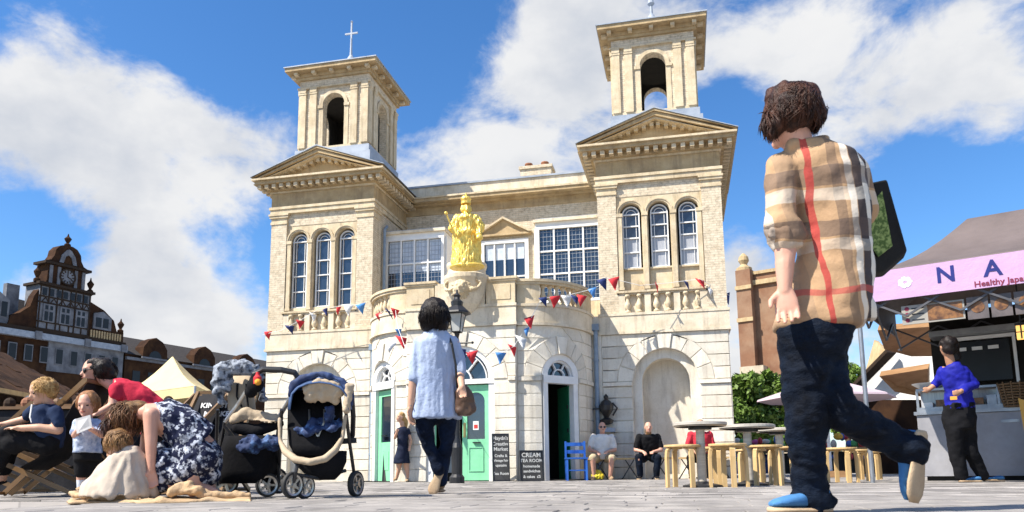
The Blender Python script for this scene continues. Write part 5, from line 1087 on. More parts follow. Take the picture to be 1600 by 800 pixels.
# ================================================================ pushchairs
M['tyre'] = mat('rubber_tyre', (.02, .02, .02), (.03, .03, .03), .7); M['beige'] = mat('beige_padding', (.46, .37, .26), (.36, .28, .19), .8, 5, 4, .003, 50); M['navyf'] = mat('navy_fabric', (.015, .03, .09), (.1, .2, .42), .8, 14, 5, .003, 60, contrast=(.5, .7)); M['blackf'] = mat('black_fabric', (.006, .006, .007), (.011, .011, .013), .9, 5, 4, .004, 40, spec=.12)
M['denimf'] = mat('blue_hood_fabric', (.07, .13, .28), (.04, .08, .18), .8, 6, 5, .003, 50); M['greycloth'] = mat('grey_patterned_cloth', (.28, .31, .36), (.03, .038, .055), .85, 22, 4, .003, 60, contrast=(.45, .6)); M['silver'] = mat('silver_tube', (.5, .48, .44), None, .3, metal=.8)
def wheel(parent, c, r, ax, w_=.035, spokes=5, name='wheel'):
    c = Vector(c); ax = Vector(ax).normalized(); u = ax.orthogonal().normalized(); v = ax.cross(u)
    def ring(prof, n=28):
        b = B(); vs = []
        for rr, h in prof: vs += [c + ax * h + (u * math.cos(2 * math.pi * j / n) + v * math.sin(2 * math.pi * j / n)) * rr for j in range(n)]
        k = len(prof); b.add(vs, [(i * n + j, i * n + (j + 1) % n, ((i + 1) % k) * n + (j + 1) % n, ((i + 1) % k) * n + j) for i in range(k) for j in range(n)]); return b
    o = ring([(r * .8, -w_ / 2), (r * .95, -w_ / 2), (r, -w_ / 4), (r, w_ / 4), (r * .95, w_ / 2), (r * .8, w_ / 2)]).build(name, M['tyre'], parent, smooth=True)
    q = ring([(r * .66, -w_ * .45), (r * .8, -w_ * .55), (r * .8, w_ * .55), (r * .66, w_ * .45)]); q.build('rim', M['silver'], o)
    for i in range(spokes):
        a = 2 * math.pi * i / spokes; d = u * math.cos(a) + v * math.sin(a); B().bar(c + d * r * .1, c + d * r * .7, w_ * .35, r * .09, up=ax.cross(d)).build('spoke', M['silver'], o)
    q = B(); q.tube([c - ax * w_ * .7, c + ax * w_ * .7], r * .17, 12); q.build('hub', M['silver'], o); return o
cloth_navy = mat('dark_blue_hood_rim', (.03, .06, .16), (.015, .025, .07), .8, 6, 4, .003, 50)
D = 5.7; pw_ = lambda x, y, dd=0: W(x, y, D + dd)
def path(pts): return [pw_(*p) for p in pts]
pc = thing('pushchair', 'pushchair with twin front wheels, blue hood and beige bumper frame, nearer the hall', 'pushchair', G(505, D))
# hood
b = B(); n_ = 9; vs = []
for j, (dd, top, lx, rx_) in enumerate([(-.12, 597, 452, 545), (0, 588, 449, 549), (.12, 582, 452, 550), (.26, 586, 457, 551), (.38, 600, 465, 550)]):
    for i in range(n_):
        a = math.pi * i / (n_ - 1); vs.append(pw_((lx + rx_) / 2 - math.cos(a) * (rx_ - lx) / 2, 640 - (640 - top) * (math.sin(a) ** .6), dd))
b.add(vs, [(j * n_ + i, j * n_ + i + 1, (j + 1) * n_ + i + 1, (j + 1) * n_ + i) for j in range(4) for i in range(n_ - 1)]); o = b.build('hood', M['denimf'], pc, smooth=True); o.modifiers.new('s', 'SOLIDIFY').thickness = .008
b = B()
for i in range(9):
    a = math.pi * (.28 + .5 * i / 8); b.cap_(pw_(503 - math.cos(a) * 40, 640 - 42 * math.sin(a) ** .7, -.08), pw_(503 - math.cos(a) * 30 + 3 * math.sin(i * 3), 642 - 24 * math.sin(a) ** .7 + 3 * math.sin(i * 2), -.05), .028, .04, 8)
blob('hood_lining', b, M['beige'], pc, .012, 2, .02, 20)
b = B(); b.cap_(pw_(546, 606, -.08), pw_(541, 640, -.1), .035, .028); blob('side_padding', b, M['beige'], pc, .01, 2, .012, 25)
b = B()
for i in range(12):
    a = math.pi * (.05 + .9 * i / 11); a2 = math.pi * (.05 + .9 * (i + 1) / 11); b.cap_(pw_(500 - math.cos(a) * 48, 630 - 44 * math.sin(a) ** .7, -.06), pw_(500 - math.cos(a2) * 48, 630 - 44 * max(0, math.sin(a2)) ** .7, -.06), .026, .026, 8)
blob('hood_rim', b, cloth_navy, pc, .012, 2, .02, 14)
b = B(); b.loft([(pw_(493, y, dd), hx * (w_ * D / FPX), hy * .13) for y, w_, dd in [(612, 40, .3), (640, 43, .22), (670, 43, .12), (695, 40, .08), (712, 30, .05)]], 20, .7); b.build('seat_shell', M['blackf'], pc, smooth=True)
b = B(); b.loft([(pw_(x, y, dd), hx * (w_ * D / FPX), Vector((0, 0, .05)) + hy * .05) for x, y, w_, dd in [(470, 672, 12, .02), (490, 668, 30, .0), (515, 660, 30, -.01), (532, 655, 14, .02)]], 14); b.ball(pw_(515, 645, -.02), (.05, .05, .05)); blob('blue_blanket', b, M['navyf'], pc, .014, 2, .04, 14)
for sg in (-1, 1): B().tube([pw_(495 + sg * 12, 640, .08), pw_(495 + sg * 11, 660, .0), pw_(497, 682, -.04)], .008, 6).build('harness_strap', M['silver'], pc)
# beige U frame
U = path([(437, 655, 0), (438, 690, -.05), (446, 706, -.12), (462, 718, -.18), (485, 722, -.22), (508, 717, -.18), (524, 703, -.1), (535, 684, -.05), (540, 650, 0)])
b = B()
for p, q in zip(U, U[1:]): b.cap_(p, q, .028 if p.z < pw_(440, 700).z else .017, .028 if q.z < pw_(440, 700).z else .017, 10)
blob('bumper_frame', b, M['beige'], pc, .011, 3)
b = B(); b.loft([(pw_(x, y, dd), hx * (w_ * D / FPX), hy * .12) for x, y, w_, dd in [(497, 705, 46, .1), (500, 722, 42, .08), (505, 740, 28, .08), (508, 750, 14, .1)]], 16, .8); b.build('storage_basket', M['blackf'], pc, smooth=True)
for pts in ([(540, 640, 0), (546, 690, .1), (553, 738, .2), (556, 757, .22)], [(440, 640, 0), (438, 690, .15), (436, 740, .4)], [(466, 720, -.15), (462, 738, -.2), (458, 757, -.2)], [(540, 735, .15), (500, 748, 0), (465, 742, -.15)]): B().tube(path(pts), .014, 8).build('frame_tube', M['black'], pc)
B().tube(path([(549, 610, .1), (552, 650, .2), (551, 680, .3), (548, 686, .3)]), .02, 8).build('handle', M['black'], pc); B().bar(pw_(533, 690, .28), pw_(557, 688, .3), .03, .02).build('handle_grip', M['black'], pc)
wheel(pc, pw_(457, 758, -.2), .095, hx * .85 - hy * .55); wheel(pc, pw_(476, 760, -.1), .09, hx * .85 - hy * .55); wheel(pc, pw_(556, 756, .2), .1, hx * .93 - hy * .3, .04); wheel(pc, pw_(436, 752, .5), .1, hx * .93 - hy * .3)
# left pushchair
D = 5.9
pd = thing('pushchair', 'pushchair with tan seat and grey cloth draped over its raised hood, left of the other', 'pushchair', G(395, D))
H = path([(352, 660, .0), (372, 632, 0), (392, 600, -.02), (398, 584, -.05), (412, 577, -.06), (440, 578, -.06), (460, 582, -.05), (467, 592, -.03), (462, 608, 0), (448, 632, .05), (436, 652, .1)])
B().tube(H, .017, 10).build('frame_tube', M['silver'], pd); B().tube(H[2:9], .024, 10).build('foam_grip', M['black'], pd)
b = B(); b.loft([(pw_(x, y, dd), hx * (w_ * D / FPX), hy * .04) for x, y, w_, dd in [(378, 588, 17, .2), (376, 610, 21, .15), (378, 640, 22, .1), (384, 652, 20, .05)]], 14, .6); b.build('seat_back', M['beige'], pd, smooth=True)
b = B(); b.loft([(pw_(x, y, dd), hx * (w_ * D / FPX), Vector((0, 0, .035)) + hy * .1) for x, y, w_, dd in [(368, 655, 8, .1), (385, 652, 24, .08), (410, 650, 26, .04), (432, 656, 12, 0)]], 14, .8)
b.cap_(pw_(366, 656), pw_(385, 645), .04, .05); b.cap_(pw_(385, 646), pw_(436, 654), .045, .03); blob('seat_liner', b, M['beige'], pd, .012, 3, .01, 15)
b = B(); b.cap_(pw_(372, 668), pw_(400, 674), .05, .055); b.cap_(pw_(400, 673), pw_(436, 662), .05, .04); blob('seat_underside', b, M['blackf'], pd, .014, 2)
b = B()
for p, q, r in [((345, 578), (375, 572), .06), ((375, 572), (398, 578), .05), ((343, 580), (340, 612), .05), ((340, 612), (346, 628), .035), ((398, 580), (408, 600), .035), ((404, 596), (412, 622), .03), ((360, 580), (352, 605), .045), ((338, 592), (334, 606), .03)]: b.cap_(pw_(*p, .05), pw_(*q, .05), r, r * .9)
blob('draped_cloth', b, M['greycloth'], pd, .011, 2, .03, 16)
b = B(); b.loft([(pw_(x, y, dd), hx * (w_ * D / FPX), hy * .17) for x, y, w_, dd in [(395, 682, 40, .1), (393, 705, 45, .1), (388, 735, 44, .1), (385, 755, 38, .1)]], 18, .6); b.build('storage_basket', M['blackf'], pd, smooth=True)
for sg in (-1, 1): B().tube([pw_(378 + sg * 7, 600, .12), pw_(378 + sg * 8, 620, .07), pw_(384 + sg * 4, 640, .03), pw_(392, 650, -.02)], .008, 6).build('harness_strap', M['blackf'], pd)
B().obox(pw_(391, 648, -.03), hx * .02, hy * .008, (0, 0, .018)).build('harness_buckle', M['black'], pd)
b = B(); b.ball(pw_(393, 694, -.04), (.13, .09, .075)); b.ball(pw_(420, 692, -.02), (.1, .08, .06)); blob('blue_changing_bag', b, M['navyf'], pd, .012, 2, .03, 18)
b = B(); b.ball(pw_(399, 602, -.08), (.07, .05, .06)); b.ball(pw_(392, 612, -.06), (.05, .05, .05)); blob('cup_pouch', b, M['blackf'], pd, .01, 2); q = B(); q.lathe([(.028, 0), (.03, .05), (.015, .07), (.012, .09)], pw_(402, 600, -.12), 12); q.build('bottle', FC['r'], pd); q = B(); q.ball(pw_(403, 597, -.15), .025, 10, 8); q.build('bottle_label', mat('orange_label', (.8, .35, .03)), pd)
for pts in ([(352, 655, 0), (345, 700, .05), (350, 760, .1)], [(436, 655, .1), (432, 700, .1), (436, 755, .15)], [(350, 665, -.02), (395, 720, 0), (438, 760, .1)], [(340, 640, .2), (338, 700, .3), (345, 758, .4)]): B().tube(path(pts), .014, 8).build('frame_tube', M['black'], pd)
wheel(pd, pw_(352, 754, .05), .1, hx * .5 - hy * .85); wheel(pd, pw_(418, 758, .0), .09, hx * .5 - hy * .85); wheel(pd, pw_(432, 752, .3), .1, hx * .5 - hy * .85)
# ================================================================ people
def skin(name, c): return mat(name, c, tuple(x * .88 for x in c), .55, 5, 4, .0006, 90, c3=(c[0] * .95, c[1] * .7, c[2] * .6), s3=6, a3=.35)
SK = skin('skin_fair', (.58, .34, .23)); SK2 = skin('skin_pink', (.6, .33, .24)); SKT = skin('skin_tanned', (.42, .22, .13))
def hairm(name, c1, c2): return mat(name, c1, c2, .42, 12, 6, .004, 90, stretch=(3, 3, .6), contrast=(.4, .6), spec=.25)
H_br = hairm('dark_brown_hair', (.02, .008, .005), (.07, .026, .014)); H_bl = hairm('blond_hair', (.5, .32, .13), (.3, .17, .06)); H_lb = hairm('light_brown_hair', (.25, .14, .06), (.13, .07, .03)); H_bk = hairm('black_hair', (.006, .004, .004), (.016, .01, .008)); H_rd = hairm('ginger_hair', (.36, .17, .07), (.22, .1, .04)); H_gr = hairm('grey_hair', (.35, .33, .31), (.2, .19, .18))
def cloth(name, c1, c2=None, **k): return mat(name, c1, c2, k.pop('rough', .88), k.pop('scale', 5), 5, k.pop('bump', .005), k.pop('bscale', 30), spec=k.pop('spec', .14), **k)
def jeans_mat(name, c1, c2): return mat(name, c1, c2, .8, 7, 6, .012, 22, c3=(c2[0] * 2, c2[1] * 2.4, c2[2] * 2.4), s3=5, a3=.5, stretch=(1, 1, 1.6), spec=.15)
JN = jeans_mat('dark_denim', (.001, .002, .005), (.003, .007, .017)); BLK = cloth('black_cloth', (.006, .006, .007), (.011, .011, .013))
class Fig:
    def __init__(s, label, px, dep, group=None):
        s.D = dep; s.k = dep / FPX; s.root = thing('person', label, 'person', G(px, dep), group)
        d = W(px, 600, 1) - EYE; s.y = Vector((d.x, d.y, 0)).normalized(); s.x = Vector((s.y.y, -s.y.x, 0)); s.z = Vector((0, 0, 1))
    def w(s, x, y, dd=0): return W(x, y, s.D + dd)
    def rings(s, b, rs, n=24, pw=.9):      # (y, left, right, half depth, dd)
        b.loft([(s.w((r[1] + r[2]) / 2, r[0], r[4] if len(r) > 4 else 0), s.x * (r[2] - r[1]) / 2 * s.k, s.y * r[3]) for r in rs], n, pw); return b
    def cap(s, b, p, q, r1, r2): b.cap_(s.w(*p), s.w(*q), r1, r2); return b
    def ball(s, b, p, rx, ry, rz): b.ball(s.w(*p), 1, 14, 10, ax=(s.x * rx, s.y * ry, s.z * rz)); return b
    def limb(s, b, pts):                   # (x,y,dd,r)
        for p, q in zip(pts, pts[1:]): b.cap_(s.w(*p[:3]), s.w(*q[:3]), p[3], q[3])
        return b
    def blob(s, name, b, m, vox, sm=4, **k): return blob(name, b, m, s.root, vox, sm, **k)
    def head(s, b, x, y, dd, face, h=.23, tilt=0):
        """skull, jaw, nose, ears, lips, brow; face = direction the face looks at (world vector)"""
        f = Vector(face).normalized(); c = s.w(x, y, dd); r = f.cross(Vector((0, 0, 1))).normalized(); u = r.cross(f); q = h / .23
        b.ball(c + u * .02 * q, 1, 16, 12, ax=(r * .075 * q, f * .095 * q, u * .1 * q)); b.ball(c - u * .045 * q + f * .022 * q, 1, 14, 10, ax=(r * .058 * q, f * .07 * q, u * .075 * q))
        b.cap_(c + f * .085 * q + u * .012 * q, c + f * .108 * q - u * .022 * q, .011 * q, .015 * q, 8)                       # nose
        for sg in (-1, 1):
            b.ball(c + r * sg * .076 * q - u * .005 * q, 1, 8, 6, ax=(r * .012 * q, f * .022 * q, u * .034 * q)); b.ball(c + f * .068 * q + r * sg * .034 * q - u * .025 * q, .022 * q, 8, 6)
            b.cap_(c + f * .086 * q + r * sg * .012 * q + u * .03 * q, c + f * .078 * q + r * sg * .045 * q + u * .028 * q, .012 * q, .01 * q, 6)   # brow
        b.cap_(c + f * .09 * q - u * .052 * q - r * .018 * q, c + f * .09 * q - u * .052 * q + r * .018 * q, .009 * q, .009 * q, 6)             # lips
        b.ball(c + f * .082 * q - u * .085 * q, .02 * q, 8, 6)
        s.hc, s.hf, s.hr, s.hu, s.hq = c, f, r, u, q
    def hcap(s, b, g=1.0, back=.02, low=0):
        c, f, r, u, q = s.hc, s.hf, s.hr, s.hu, s.hq
        b.ball(c - f * back * q + u * .035 * q, 1, 16, 10, ax=(r * .086 * q * g, f * .1 * q * g, u * .092 * q * g)); b.ball(c - f * .04 * q - u * .01 * q, 1, 14, 10, ax=(r * .084 * q * g, f * .072 * q * g, u * (.09 + low) * q * g))
    def face_bits(s, glasses=False, eye=(.03, .02, .015)):
        c, f, r, u, q = s.hc, s.hf, s.hr, s.hu, s.hq
        if not glasses:
            e = B()
            for sg in (-1, 1): e.ball(c + f * .078 * q + r * sg * .031 * q + u * .006 * q, 1, 8, 6, ax=(r * .015 * q, f * .012 * q, u * .009 * q))
            e.build('eyes', mat('eye_dark', eye, None, .2) if 'eye_dark' not in bpy.data.materials else bpy.data.materials['eye_dark'], s.root, smooth=True)
        else:
            e = B()
            for sg in (-1, 1): e.ball(c + f * .088 * q + r * sg * .034 * q + u * .006 * q, 1, 10, 8, ax=(r * .03 * q, f * .012 * q, u * .024 * q)); e.tube([c + f * .085 * q + r * sg * .06 * q + u * .012 * q, c + r * sg * .082 * q + u * .012 * q], .004, 6)
            e.build('sunglasses', M['black'], s.root, smooth=True)
        m = B().cap_(c + f * .1 * q - u * .052 * q - r * .016 * q, c + f * .1 * q - u * .052 * q + r * .016 * q, .005 * q, .005 * q, 6); m.build('lips', bpy.data.materials.get('lip_red') or mat('lip_red', (.35, .1, .08)), s.root)
    def hand(s, b, wrist, tip, side, r=1.0, curl=.5, thumb=1):
        """palm, five unequal bent fingers; side = lateral vector across the knuckles"""
        w0, t0 = Vector(wrist), Vector(tip); d = (t0 - w0); L = d.length; d.normalize(); sd = Vector(side); sd = (sd - d * sd.dot(d)).normalized(); nrm = d.cross(sd) * (1 if curl >= 0 else -1); cu = abs(curl)
        b.loft([(w0 + d * L * t, sd * a * r, nrm * c * r) for t, a, c in ((-.05, .024, .018), (.1, .032, .016), (.3, .04, .015), (.5, .041, .013), (.56, .035, .01))], 14)
        for i, (o, ln) in enumerate(((-.031, .4), (-.0105, .46), (.0105, .43), (.031, .35))):
            p0 = w0 + d * L * .5 + sd * o * r; p1 = p0 + (d + nrm * cu * .35 + sd * o * 2).normalized() * L * ln * .48; p2 = p1 + (d + nrm * cu * 1.1).normalized() * L * ln * .34; p3 = p2 + (d + nrm * cu * 2.0).normalized() * L * ln * .24
            b.cap_(p0, p1, .0092 * r, .0085 * r, 8); b.cap_(p1, p2, .0085 * r, .0078 * r, 8); b.cap_(p2, p3, .0078 * r, .0065 * r, 8)
        p0 = w0 + d * L * .12 + sd * -thumb * .026 * r; p1 = p0 + (d * .7 - sd * thumb * .7 + nrm * .4).normalized() * L * .24; p2 = p1 + (d + nrm * .5 - sd * thumb * .1).normalized() * L * .17
        b.cap_(p0, p1, .014 * r, .0105 * r, 8); b.cap_(p1, p2, .0105 * r, .008 * r, 8)
    def shoe(s, heel, toe, up, m, sole, wd=.04, h=.05, hh=.075):
        hl, te = Vector(heel), Vector(toe); d = te - hl; L = d.length; d.normalize(); up = Vector(up); up = (up - d * up.dot(d)).normalized(); sd = d.cross(up)
        st_ = ((-.02, .55, .5), (.03, .78, .95), (.15, .82, 1.0), (.35, .78, .85), (.55, .95, .62), (.75, 1.08, .48), (.9, .92, .36), (1.0, .55, .22))
        b = B(); b.loft([(hl + d * L * t + up * (.02 + hh * f * .5), sd * wd * a, up * hh * f * .52) for t, a, f in st_], 16, .85); o = blob('shoe', b, m, s.root, .006 if s.D < 5 else .01, 2)
        q = B(); q.loft([(hl + d * L * t + up * .008, sd * wd * a * 1.1, up * .012) for t, a in ((-.03, .5), (.02, .8), (.15, .86), (.35, .78), (.55, .95), (.75, 1.1), (.9, .98), (1.02, .5))], 16, .9); q.build('shoe_sole', sole, s.root, smooth=True)
    def locks(s, c, R, n, ln, r, m, seed=0, down=.6, spread=(0, 6.283), up0=-.3, nm='hair_locks'):
        rg = random.Random(seed); b = B(); c = Vector(c)
        for i in range(n):
            a = rg.uniform(*spread); z = rg.uniform(up0, 1); q = math.sqrt(max(0, 1 - z * z)); v = Vector((math.cos(a) * q, math.sin(a) * q, z))
            P = c + Vector((v.x * R[0], v.y * R[1], v.z * R[2])); t = Vector((rg.uniform(-.6, .6) + .7 * math.sin(v.z * 4 + v.x * 3), rg.uniform(-.6, .6) + .5 * math.cos(v.x * 5 + 1), rg.uniform(-.7, .2) - down)); t = (t - v * t.dot(v) * .95).normalized()
            l = ln * rg.uniform(.6, 1.2); b.tube([P - v * .006, P + t * l * .35 + v * r * 1.0, P + t * l * .7 - v * l * .08, P + t * l - v * (l * .28 + rg.uniform(-.008, .008)) - Vector((0, 0, l * .08))], [r * 1.1, r * 1.1, r * .7, r * .12], 5)
        return b.build(nm, m, s.root, smooth=True)
fwd_l = lambda f, a: (f.y * math.cos(a) - f.x * math.sin(a))       # a = angle to the picture's left from straight away
# ---------------------------------------------------------------- walking person in checked shirt
def plaid_mat():
    m = bpy.data.materials.new('checked_cotton'); m.use_nodes = True; n = N(m.node_tree); out = n.n('ShaderNodeOutputMaterial'); p = n.n('ShaderNodeBsdfPrincipled'); n.l(p.outputs[0], out.inputs[0]); p.inputs['Roughness'].default_value = .85
    g = n.n('ShaderNodeNewGeometry'); o = W(1290, 360, 3.03); k = 3.03 / FPX
    nz = n.n('ShaderNodeTexNoise', i_Scale=7.0, i_Detail=2); n.l(g.outputs['Position'], nz.inputs['Vector'])
    sb = n.n('ShaderNodeVectorMath', operation='SUBTRACT'); n.l(g.outputs['Position'], sb.inputs[0]); sb.inputs[1].default_value = o
    dx = n.n('ShaderNodeVectorMath', operation='DOT_PRODUCT'); n.l(sb.outputs[0], dx.inputs[0]); dx.inputs[1].default_value = RT / k
    dz = n.n('ShaderNodeVectorMath', operation='DOT_PRODUCT'); n.l(sb.outputs[0], dz.inputs[0]); dz.inputs[1].default_value = -UP / k
    wob = n.math('MULTIPLY', n.math('SUBTRACT', nz.outputs[0], .5), 16)
    v = n.math('ADD', n.math('ADD', dz.outputs['Value'], wob), n.math('MULTIPLY', dx.outputs['Value'], .05)); u = n.math('ADD', n.math('SUBTRACT', dx.outputs['Value'], n.math('MULTIPLY', v, .13)), wob)
    def band(x, c, w): return n.math('LESS_THAN', n.math('ABSOLUTE', n.math('SUBTRACT', x, c)), w)
    fine = n.n('ShaderNodeTexNoise', i_Scale=160.0, i_Detail=2); n.l(g.outputs['Position'], fine.inputs['Vector'])
    c = n.mix(n.math('MULTIPLY', fine.outputs[0], .5), (.44, .28, .155), (.3, .175, .09)); dk, wh, rd = (.015, .015, .025), (.7, .66, .58), (.38, .035, .03)
    for cc, w_, colr, a in ((-62, 14, (.25, .17, .11), .5), (8, 7, dk, .45), (26, 5, wh, .75), (40, 8, dk, .92), (52, 5, wh, .9), (64, 7, dk, .92), (76, 5, wh, .8), (-100, 5, wh, .5)): c = n.mix(n.math('MULTIPLY', band(u, cc, w_), a), c, colr)
    for cc, w_, colr, a in ((-77, 14, (.1, .07, .06), .62), (-49, 10, wh, .4), (2, 13, (.08, .055, .05), .62), (28, 9, wh, .3), (98, 5, (.4, .06, .05), .75), (152, 12, (.2, .13, .08), .5)): c = n.mix(n.math('MULTIPLY', band(v, cc, w_), a), c, colr)
    c = n.mix(n.math('MULTIPLY', band(u, -28, 4.5), .9), c, rd)
    n.l(c, p.inputs['Base Color']); bz = n.n('ShaderNodeTexNoise', i_Scale=16.0, i_Detail=5); n.l(g.outputs['Position'], bz.inputs['Vector']); bp = n.n('ShaderNodeBump', i_Strength=1, i_Distance=.008); n.l(bz.outputs[0], bp.inputs['Height']); n.l(bp.outputs[0], p.inputs['Normal'])
    return m
PL = plaid_mat()
f = Fig('person in a beige checked shirt and dark jeans walking away past the bar tables', 1262, 3.03); w = f.w
b = B(); fd = (f.y * .75 - f.x * .66)
f.head(b, 1233, 180, 0, fd, .235); f.limb(b, [(1240, 205, 0, .056), (1252, 238, 0, .06)])
f.rings(b, [(240, 1236, 1296, .07), (265, 1225, 1330, .09), (330, 1250, 1345, .09), (420, 1250, 1345, .09), (490, 1236, 1325, .09), (540, 1240, 1305, .08)])
f.limb(b, [(1220, 262, 0, .05), (1224, 365, -.06, .04), (1226, 455, -.1, .026)]); f.limb(b, [(1229, 380, -.06, .041), (1226, 412, -.08, .037), (1226, 455, -.1, .026)])
f.limb(b, [(1332, 268, .0, .05), (1346, 340, .08, .04), (1336, 300, .25, .03)])
f.limb(b, [(1262, 545, 0, .08), (1260, 660, 0, .045), (1268, 780, .02, .03)]); f.limb(b, [(1286, 548, .04, .06), (1308, 640, .0, .045), (1424, 702, .03, .03)])
f.hand(b, w(1226, 452, -.1), w(1234, 515, -.14), f.x, 1.12, .85, 1); f.hand(b, w(1338, 300, .25), w(1345, 280, .3), f.x, 1, .8)
f.blob('body', b, SK2, .005, 3)
b = B(); f.rings(b, [(514, 1213, 1343, .125), (505, 1212, 1346, .13), (470, 1224, 1357, .13), (430, 1238, 1360, .12), (390, 1246, 1358, .115), (340, 1246, 1356, .115), (300, 1238, 1354, .115), (268, 1222, 1345, .11), (248, 1216, 1332, .1), (235, 1224, 1312, .08), (226, 1234, 1292, .065)], 32)
f.limb(b, [(1222, 262, 0, .066), (1216, 310, -.02, .062), (1222, 352, -.05, .062)]); f.limb(b, [(1328, 262, .02, .065), (1343, 300, .08, .062), (1350, 335, .12, .055)]); f.limb(b, [(1218, 350, -.05, .068), (1234, 366, -.055, .066)])
b.cap_(w(1238, 228, -.03), w(1288, 222, .0), .03, .03); f.limb(b, [(1345, 470, 0, .05), (1358, 490, .0, .035)])
sh = f.blob('checked_shirt', b, PL, .0085, 3, disp=.012, dsc=7, dst=(1, 1, 1.4))
b = B()
for p, q, r in [((1205, 360, -.1), (1250, 374, -.09), .014), ((1204, 368, -.1), (1250, 382, -.09), .013)]: b.cap_(w(*p), w(*q), r, r)
f.limb(b, [(1222, 362, -.05, .066), (1226, 374, -.055, .066)]); f.blob('rolled_cuff', b, PL, .008, 2, disp=.01, dsc=16)
b = B(); f.ball(b, (1236, 172, .0), .1, .11, .105); f.ball(b, (1250, 170, .03), .09, .09, .1); f.ball(b, (1243, 198, .05), .075, .07, .06); f.ball(b, (1210, 195, -.03), .035, .04, .06); f.ball(b, (1258, 152, 0), .06, .07, .05); f.ball(b, (1225, 150, 0), .07, .07, .05); f.ball(b, (1272, 175, .03), .04, .05, .06)
hr = f.blob('hair', b, H_br, .01, 2, disp=.02, dsc=16, dst=(1, 1, 1)); f.locks(w(1240, 176, .0), (.108, .108, .112), 2600, .075, .0024, H_br, 3, .35); f.locks(w(1204, 196, -.03), (.022, .03, .055), 160, .06, .003, H_br, 5, 1.6)
b = B(); f.ball(b, (1272, 525, 0), .135, .12, .12); f.rings(b, [(500, 1216, 1336, .12), (530, 1216, 1330, .12), (560, 1220, 1318, .11)])
f.limb(b, [(1259, 555, 0, .102), (1259, 600, -.01, .095), (1261, 650, -.02, .085), (1260, 700, 0, .072), (1264, 745, .02, .07), (1270, 782, .02, .078)])
f.limb(b, [(1288, 560, .04, .085), (1298, 610, .0, .08), (1312, 642, -.02, .076), (1355, 668, .02, .073), (1396, 690, .04, .068), (1426, 702, .02, .07)])
b.cap_(w(1245, 780, 0), w(1298, 784, 0), .03, .03)
f.blob('jeans', b, JN, .0085, 2, disp=.011, dsc=11, dst=(1, 1, 1.9))
bl_ = cloth('blue_canvas_shoe', (.07, .2, .4), (.04, .13, .3)); so = cloth('beige_sole', (.5, .38, .25), (.36, .25, .16), bump=.003, bscale=80)
f.shoe(w(1295, 800, .0), w(1204, 800, -.03), (0, 0, 1), bl_, so, .044, .05, .085)
f.shoe(w(1443, 676, .0), w(1431, 784, -.03), -f.x * .8 + f.y * .6, bl_, so, .046, .05, .085)
b = B(); p = [w(1343, 288, .12), w(1386, 279, .16), w(1418, 392, .2), (w(1382, 424, .16)), w(1345, 428, .12)]
M['tote'] = cloth('black_tote', (.012, .012, .012), (.02, .02, .02)); M['greenp'] = mat('green_patterned_cloth', (.05, .1, .015), (.24, .32, .1), .7, 60, 3, contrast=(.45, .6))
tb_ = thing('tote_bag', 'black tote bag with green patterned side slung on the walking person\'s shoulder', 'bag', w(1380, 350, .15)); nv2 = f.y * .11
B().add(p + [q + nv2 for q in p], [(0, 1, 2, 3, 4), (9, 8, 7, 6, 5)] + [(i, (i + 1) % 5, 5 + (i + 1) % 5, 5 + i) for i in range(5)]).build('bag_body', M['tote'], tb_, bev=.01)
q = [w(1362, 318, .1), w(1378, 300, .115), w(1394, 385, .15), w(1372, 402, .14), w(1360, 385, .12)]; B().add(q + [a - f.y * .012 for a in q], [(0, 1, 2, 3, 4), (9, 8, 7, 6, 5)] + [(i, (i + 1) % 5, 5 + (i + 1) % 5, 5 + i) for i in range(5)]).build('green_panel', M['greenp'], tb_)
B().tube([w(1350, 290, .12), w(1338, 262, .05), w(1330, 248, -.02), w(1322, 262, -.1), w(1350, 300, -.02)], .014, 8).build('strap', M['tote'], tb_)
# ---------------------------------------------------------------- woman in pale blue tunic
TN = cloth('blue_chambray', (.38, .45, .6), (.31, .38, .54), bump=.012, bscale=18); f = Fig('woman in a pale blue tunic walking away towards the market hall', 684, 6.4); w = f.w
b = B(); f.head(b, 679, 492, 0, f.y + f.x * -.1, .225); f.limb(b, [(680, 508, 0, .05), (681, 525, 0, .055)]); f.rings(b, [(528, 662, 704, .08), (580, 658, 704, .09), (640, 656, 704, .09)])
f.limb(b, [(655, 535, 0, .045), (646, 592, -.02, .04), (641, 638, -.05, .026)]); f.limb(b, [(710, 536, 0, .045), (718, 580, -.02, .038), (722, 605, -.15, .028)])
f.hand(b, w(641, 636, -.05), w(643, 668, -.08), f.x * .6 + f.y * .6, .95, .5, 1); f.hand(b, w(722, 604, -.15), w(724, 625, -.18), f.x, .9, .8)
f.limb(b, [(665, 655, 0, .045), (669, 694, .02, .03), (685, 738, .0, .025)]); f.limb(b, [(698, 655, .04, .045), (697, 700, .05, .03), (690, 752, .06, .025)]); f.blob('body', b, SK, .009, 3)
b = B(); f.rings(b, [(655, 641, 722, .14), (650, 642, 721, .14), (625, 648, 716, .125), (600, 651, 713, .115), (575, 653, 711, .11), (550, 650, 713, .115), (535, 651, 712, .11), (524, 659, 705, .09), (515, 668, 695, .07)], 30); f.limb(b, [(657, 535, 0, .056), (650, 565, -.01, .056), (648, 590, -.02, .06)]); f.limb(b, [(708, 535, 0, .055), (716, 560, -.01, .052), (719, 580, -.03, .052)])
f.blob('tunic', b, TN, .011, 3, disp=.014, dsc=8, dst=(2.2, 2.2, .45))
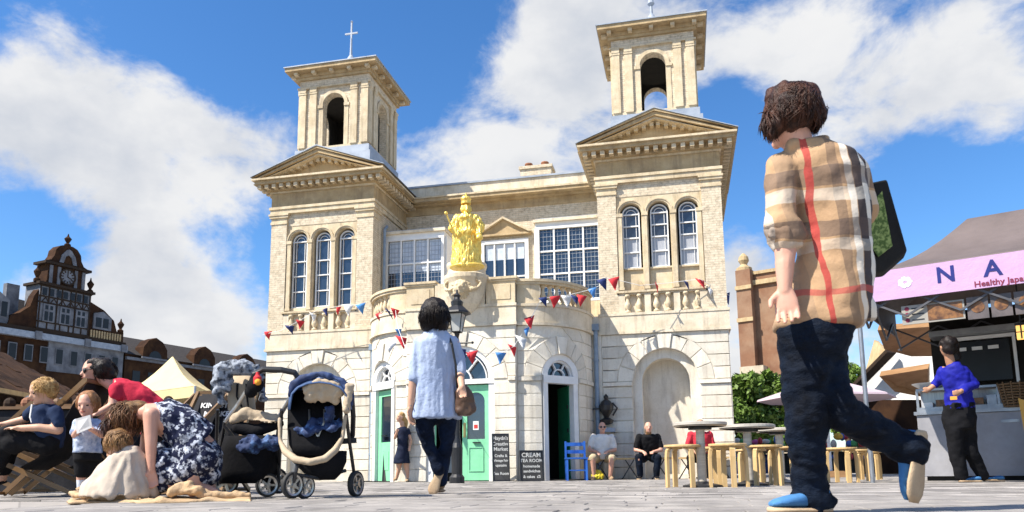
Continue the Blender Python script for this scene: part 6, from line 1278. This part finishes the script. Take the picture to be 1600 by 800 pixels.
b = B(); f.ball(b, (679, 487, .01), .118, .12, .125); f.ball(b, (679, 503, .0), .125, .11, .075); f.ball(b, (668, 508, -.01), .06, .09, .06); f.ball(b, (690, 508, -.01), .06, .09, .06); f.blob('hair', b, H_bk, .012, 2, disp=.01, dsc=18, dst=(2, 2, .5)); f.locks(w(679, 494, 0), (.116, .116, .118), 1400, .11, .003, H_bk, 8, 5, up0=-.3)
b = B(); f.ball(b, (682, 648, .02), .13, .11, .09); f.limb(b, [(664, 650, 0, .09), (664, 672, 0, .074), (669, 694, .02, .06), (678, 716, .01, .05), (686, 735, .0, .05)]); f.limb(b, [(699, 650, .04, .09), (698, 690, .05, .06), (692, 730, .06, .046), (690, 752, .06, .048)]); f.blob('jeans', b, jeans_mat('navy_denim', (.002, .004, .011), (.005, .011, .03)), .011, 3, disp=.01, dsc=11)
tnso = cloth('tan_shoe', (.42, .3, .18), (.3, .2, .12)); f.shoe(w(688, 734, .0), w(674, 772, -.02), f.y * .6 - f.z * .35 , tnso, so, .04, .04, .06); f.shoe(w(690, 768, .04), w(686, 769, .26), (0, 0, 1), tnso, so, .04, .04, .06)
B().tube([w(638, 632, -.06), w(645, 633, -.02), w(641, 634, -.1)], .006, 6).build('bracelet', M['silver'], f.root)
hb = thing('handbag', 'brown leather handbag hanging at the side of the woman in blue', 'bag', w(727, 628, -.05)); b = B(); b.loft([(w(x, y, -.06), f.x * a, f.y * .06) for x, y, a in ((722, 602, .035), (724, 612, .07), (727, 628, .088), (728, 643, .085), (726, 650, .05))], 16, .8); blob('pouch', b, mat('brown_leather', (.12, .07, .045), (.08, .045, .03), .4, 8, 5, .003, 40), hb, .01, 3, .01, 15)
B().tube([w(714, 606, -.08), w(712, 570, -.11), w(706, 538, -.1), w(700, 522, -.02), w(702, 530, .08)], .011, 6).build('strap', M['black'], hb)
# ---------------------------------------------------------------- blonde woman in navy dress
f = Fig('blonde woman in a short navy dress by the left green door', 628, 15.9); w = f.w; NV = cloth('navy_dress', (.012, .016, .035), (.02, .026, .05))
b = B(); f.head(b, 626, 652, 0, -f.x * .8 - f.y * .5, .21); f.limb(b, [(628, 660, 0, .05), (629, 668, 0, .05)]); f.rings(b, [(672, 622, 637, .08), (700, 622, 636, .09), (718, 620, 638, .1)])
f.limb(b, [(622, 673, 0, .04), (617, 684, -.1, .034), (620, 676, -.25, .025)]); f.limb(b, [(637, 673, 0, .04), (642, 688, -.02, .035), (640, 700, -.06, .025)]); f.limb(b, [(624, 715, 0, .075), (623, 733, 0, .048), (619, 749, .02, .032)]); f.limb(b, [(634, 715, 0, .075), (636, 733, 0, .048), (638, 749, 0, .032)])
f.hand(b, w(620, 676, -.25), w(622, 670, -.28), f.x, .8, .5); f.hand(b, w(640, 700, -.06), w(639, 706, -.1), f.x, .8, .5); f.blob('body', b, SK, .013, 3); f.face_bits()
b = B(); f.rings(b, [(724, 614, 641, .18), (712, 617, 639, .17), (698, 621, 637, .13), (685, 620, 638, .13), (672, 620, 638, .11), (667, 625, 634, .07)]); f.limb(b, [(622, 672, 0, .05), (620, 677, -.02, .05)]); f.limb(b, [(637, 672, 0, .05), (639, 677, 0, .05)]); f.blob('dress', b, NV, .016, 3, disp=.015, dsc=8)
b = B(); f.hcap(b, 1.0); f.ball(b, (632, 662, .05), .07, .06, .15); f.blob('hair', b, H_bl, .013, 2, disp=.01, dsc=18, dst=(2, 2, .5)); f.face = 0
for x0, y0 in ((619, 749), (638, 750)): f.shoe(w(x0, y0 + 1, .05), w(x0 - 3, y0 + 2, -.13), (0, 0, 1), tnso, so, .035, .03, .04)
# ---------------------------------------------------------------- seated people on the benches
def sitter(label, px, dep, hy_, top, bot, hair, sk, legs_bare=False, bald=False, glasses=False, lean=0, armout=0):
    f = Fig(label, px, dep, None); w = f.w; x = px; k = f.k; b = B(); m = lambda v: v / k
    hY = hy_; zs = hY + m(.2); zh = 715
    f.head(b, x, hY, -.05 - lean, -f.y + f.x * .15, .225); f.limb(b, [(x, hY + m(.1), -.03 - lean, .055), (x, hY + m(.16), -lean, .06)])
    f.rings(b, [(zs, x - m(.19), x + m(.19), .1, -lean), ((zs + zh) / 2, x - m(.16), x + m(.16), .13, -lean * .5), (zh, x - m(.17), x + m(.17), .14, 0)])
    for s_ in (-1, 1):
        f.limb(b, [(x + s_ * m(.2), zs, -lean, .052), (x + s_ * m(.27), zs + m(.27), -.08 - lean, .042), (x + s_ * m(.1 + armout), 706, -.32, .03)]); f.hand(b, w(x + s_ * m(.1 + armout), 706, -.32), w(x + s_ * m(.04 + armout), 711, -.42), f.x, 1, .6 * s_, s_)
        f.limb(b, [(x + s_ * m(.1), 717, 0, .08), (x + s_ * m(.2), 716, -.4, .06), (x + s_ * m(.17), 745, -.38, .04)])
    f.blob('body', b, sk, .014, 3); f.face_bits(glasses)
    b = B(); f.rings(b, [(718, x - m(.19), x + m(.19), .17), ((zs + 718) / 2, x - m(.19), x + m(.19), .165, -lean * .5), (zs, x - m(.21), x + m(.21), .13, -lean), (zs - m(.06), x - m(.1), x + m(.1), .09, -lean)])
    for s_ in (-1, 1): f.limb(b, [(x + s_ * m(.19), zs, -lean, .072), (x + s_ * m(.25), zs + m(.2), -.05 - lean, .066)])
    f.blob('shirt', b, top, .016, 3, disp=.014, dsc=9)
    b = B()
    for s_ in (-1, 1): f.limb(b, [(x + s_ * m(.1), 716, .02, .1), (x + s_ * m(.2), 715.5, -.38, .085)] + ([] if legs_bare else [(x + s_ * m(.17), 742, -.38, .065)]))
    f.blob('shorts' if legs_bare else 'trousers', b, bot, .016, 3, disp=.01, dsc=9)
    if not bald: b = B(); f.ball(b, (x, hY - m(.035), -.01 - lean), .088, .095, .085); f.blob('hair', b, hair, .013, 2, disp=.008, dsc=20)
    for s_ in (-1, 1): f.shoe(w(x + s_ * m(.17), 748, -.32), w(x + s_ * m(.2), 749.5, -.56), (0, 0, 1), tnso if legs_bare else BLK, so, .045, .04, .06)
    return f
sitter('seated man with white T-shirt, tan shorts and sunglasses beside the drainpipe', 941, 16.1, 668, cloth('white_tshirt', (.75, .73, .7)), cloth('tan_shorts', (.5, .4, .26)), H_gr, SK2, True, True, True)
sitter('seated bald man with beard in a black T-shirt and dark jeans', 1013, 16.0, 668, BLK, JN, H_gr, SK2, False, True, False, .12)
f = sitter('seated person in a red T-shirt behind the nearest bar table', 1094, 15.9, 664, cloth('red_tshirt', (.55, .04, .06)), BLK, H_bk, SKT, False, False)
# beard
for o in [o for o in bpy.data.objects if o.get('label', '').startswith('seated bald')]:
    c = W(1013, 675, 15.82); q = B(); q.ball(c, (.065, .05, .07)); blob('beard', q, H_lb, o, .012, 2, .012, 20)
# ---------------------------------------------------------------- customer in blue at the stall
f = Fig('person in a bright blue top and black trousers at the stall counter', 1515, 8.9); w = f.w; b = B()
f.head(b, 1480, 542, 0, -f.x * .5 + f.y * .85, .22); f.limb(b, [(1483, 558, 0, .052), (1487, 572, 0, .055)]); f.rings(b, [(580, 1477, 1507, .08), (620, 1482, 1510, .08), (650, 1484, 1514, .08)])
f.limb(b, [(1505, 578, 0, .045), (1524, 600, -.05, .038), (1500, 612, -.2, .028)]); f.limb(b, [(1474, 578, .1, .045), (1462, 600, .15, .038), (1452, 608, .15, .028)]); f.hand(b, w(1500, 612, -.2), w(1488, 615, -.22), f.z, .9, .5); f.hand(b, w(1452, 608, .15), w(1440, 610, .15), f.z, .9, .5)
f.limb(b, [(1492, 650, 0, .06), (1495, 700, 0, .045), (1505, 748, 0, .034)]); f.limb(b, [(1510, 650, 0, .06), (1516, 700, .02, .045), (1538, 748, .04, .034)]); f.blob('body', b, SKT, .012, 3); f.face_bits()
b = B(); f.rings(b, [(640, 1477, 1520, .13), (628, 1478, 1519, .125), (605, 1476, 1514, .12), (585, 1472, 1512, .115), (574, 1476, 1504, .1), (566, 1482, 1497, .06)]); f.limb(b, [(1504, 578, -.02, .062), (1523, 600, -.07, .052), (1505, 610, -.17, .045)]); f.limb(b, [(1474, 580, .1, .06), (1462, 600, .15, .05)])
f.blob('blue_top', b, cloth('bright_blue_jersey', (.015, .018, .3), (.01, .012, .18), rough=.6), .013, 3, disp=.016, dsc=10)
b = B(); f.rings(b, [(630, 1476, 1520, .125), (655, 1474, 1523, .13), (670, 1478, 1522, .12)]); f.limb(b, [(1490, 660, 0, .1), (1494, 705, 0, .085), (1503, 744, 0, .075)]); f.limb(b, [(1510, 660, .02, .1), (1516, 705, .02, .085), (1535, 742, .04, .07)]); f.blob('trousers', b, BLK, .014, 3, disp=.01, dsc=9)
b = B(); f.hcap(b, 1.05); f.ball(b, (1486, 540, .02), .09, .1, .11); f.ball(b, (1490, 556, .04), .075, .08, .12); f.blob('hair', b, H_bk, .012, 2, disp=.012, dsc=16); B().obox(w(1490, 622, -.13), f.x * .035, f.y * .01, (0, 0, .02)).build('belt_buckle', mat('amber_plastic', (.7, .35, .05)), f.root)
for (a, c_) in ((w(1532, 753, .0), w(1500, 753, -.03)), (w(1568, 752, .05), w(1538, 751, .03))): f.shoe(a, c_, (0, 0, 1), bl_, so, .042, .03, .045)
# ---------------------------------------------------------------- boy in the deckchair
f = Fig('fair-haired boy in a navy polo shirt reclining in the leftmost deckchair', 62, 6.6); w = f.w; b = B(); fl_ = -f.x * .9 - f.z * .35 - f.y * .3
f.head(b, 66, 612, 0, fl_, .22); f.limb(b, [(72, 622, 0, .045), (76, 634, .02, .05)]); f.rings(b, [(640, 54, 94, .08), (670, 56, 96, .09), (695, 58, 92, .1)])
f.limb(b, [(86, 644, -.08, .042), (91, 672, -.1, .04), (60, 668, -.14, .034), (28, 669, -.16, .026)]); f.limb(b, [(52, 642, .1, .04), (40, 655, .15, .036), (6, 663, .12, .026)]); f.hand(b, w(30, 669, -.16), w(6, 668, -.18), f.y, .85, .4, 1); f.hand(b, w(8, 662, .12), w(-12, 662, .12), f.y, .85, .4)
f.limb(b, [(74, 692, -.06, .08), (14, 676, -.1, .055), (-10, 745, -.1, .036)]); f.limb(b, [(74, 692, .08, .08), (20, 680, .1, .055), (4, 748, .1, .036)]); f.blob('body', b, SK, .01, 3); f.face_bits()
b = B(); f.rings(b, [(700, 56, 96, .13), (680, 55, 99, .13), (655, 52, 97, .125), (640, 52, 93, .11), (632, 62, 86, .07)]); f.limb(b, [(86, 644, -.08, .058), (91, 660, -.1, .054)]); f.limb(b, [(52, 642, .1, .056), (44, 650, .13, .05)]); f.blob('polo_shirt', b, cloth('navy_polo', (.012, .022, .055), (.02, .035, .08)), .012, 3, disp=.012, dsc=10)
b = B(); f.limb(b, [(74, 694, -.06, .1), (14, 678, -.1, .08), (-8, 730, -.1, .06)]); f.limb(b, [(74, 694, .08, .1), (20, 682, .1, .08), (6, 735, .1, .06)]); f.ball(b, (20, 690, -.05), .12, .16, .1); f.blob('trousers', b, BLK, .014, 3, disp=.02, dsc=8)
b = B(); f.hcap(b, 1.03); f.ball(b, (72, 604, .0), .09, .095, .08); f.ball(b, (80, 612, .02), .06, .08, .06); f.blob('hair', b, H_bl, .011, 2, disp=.014, dsc=18); f.locks(w(71, 605, 0), (.096, .095, .085), 500, .07, .0035, H_bl, 11, .3)
f.shoe(w(-6, 752, -.1), w(-30, 760, -.12), (0, 0, 1), BLK, BLK); f.shoe(w(8, 754, .1), w(-14, 762, .1), (0, 0, 1), BLK, BLK)
B().tube([w(50, 632, -.04), w(47, 652, -.1), w(50, 660, -.11)], .007, 6).build('lanyard', FC['w'], f.root)
# ---------------------------------------------------------------- woman in red top
f = Fig('dark-haired woman in sunglasses and red top leaning over the toddler', 205, 7.0); w = f.w; b = B()
f.head(b, 148, 580, 0, -f.x * .96 - f.z * .12 - f.y * .2, .235); f.limb(b, [(160, 592, 0, .05), (178, 604, .0, .055)]); b.loft([(w(178, 606), f.z * .09, f.y * .16), (w(205, 622), f.z * .13 + f.x * .04, f.y * .16), (w(232, 645), f.z * .13 + f.x * .08, f.y * .15), (w(248, 675), f.z * .08 + f.x * .12, f.y * .15)], 20)
f.limb(b, [(180, 606, -.14, .046), (176, 634, -.2, .04), (152, 646, -.28, .027)]); f.limb(b, [(182, 606, .14, .046), (170, 640, .1, .038), (158, 656, -.02, .027)]); f.hand(b, w(152, 646, -.28), w(138, 652, -.32), f.y, .9, .6); f.hand(b, w(158, 656, -.02), w(146, 664, -.06), f.y, .9, .6)
f.limb(b, [(246, 680, -.08, .09), (212, 712, -.1, .06), (228, 760, .0, .04)]); f.limb(b, [(246, 680, .08, .09), (215, 715, .1, .06), (236, 760, .1, .04)]); f.blob('body', b, SK2, .01, 3); f.face_bits(True)
b = B(); b.loft([(w(176, 604), f.z * .08, f.y * .14), (w(190, 612), f.z * .12 + f.x * .03, f.y * .19), (w(212, 624), f.z * .145 + f.x * .05, f.y * .18), (w(236, 646), f.z * .14 + f.x * .09, f.y * .17), (w(250, 668), f.z * .1 + f.x * .13, f.y * .17)], 22); f.limb(b, [(183, 606, -.14, .062), (181, 618, -.17, .058)]); f.limb(b, [(183, 606, .14, .062), (180, 618, .14, .055)])
f.blob('red_top', b, cloth('red_cotton', (.5, .03, .06), (.4, .02, .045)), .012, 3, disp=.014, dsc=9)
b = B(); f.limb(b, [(248, 676, -.08, .11), (212, 710, -.1, .08), (228, 755, .0, .06)]); f.limb(b, [(248, 676, .08, .11), (215, 712, .1, .08), (236, 755, .1, .06)]); f.ball(b, (252, 678, 0), .13, .17, .12); f.blob('trousers', b, BLK, .014, 3)
b = B(); f.hcap(b, 1.03); f.ball(b, (162, 576, .0), .09, .1, .1); f.ball(b, (168, 584, .02), .08, .08, .09); f.blob('hair', b, H_bk, .011, 2, disp=.012, dsc=16); f.locks(w(163, 577, .02), (.09, .1, .1), 400, .1, .0035, H_bk, 13, .8)
for x0 in (228, 236): f.shoe(w(x0 + 4, 762, .02), w(x0 - 18, 763, .0), (0, 0, 1), BLK, BLK)
# ---------------------------------------------------------------- toddler
f = Fig('ginger-haired toddler in a pale checked top holding a white sheet', 136, 6.25); w = f.w; b = B(); f.head(b, 136, 632, 0, -f.x * .35 - f.y * .9 - f.z * .25, .2); f.limb(b, [(137, 645, 0, .035), (137, 655, 0, .04)]); f.rings(b, [(658, 121, 153, .07), (690, 120, 152, .085), (712, 121, 151, .08)])
f.limb(b, [(150, 662, 0, .032), (160, 680, -.06, .028), (145, 672, -.16, .02)]); f.limb(b, [(122, 662, 0, .032), (117, 680, -.06, .028), (122, 672, -.16, .02)]); f.hand(b, w(145, 672, -.16), w(137, 666, -.18), f.z, .55, .6); f.hand(b, w(122, 672, -.16), w(128, 666, -.18), f.z, .55, .6)
f.limb(b, [(129, 712, 0, .055), (127, 738, 0, .04), (127, 765, 0, .03)]); f.limb(b, [(144, 712, .04, .055), (146, 738, .06, .04), (146, 764, .06, .03)]); f.blob('body', b, SK2, .008, 3); f.face_bits()
ck2 = cloth('pale_checked_cotton', (.5, .55, .66), (.2, .26, .4), scale=26, stretch=(1, 1, 1)); b = B(); f.rings(b, [(708, 115, 157, .105), (690, 117, 155, .1), (668, 118, 154, .09), (658, 122, 151, .075), (653, 130, 144, .05)]); f.limb(b, [(150, 662, 0, .044), (158, 674, -.04, .042)]); f.limb(b, [(122, 662, 0, .044), (118, 674, -.04, .042)]); f.blob('smock', b, ck2, .009, 3, disp=.01, dsc=12)
b = B(); f.rings(b, [(704, 117, 156, .095), (720, 117, 157, .1)]); f.limb(b, [(129, 715, 0, .068), (128, 737, 0, .058)]); f.limb(b, [(145, 715, .04, .068), (146, 737, .05, .058)]); f.blob('shorts', b, BLK, .01, 3)
b = B(); f.limb(b, [(127, 740, 0, .037), (127, 763, 0, .034)]); f.limb(b, [(146, 740, .06, .037), (146, 762, .06, .034)]); f.blob('socks', b, cloth('pale_blue_socks', (.45, .52, .65), (.7, .72, .75), scale=30), .008, 2)
b = B(); f.hcap(b, 1.02); f.ball(b, (138, 624, .02), .08, .09, .075); f.ball(b, (140, 632, .05), .085, .06, .08); f.blob('hair', b, H_rd, .009, 2, disp=.008, dsc=22); f.locks(w(138, 627, .02), (.084, .086, .08), 400, .06, .003, H_rd, 17, 1)
for x0, dd in ((127, 0), (146, .06)): f.shoe(w(x0 + 1, 769, dd + .05), w(x0 - 4, 770, dd - .1), (0, 0, 1), tnso, so, .032, .03, .045)
p = [w(117, 655, -.18), w(141, 648, -.22), w(144, 668, -.2), w(120, 678, -.18)]; pp = thing('paper_sheet', 'white sheet held up by the toddler', 'paper', w(130, 663, -.2)); B().add(p + [q + f.y * .004 for q in p], [(0, 1, 2, 3), (7, 6, 5, 4), (0, 4, 5, 1), (1, 5, 6, 2), (2, 6, 7, 3), (3, 7, 4, 0)]).build('sheet', FC['w'], pp)
# ---------------------------------------------------------------- stooping woman in floral dress
f = Fig('stooping woman in a navy and white floral dress kneeling on the tan blanket', 285, 5.55); w = f.w; b = B()
f.head(b, 196, 655, -.02, -f.x * .55 - f.z * .75 - f.y * .1, .225); f.limb(b, [(208, 646, 0, .05), (228, 645, 0, .06)]); b.loft([(w(226, 648), f.z * .08, f.y * .15), (w(250, 655), f.z * .12, f.y * .15), (w(285, 672), f.z * .13, f.y * .14), (w(312, 705), f.z * .08 + f.x * .1, f.y * .15)], 20)
f.limb(b, [(236, 648, -.13, .056), (236, 690, -.17, .042), (236, 735, -.2, .028)]); f.limb(b, [(236, 648, .13, .056), (228, 692, .12, .042), (222, 730, .05, .028)]); f.hand(b, w(236, 733, -.2), w(240, 765, -.22), f.x, .95, .4); f.hand(b, w(222, 728, .05), w(214, 752, .02), f.x, .95, .4)
f.limb(b, [(315, 715, -.08, .1), (262, 752, -.1, .065), (322, 766, -.1, .045), (335, 768, -.1, .03)]); f.limb(b, [(315, 715, .1, .1), (268, 750, .1, .065), (328, 762, .1, .045)]); f.limb(b, [(300, 735, -.12, .07), (302, 766, -.14, .05)]); f.blob('body', b, SK2, .009, 3); f.face_bits()
FLR = mat('floral_print', (.01, .014, .04), (.5, .54, .62), .85, 24, 8, .006, 30, contrast=(.5, .57), c3=(.01, .012, .03), s3=13, a3=.85, spec=.15)
b = B(); b.loft([(w(243, 640), f.z * .05, f.y * .12), (w(258, 652), f.z * .13 + f.x * .02, f.y * .16), (w(285, 672), f.z * .165 + f.x * .05, f.y * .165), (w(306, 700), f.z * .16 + f.x * .12, f.y * .19)], 24); f.ball(b, (302, 708, 0), .17, .2, .16); f.ball(b, (285, 730, 0), .2, .2, .13); f.ball(b, (258, 738, -.02), .12, .18, .12); f.limb(b, [(262, 720, -.1, .1), (252, 758, -.12, .06)]); f.limb(b, [(248, 705, 0, .08), (240, 765, -.08, .05)])
f.limb(b, [(318, 715, 0, .13), (322, 738, -.02, .11)]); f.limb(b, [(315, 715, -.08, .13), (285, 738, -.1, .12)]); f.ball(b, (300, 738, -.1), .15, .08, .09); f.blob('floral_dress', b, FLR, .009, 2, disp=.018, dsc=11); B().tube([w(232, 634, .08), w(245, 630, 0), w(262, 638, -.1)], .008, 6).build('dress_strap', FC['b'], f.root)
b = B(); f.ball(b, (203, 644, .0), .1, .1, .085); f.ball(b, (188, 650, .05), .08, .09, .09); f.ball(b, (178, 668, -.04), .05, .07, .09); f.ball(b, (215, 638, .02), .08, .08, .06); f.blob('hair', b, H_lb, .01, 2, disp=.012, dsc=16, dst=(.6, .6, 2)); f.locks(w(198, 648, .0), (.1, .11, .09), 600, .14, .004, hairm('streaked_hair', (.2, .1, .045), (.05, .022, .012)), 19, 1.0); f.locks(w(180, 662, -.02), (.05, .09, .06), 160, .12, .004, H_br, 21, 2)
# ---------------------------------------------------------------- child under cream cloth
f = Fig('crouching child wrapped in a cream cloth at the feet of the stooping woman', 185, 5.35); w = f.w; b = B(); f.head(b, 184, 694, 0, -f.x * .5 + f.y * .2 - f.z * .45, .2); f.limb(b, [(188, 706, 0, .04), (194, 716, 0, .05)]); b.loft([(w(194, 714), f.x * .1, f.y * .08), (w(198, 740), f.x * .13, f.y * .11), (w(200, 768), f.x * .14, f.y * .12)], 16); f.limb(b, [(180, 722, -.08, .035), (160, 748, -.1, .03), (150, 765, -.1, .02)]); f.hand(b, w(152, 764, -.1), w(140, 769, -.1), f.y, .6, .3); f.hand(b, w(162, 764, .1), w(150, 769, .1), f.y, .6, .3)
f.limb(b, [(200, 760, -.05, .07), (165, 764, -.08, .05), (210, 770, -.08, .03)]); f.limb(b, [(200, 760, .08, .07), (165, 764, .1, .05), (210, 770, .1, .03)]); f.blob('body', b, SK, .009, 3); f.face_bits()
CRM = cloth('cream_cotton', (.5, .43, .36), (.42, .35, .28), bump=.004, bscale=25); b = B(); b.loft([(w(203, 698, .02), f.x * .05, f.y * .07), (w(200, 712, .02), f.x * .115, f.y * .12), (w(192, 735, 0), f.x * .18, f.y * .16), (w(186, 758, -.02), f.x * .225, f.y * .2), (w(185, 774, -.03), f.x * .24, f.y * .22)], 28)
for i in range(7): a = -.6 + i * .42; b.cap_(w(200, 708, .0) + f.x * math.sin(a) * .06 - f.y * math.cos(a) * .08, w(186, 772, 0) + f.x * math.sin(a) * .25 - f.y * math.cos(a) * .22, .02, .035)
f.blob('cream_wrap', b, CRM, .011, 2, disp=.02, dsc=7, dst=(1.5, 1.5, .5)); b = B(); f.ball(b, (184, 686, .02), .085, .09, .075); f.ball(b, (190, 694, .04), .075, .07, .07); f.blob('hair', b, H_lb, .009, 2, disp=.008, dsc=22); f.locks(w(185, 690, .01), (.085, .09, .08), 380, .07, .0035, hairm('streaked_blond_hair', (.34, .19, .08), (.12, .06, .025)), 23, 1)
# ---------------------------------------------------------------- blanket
bt = thing('blanket', 'crumpled tan blanket spread on the paving', 'blanket', G(250, 5.3)); b = B(); NX, NY = 70, 20; vs = []
for j in range(NY + 1):
    for i in range(NX + 1):
        u = i / NX; v = j / NY; c = G(106 + 286 * u, 5.05 + .75 * v + .12 * math.sin(u * 9)); h = .012 + .03 * max(0, noise.noise(Vector((u * 11, v * 4, 1)))) + .04 * max(0, noise.noise(Vector((u * 5, v * 2, 7))))
        if j in (0, NY) or i in (0, NX): h = .002
        c = c + Vector((.03 * noise.noise(Vector((u * 8, v * 8, 3))), .05 * noise.noise(Vector((u * 14, 0, 5))), h)); vs.append(c)
b.add(vs, [(j * (NX + 1) + i, j * (NX + 1) + i + 1, (j + 1) * (NX + 1) + i + 1, (j + 1) * (NX + 1) + i) for j in range(NY) for i in range(NX)]); tw = cloth('tan_towelling', (.5, .36, .22), (.42, .29, .17), bump=.006, bscale=70); o = b.build('cloth_sheet', tw, bt, smooth=True); o.modifiers.new('s', 'SOLIDIFY').thickness = .008
b = B()
for p, q, r in [((140, 776, -.35), (215, 777, -.4), .03), ((196, 770, -.3), (208, 757, -.28), .03), ((270, 768, -.3), (310, 766, -.3), .04), ((276, 760, -.28), (296, 758, -.28), .03), ((300, 772, -.3), (388, 774, -.2), .028), ((110, 772, -.2), (150, 774, -.3), .02)]: b.cap_(W(p[0], p[1], 5.6 + p[2]), W(q[0], q[1], 5.6 + q[2]), r, r * .8)
blob('blanket_fold', b, tw, bt, .01, 2, .02, 14)
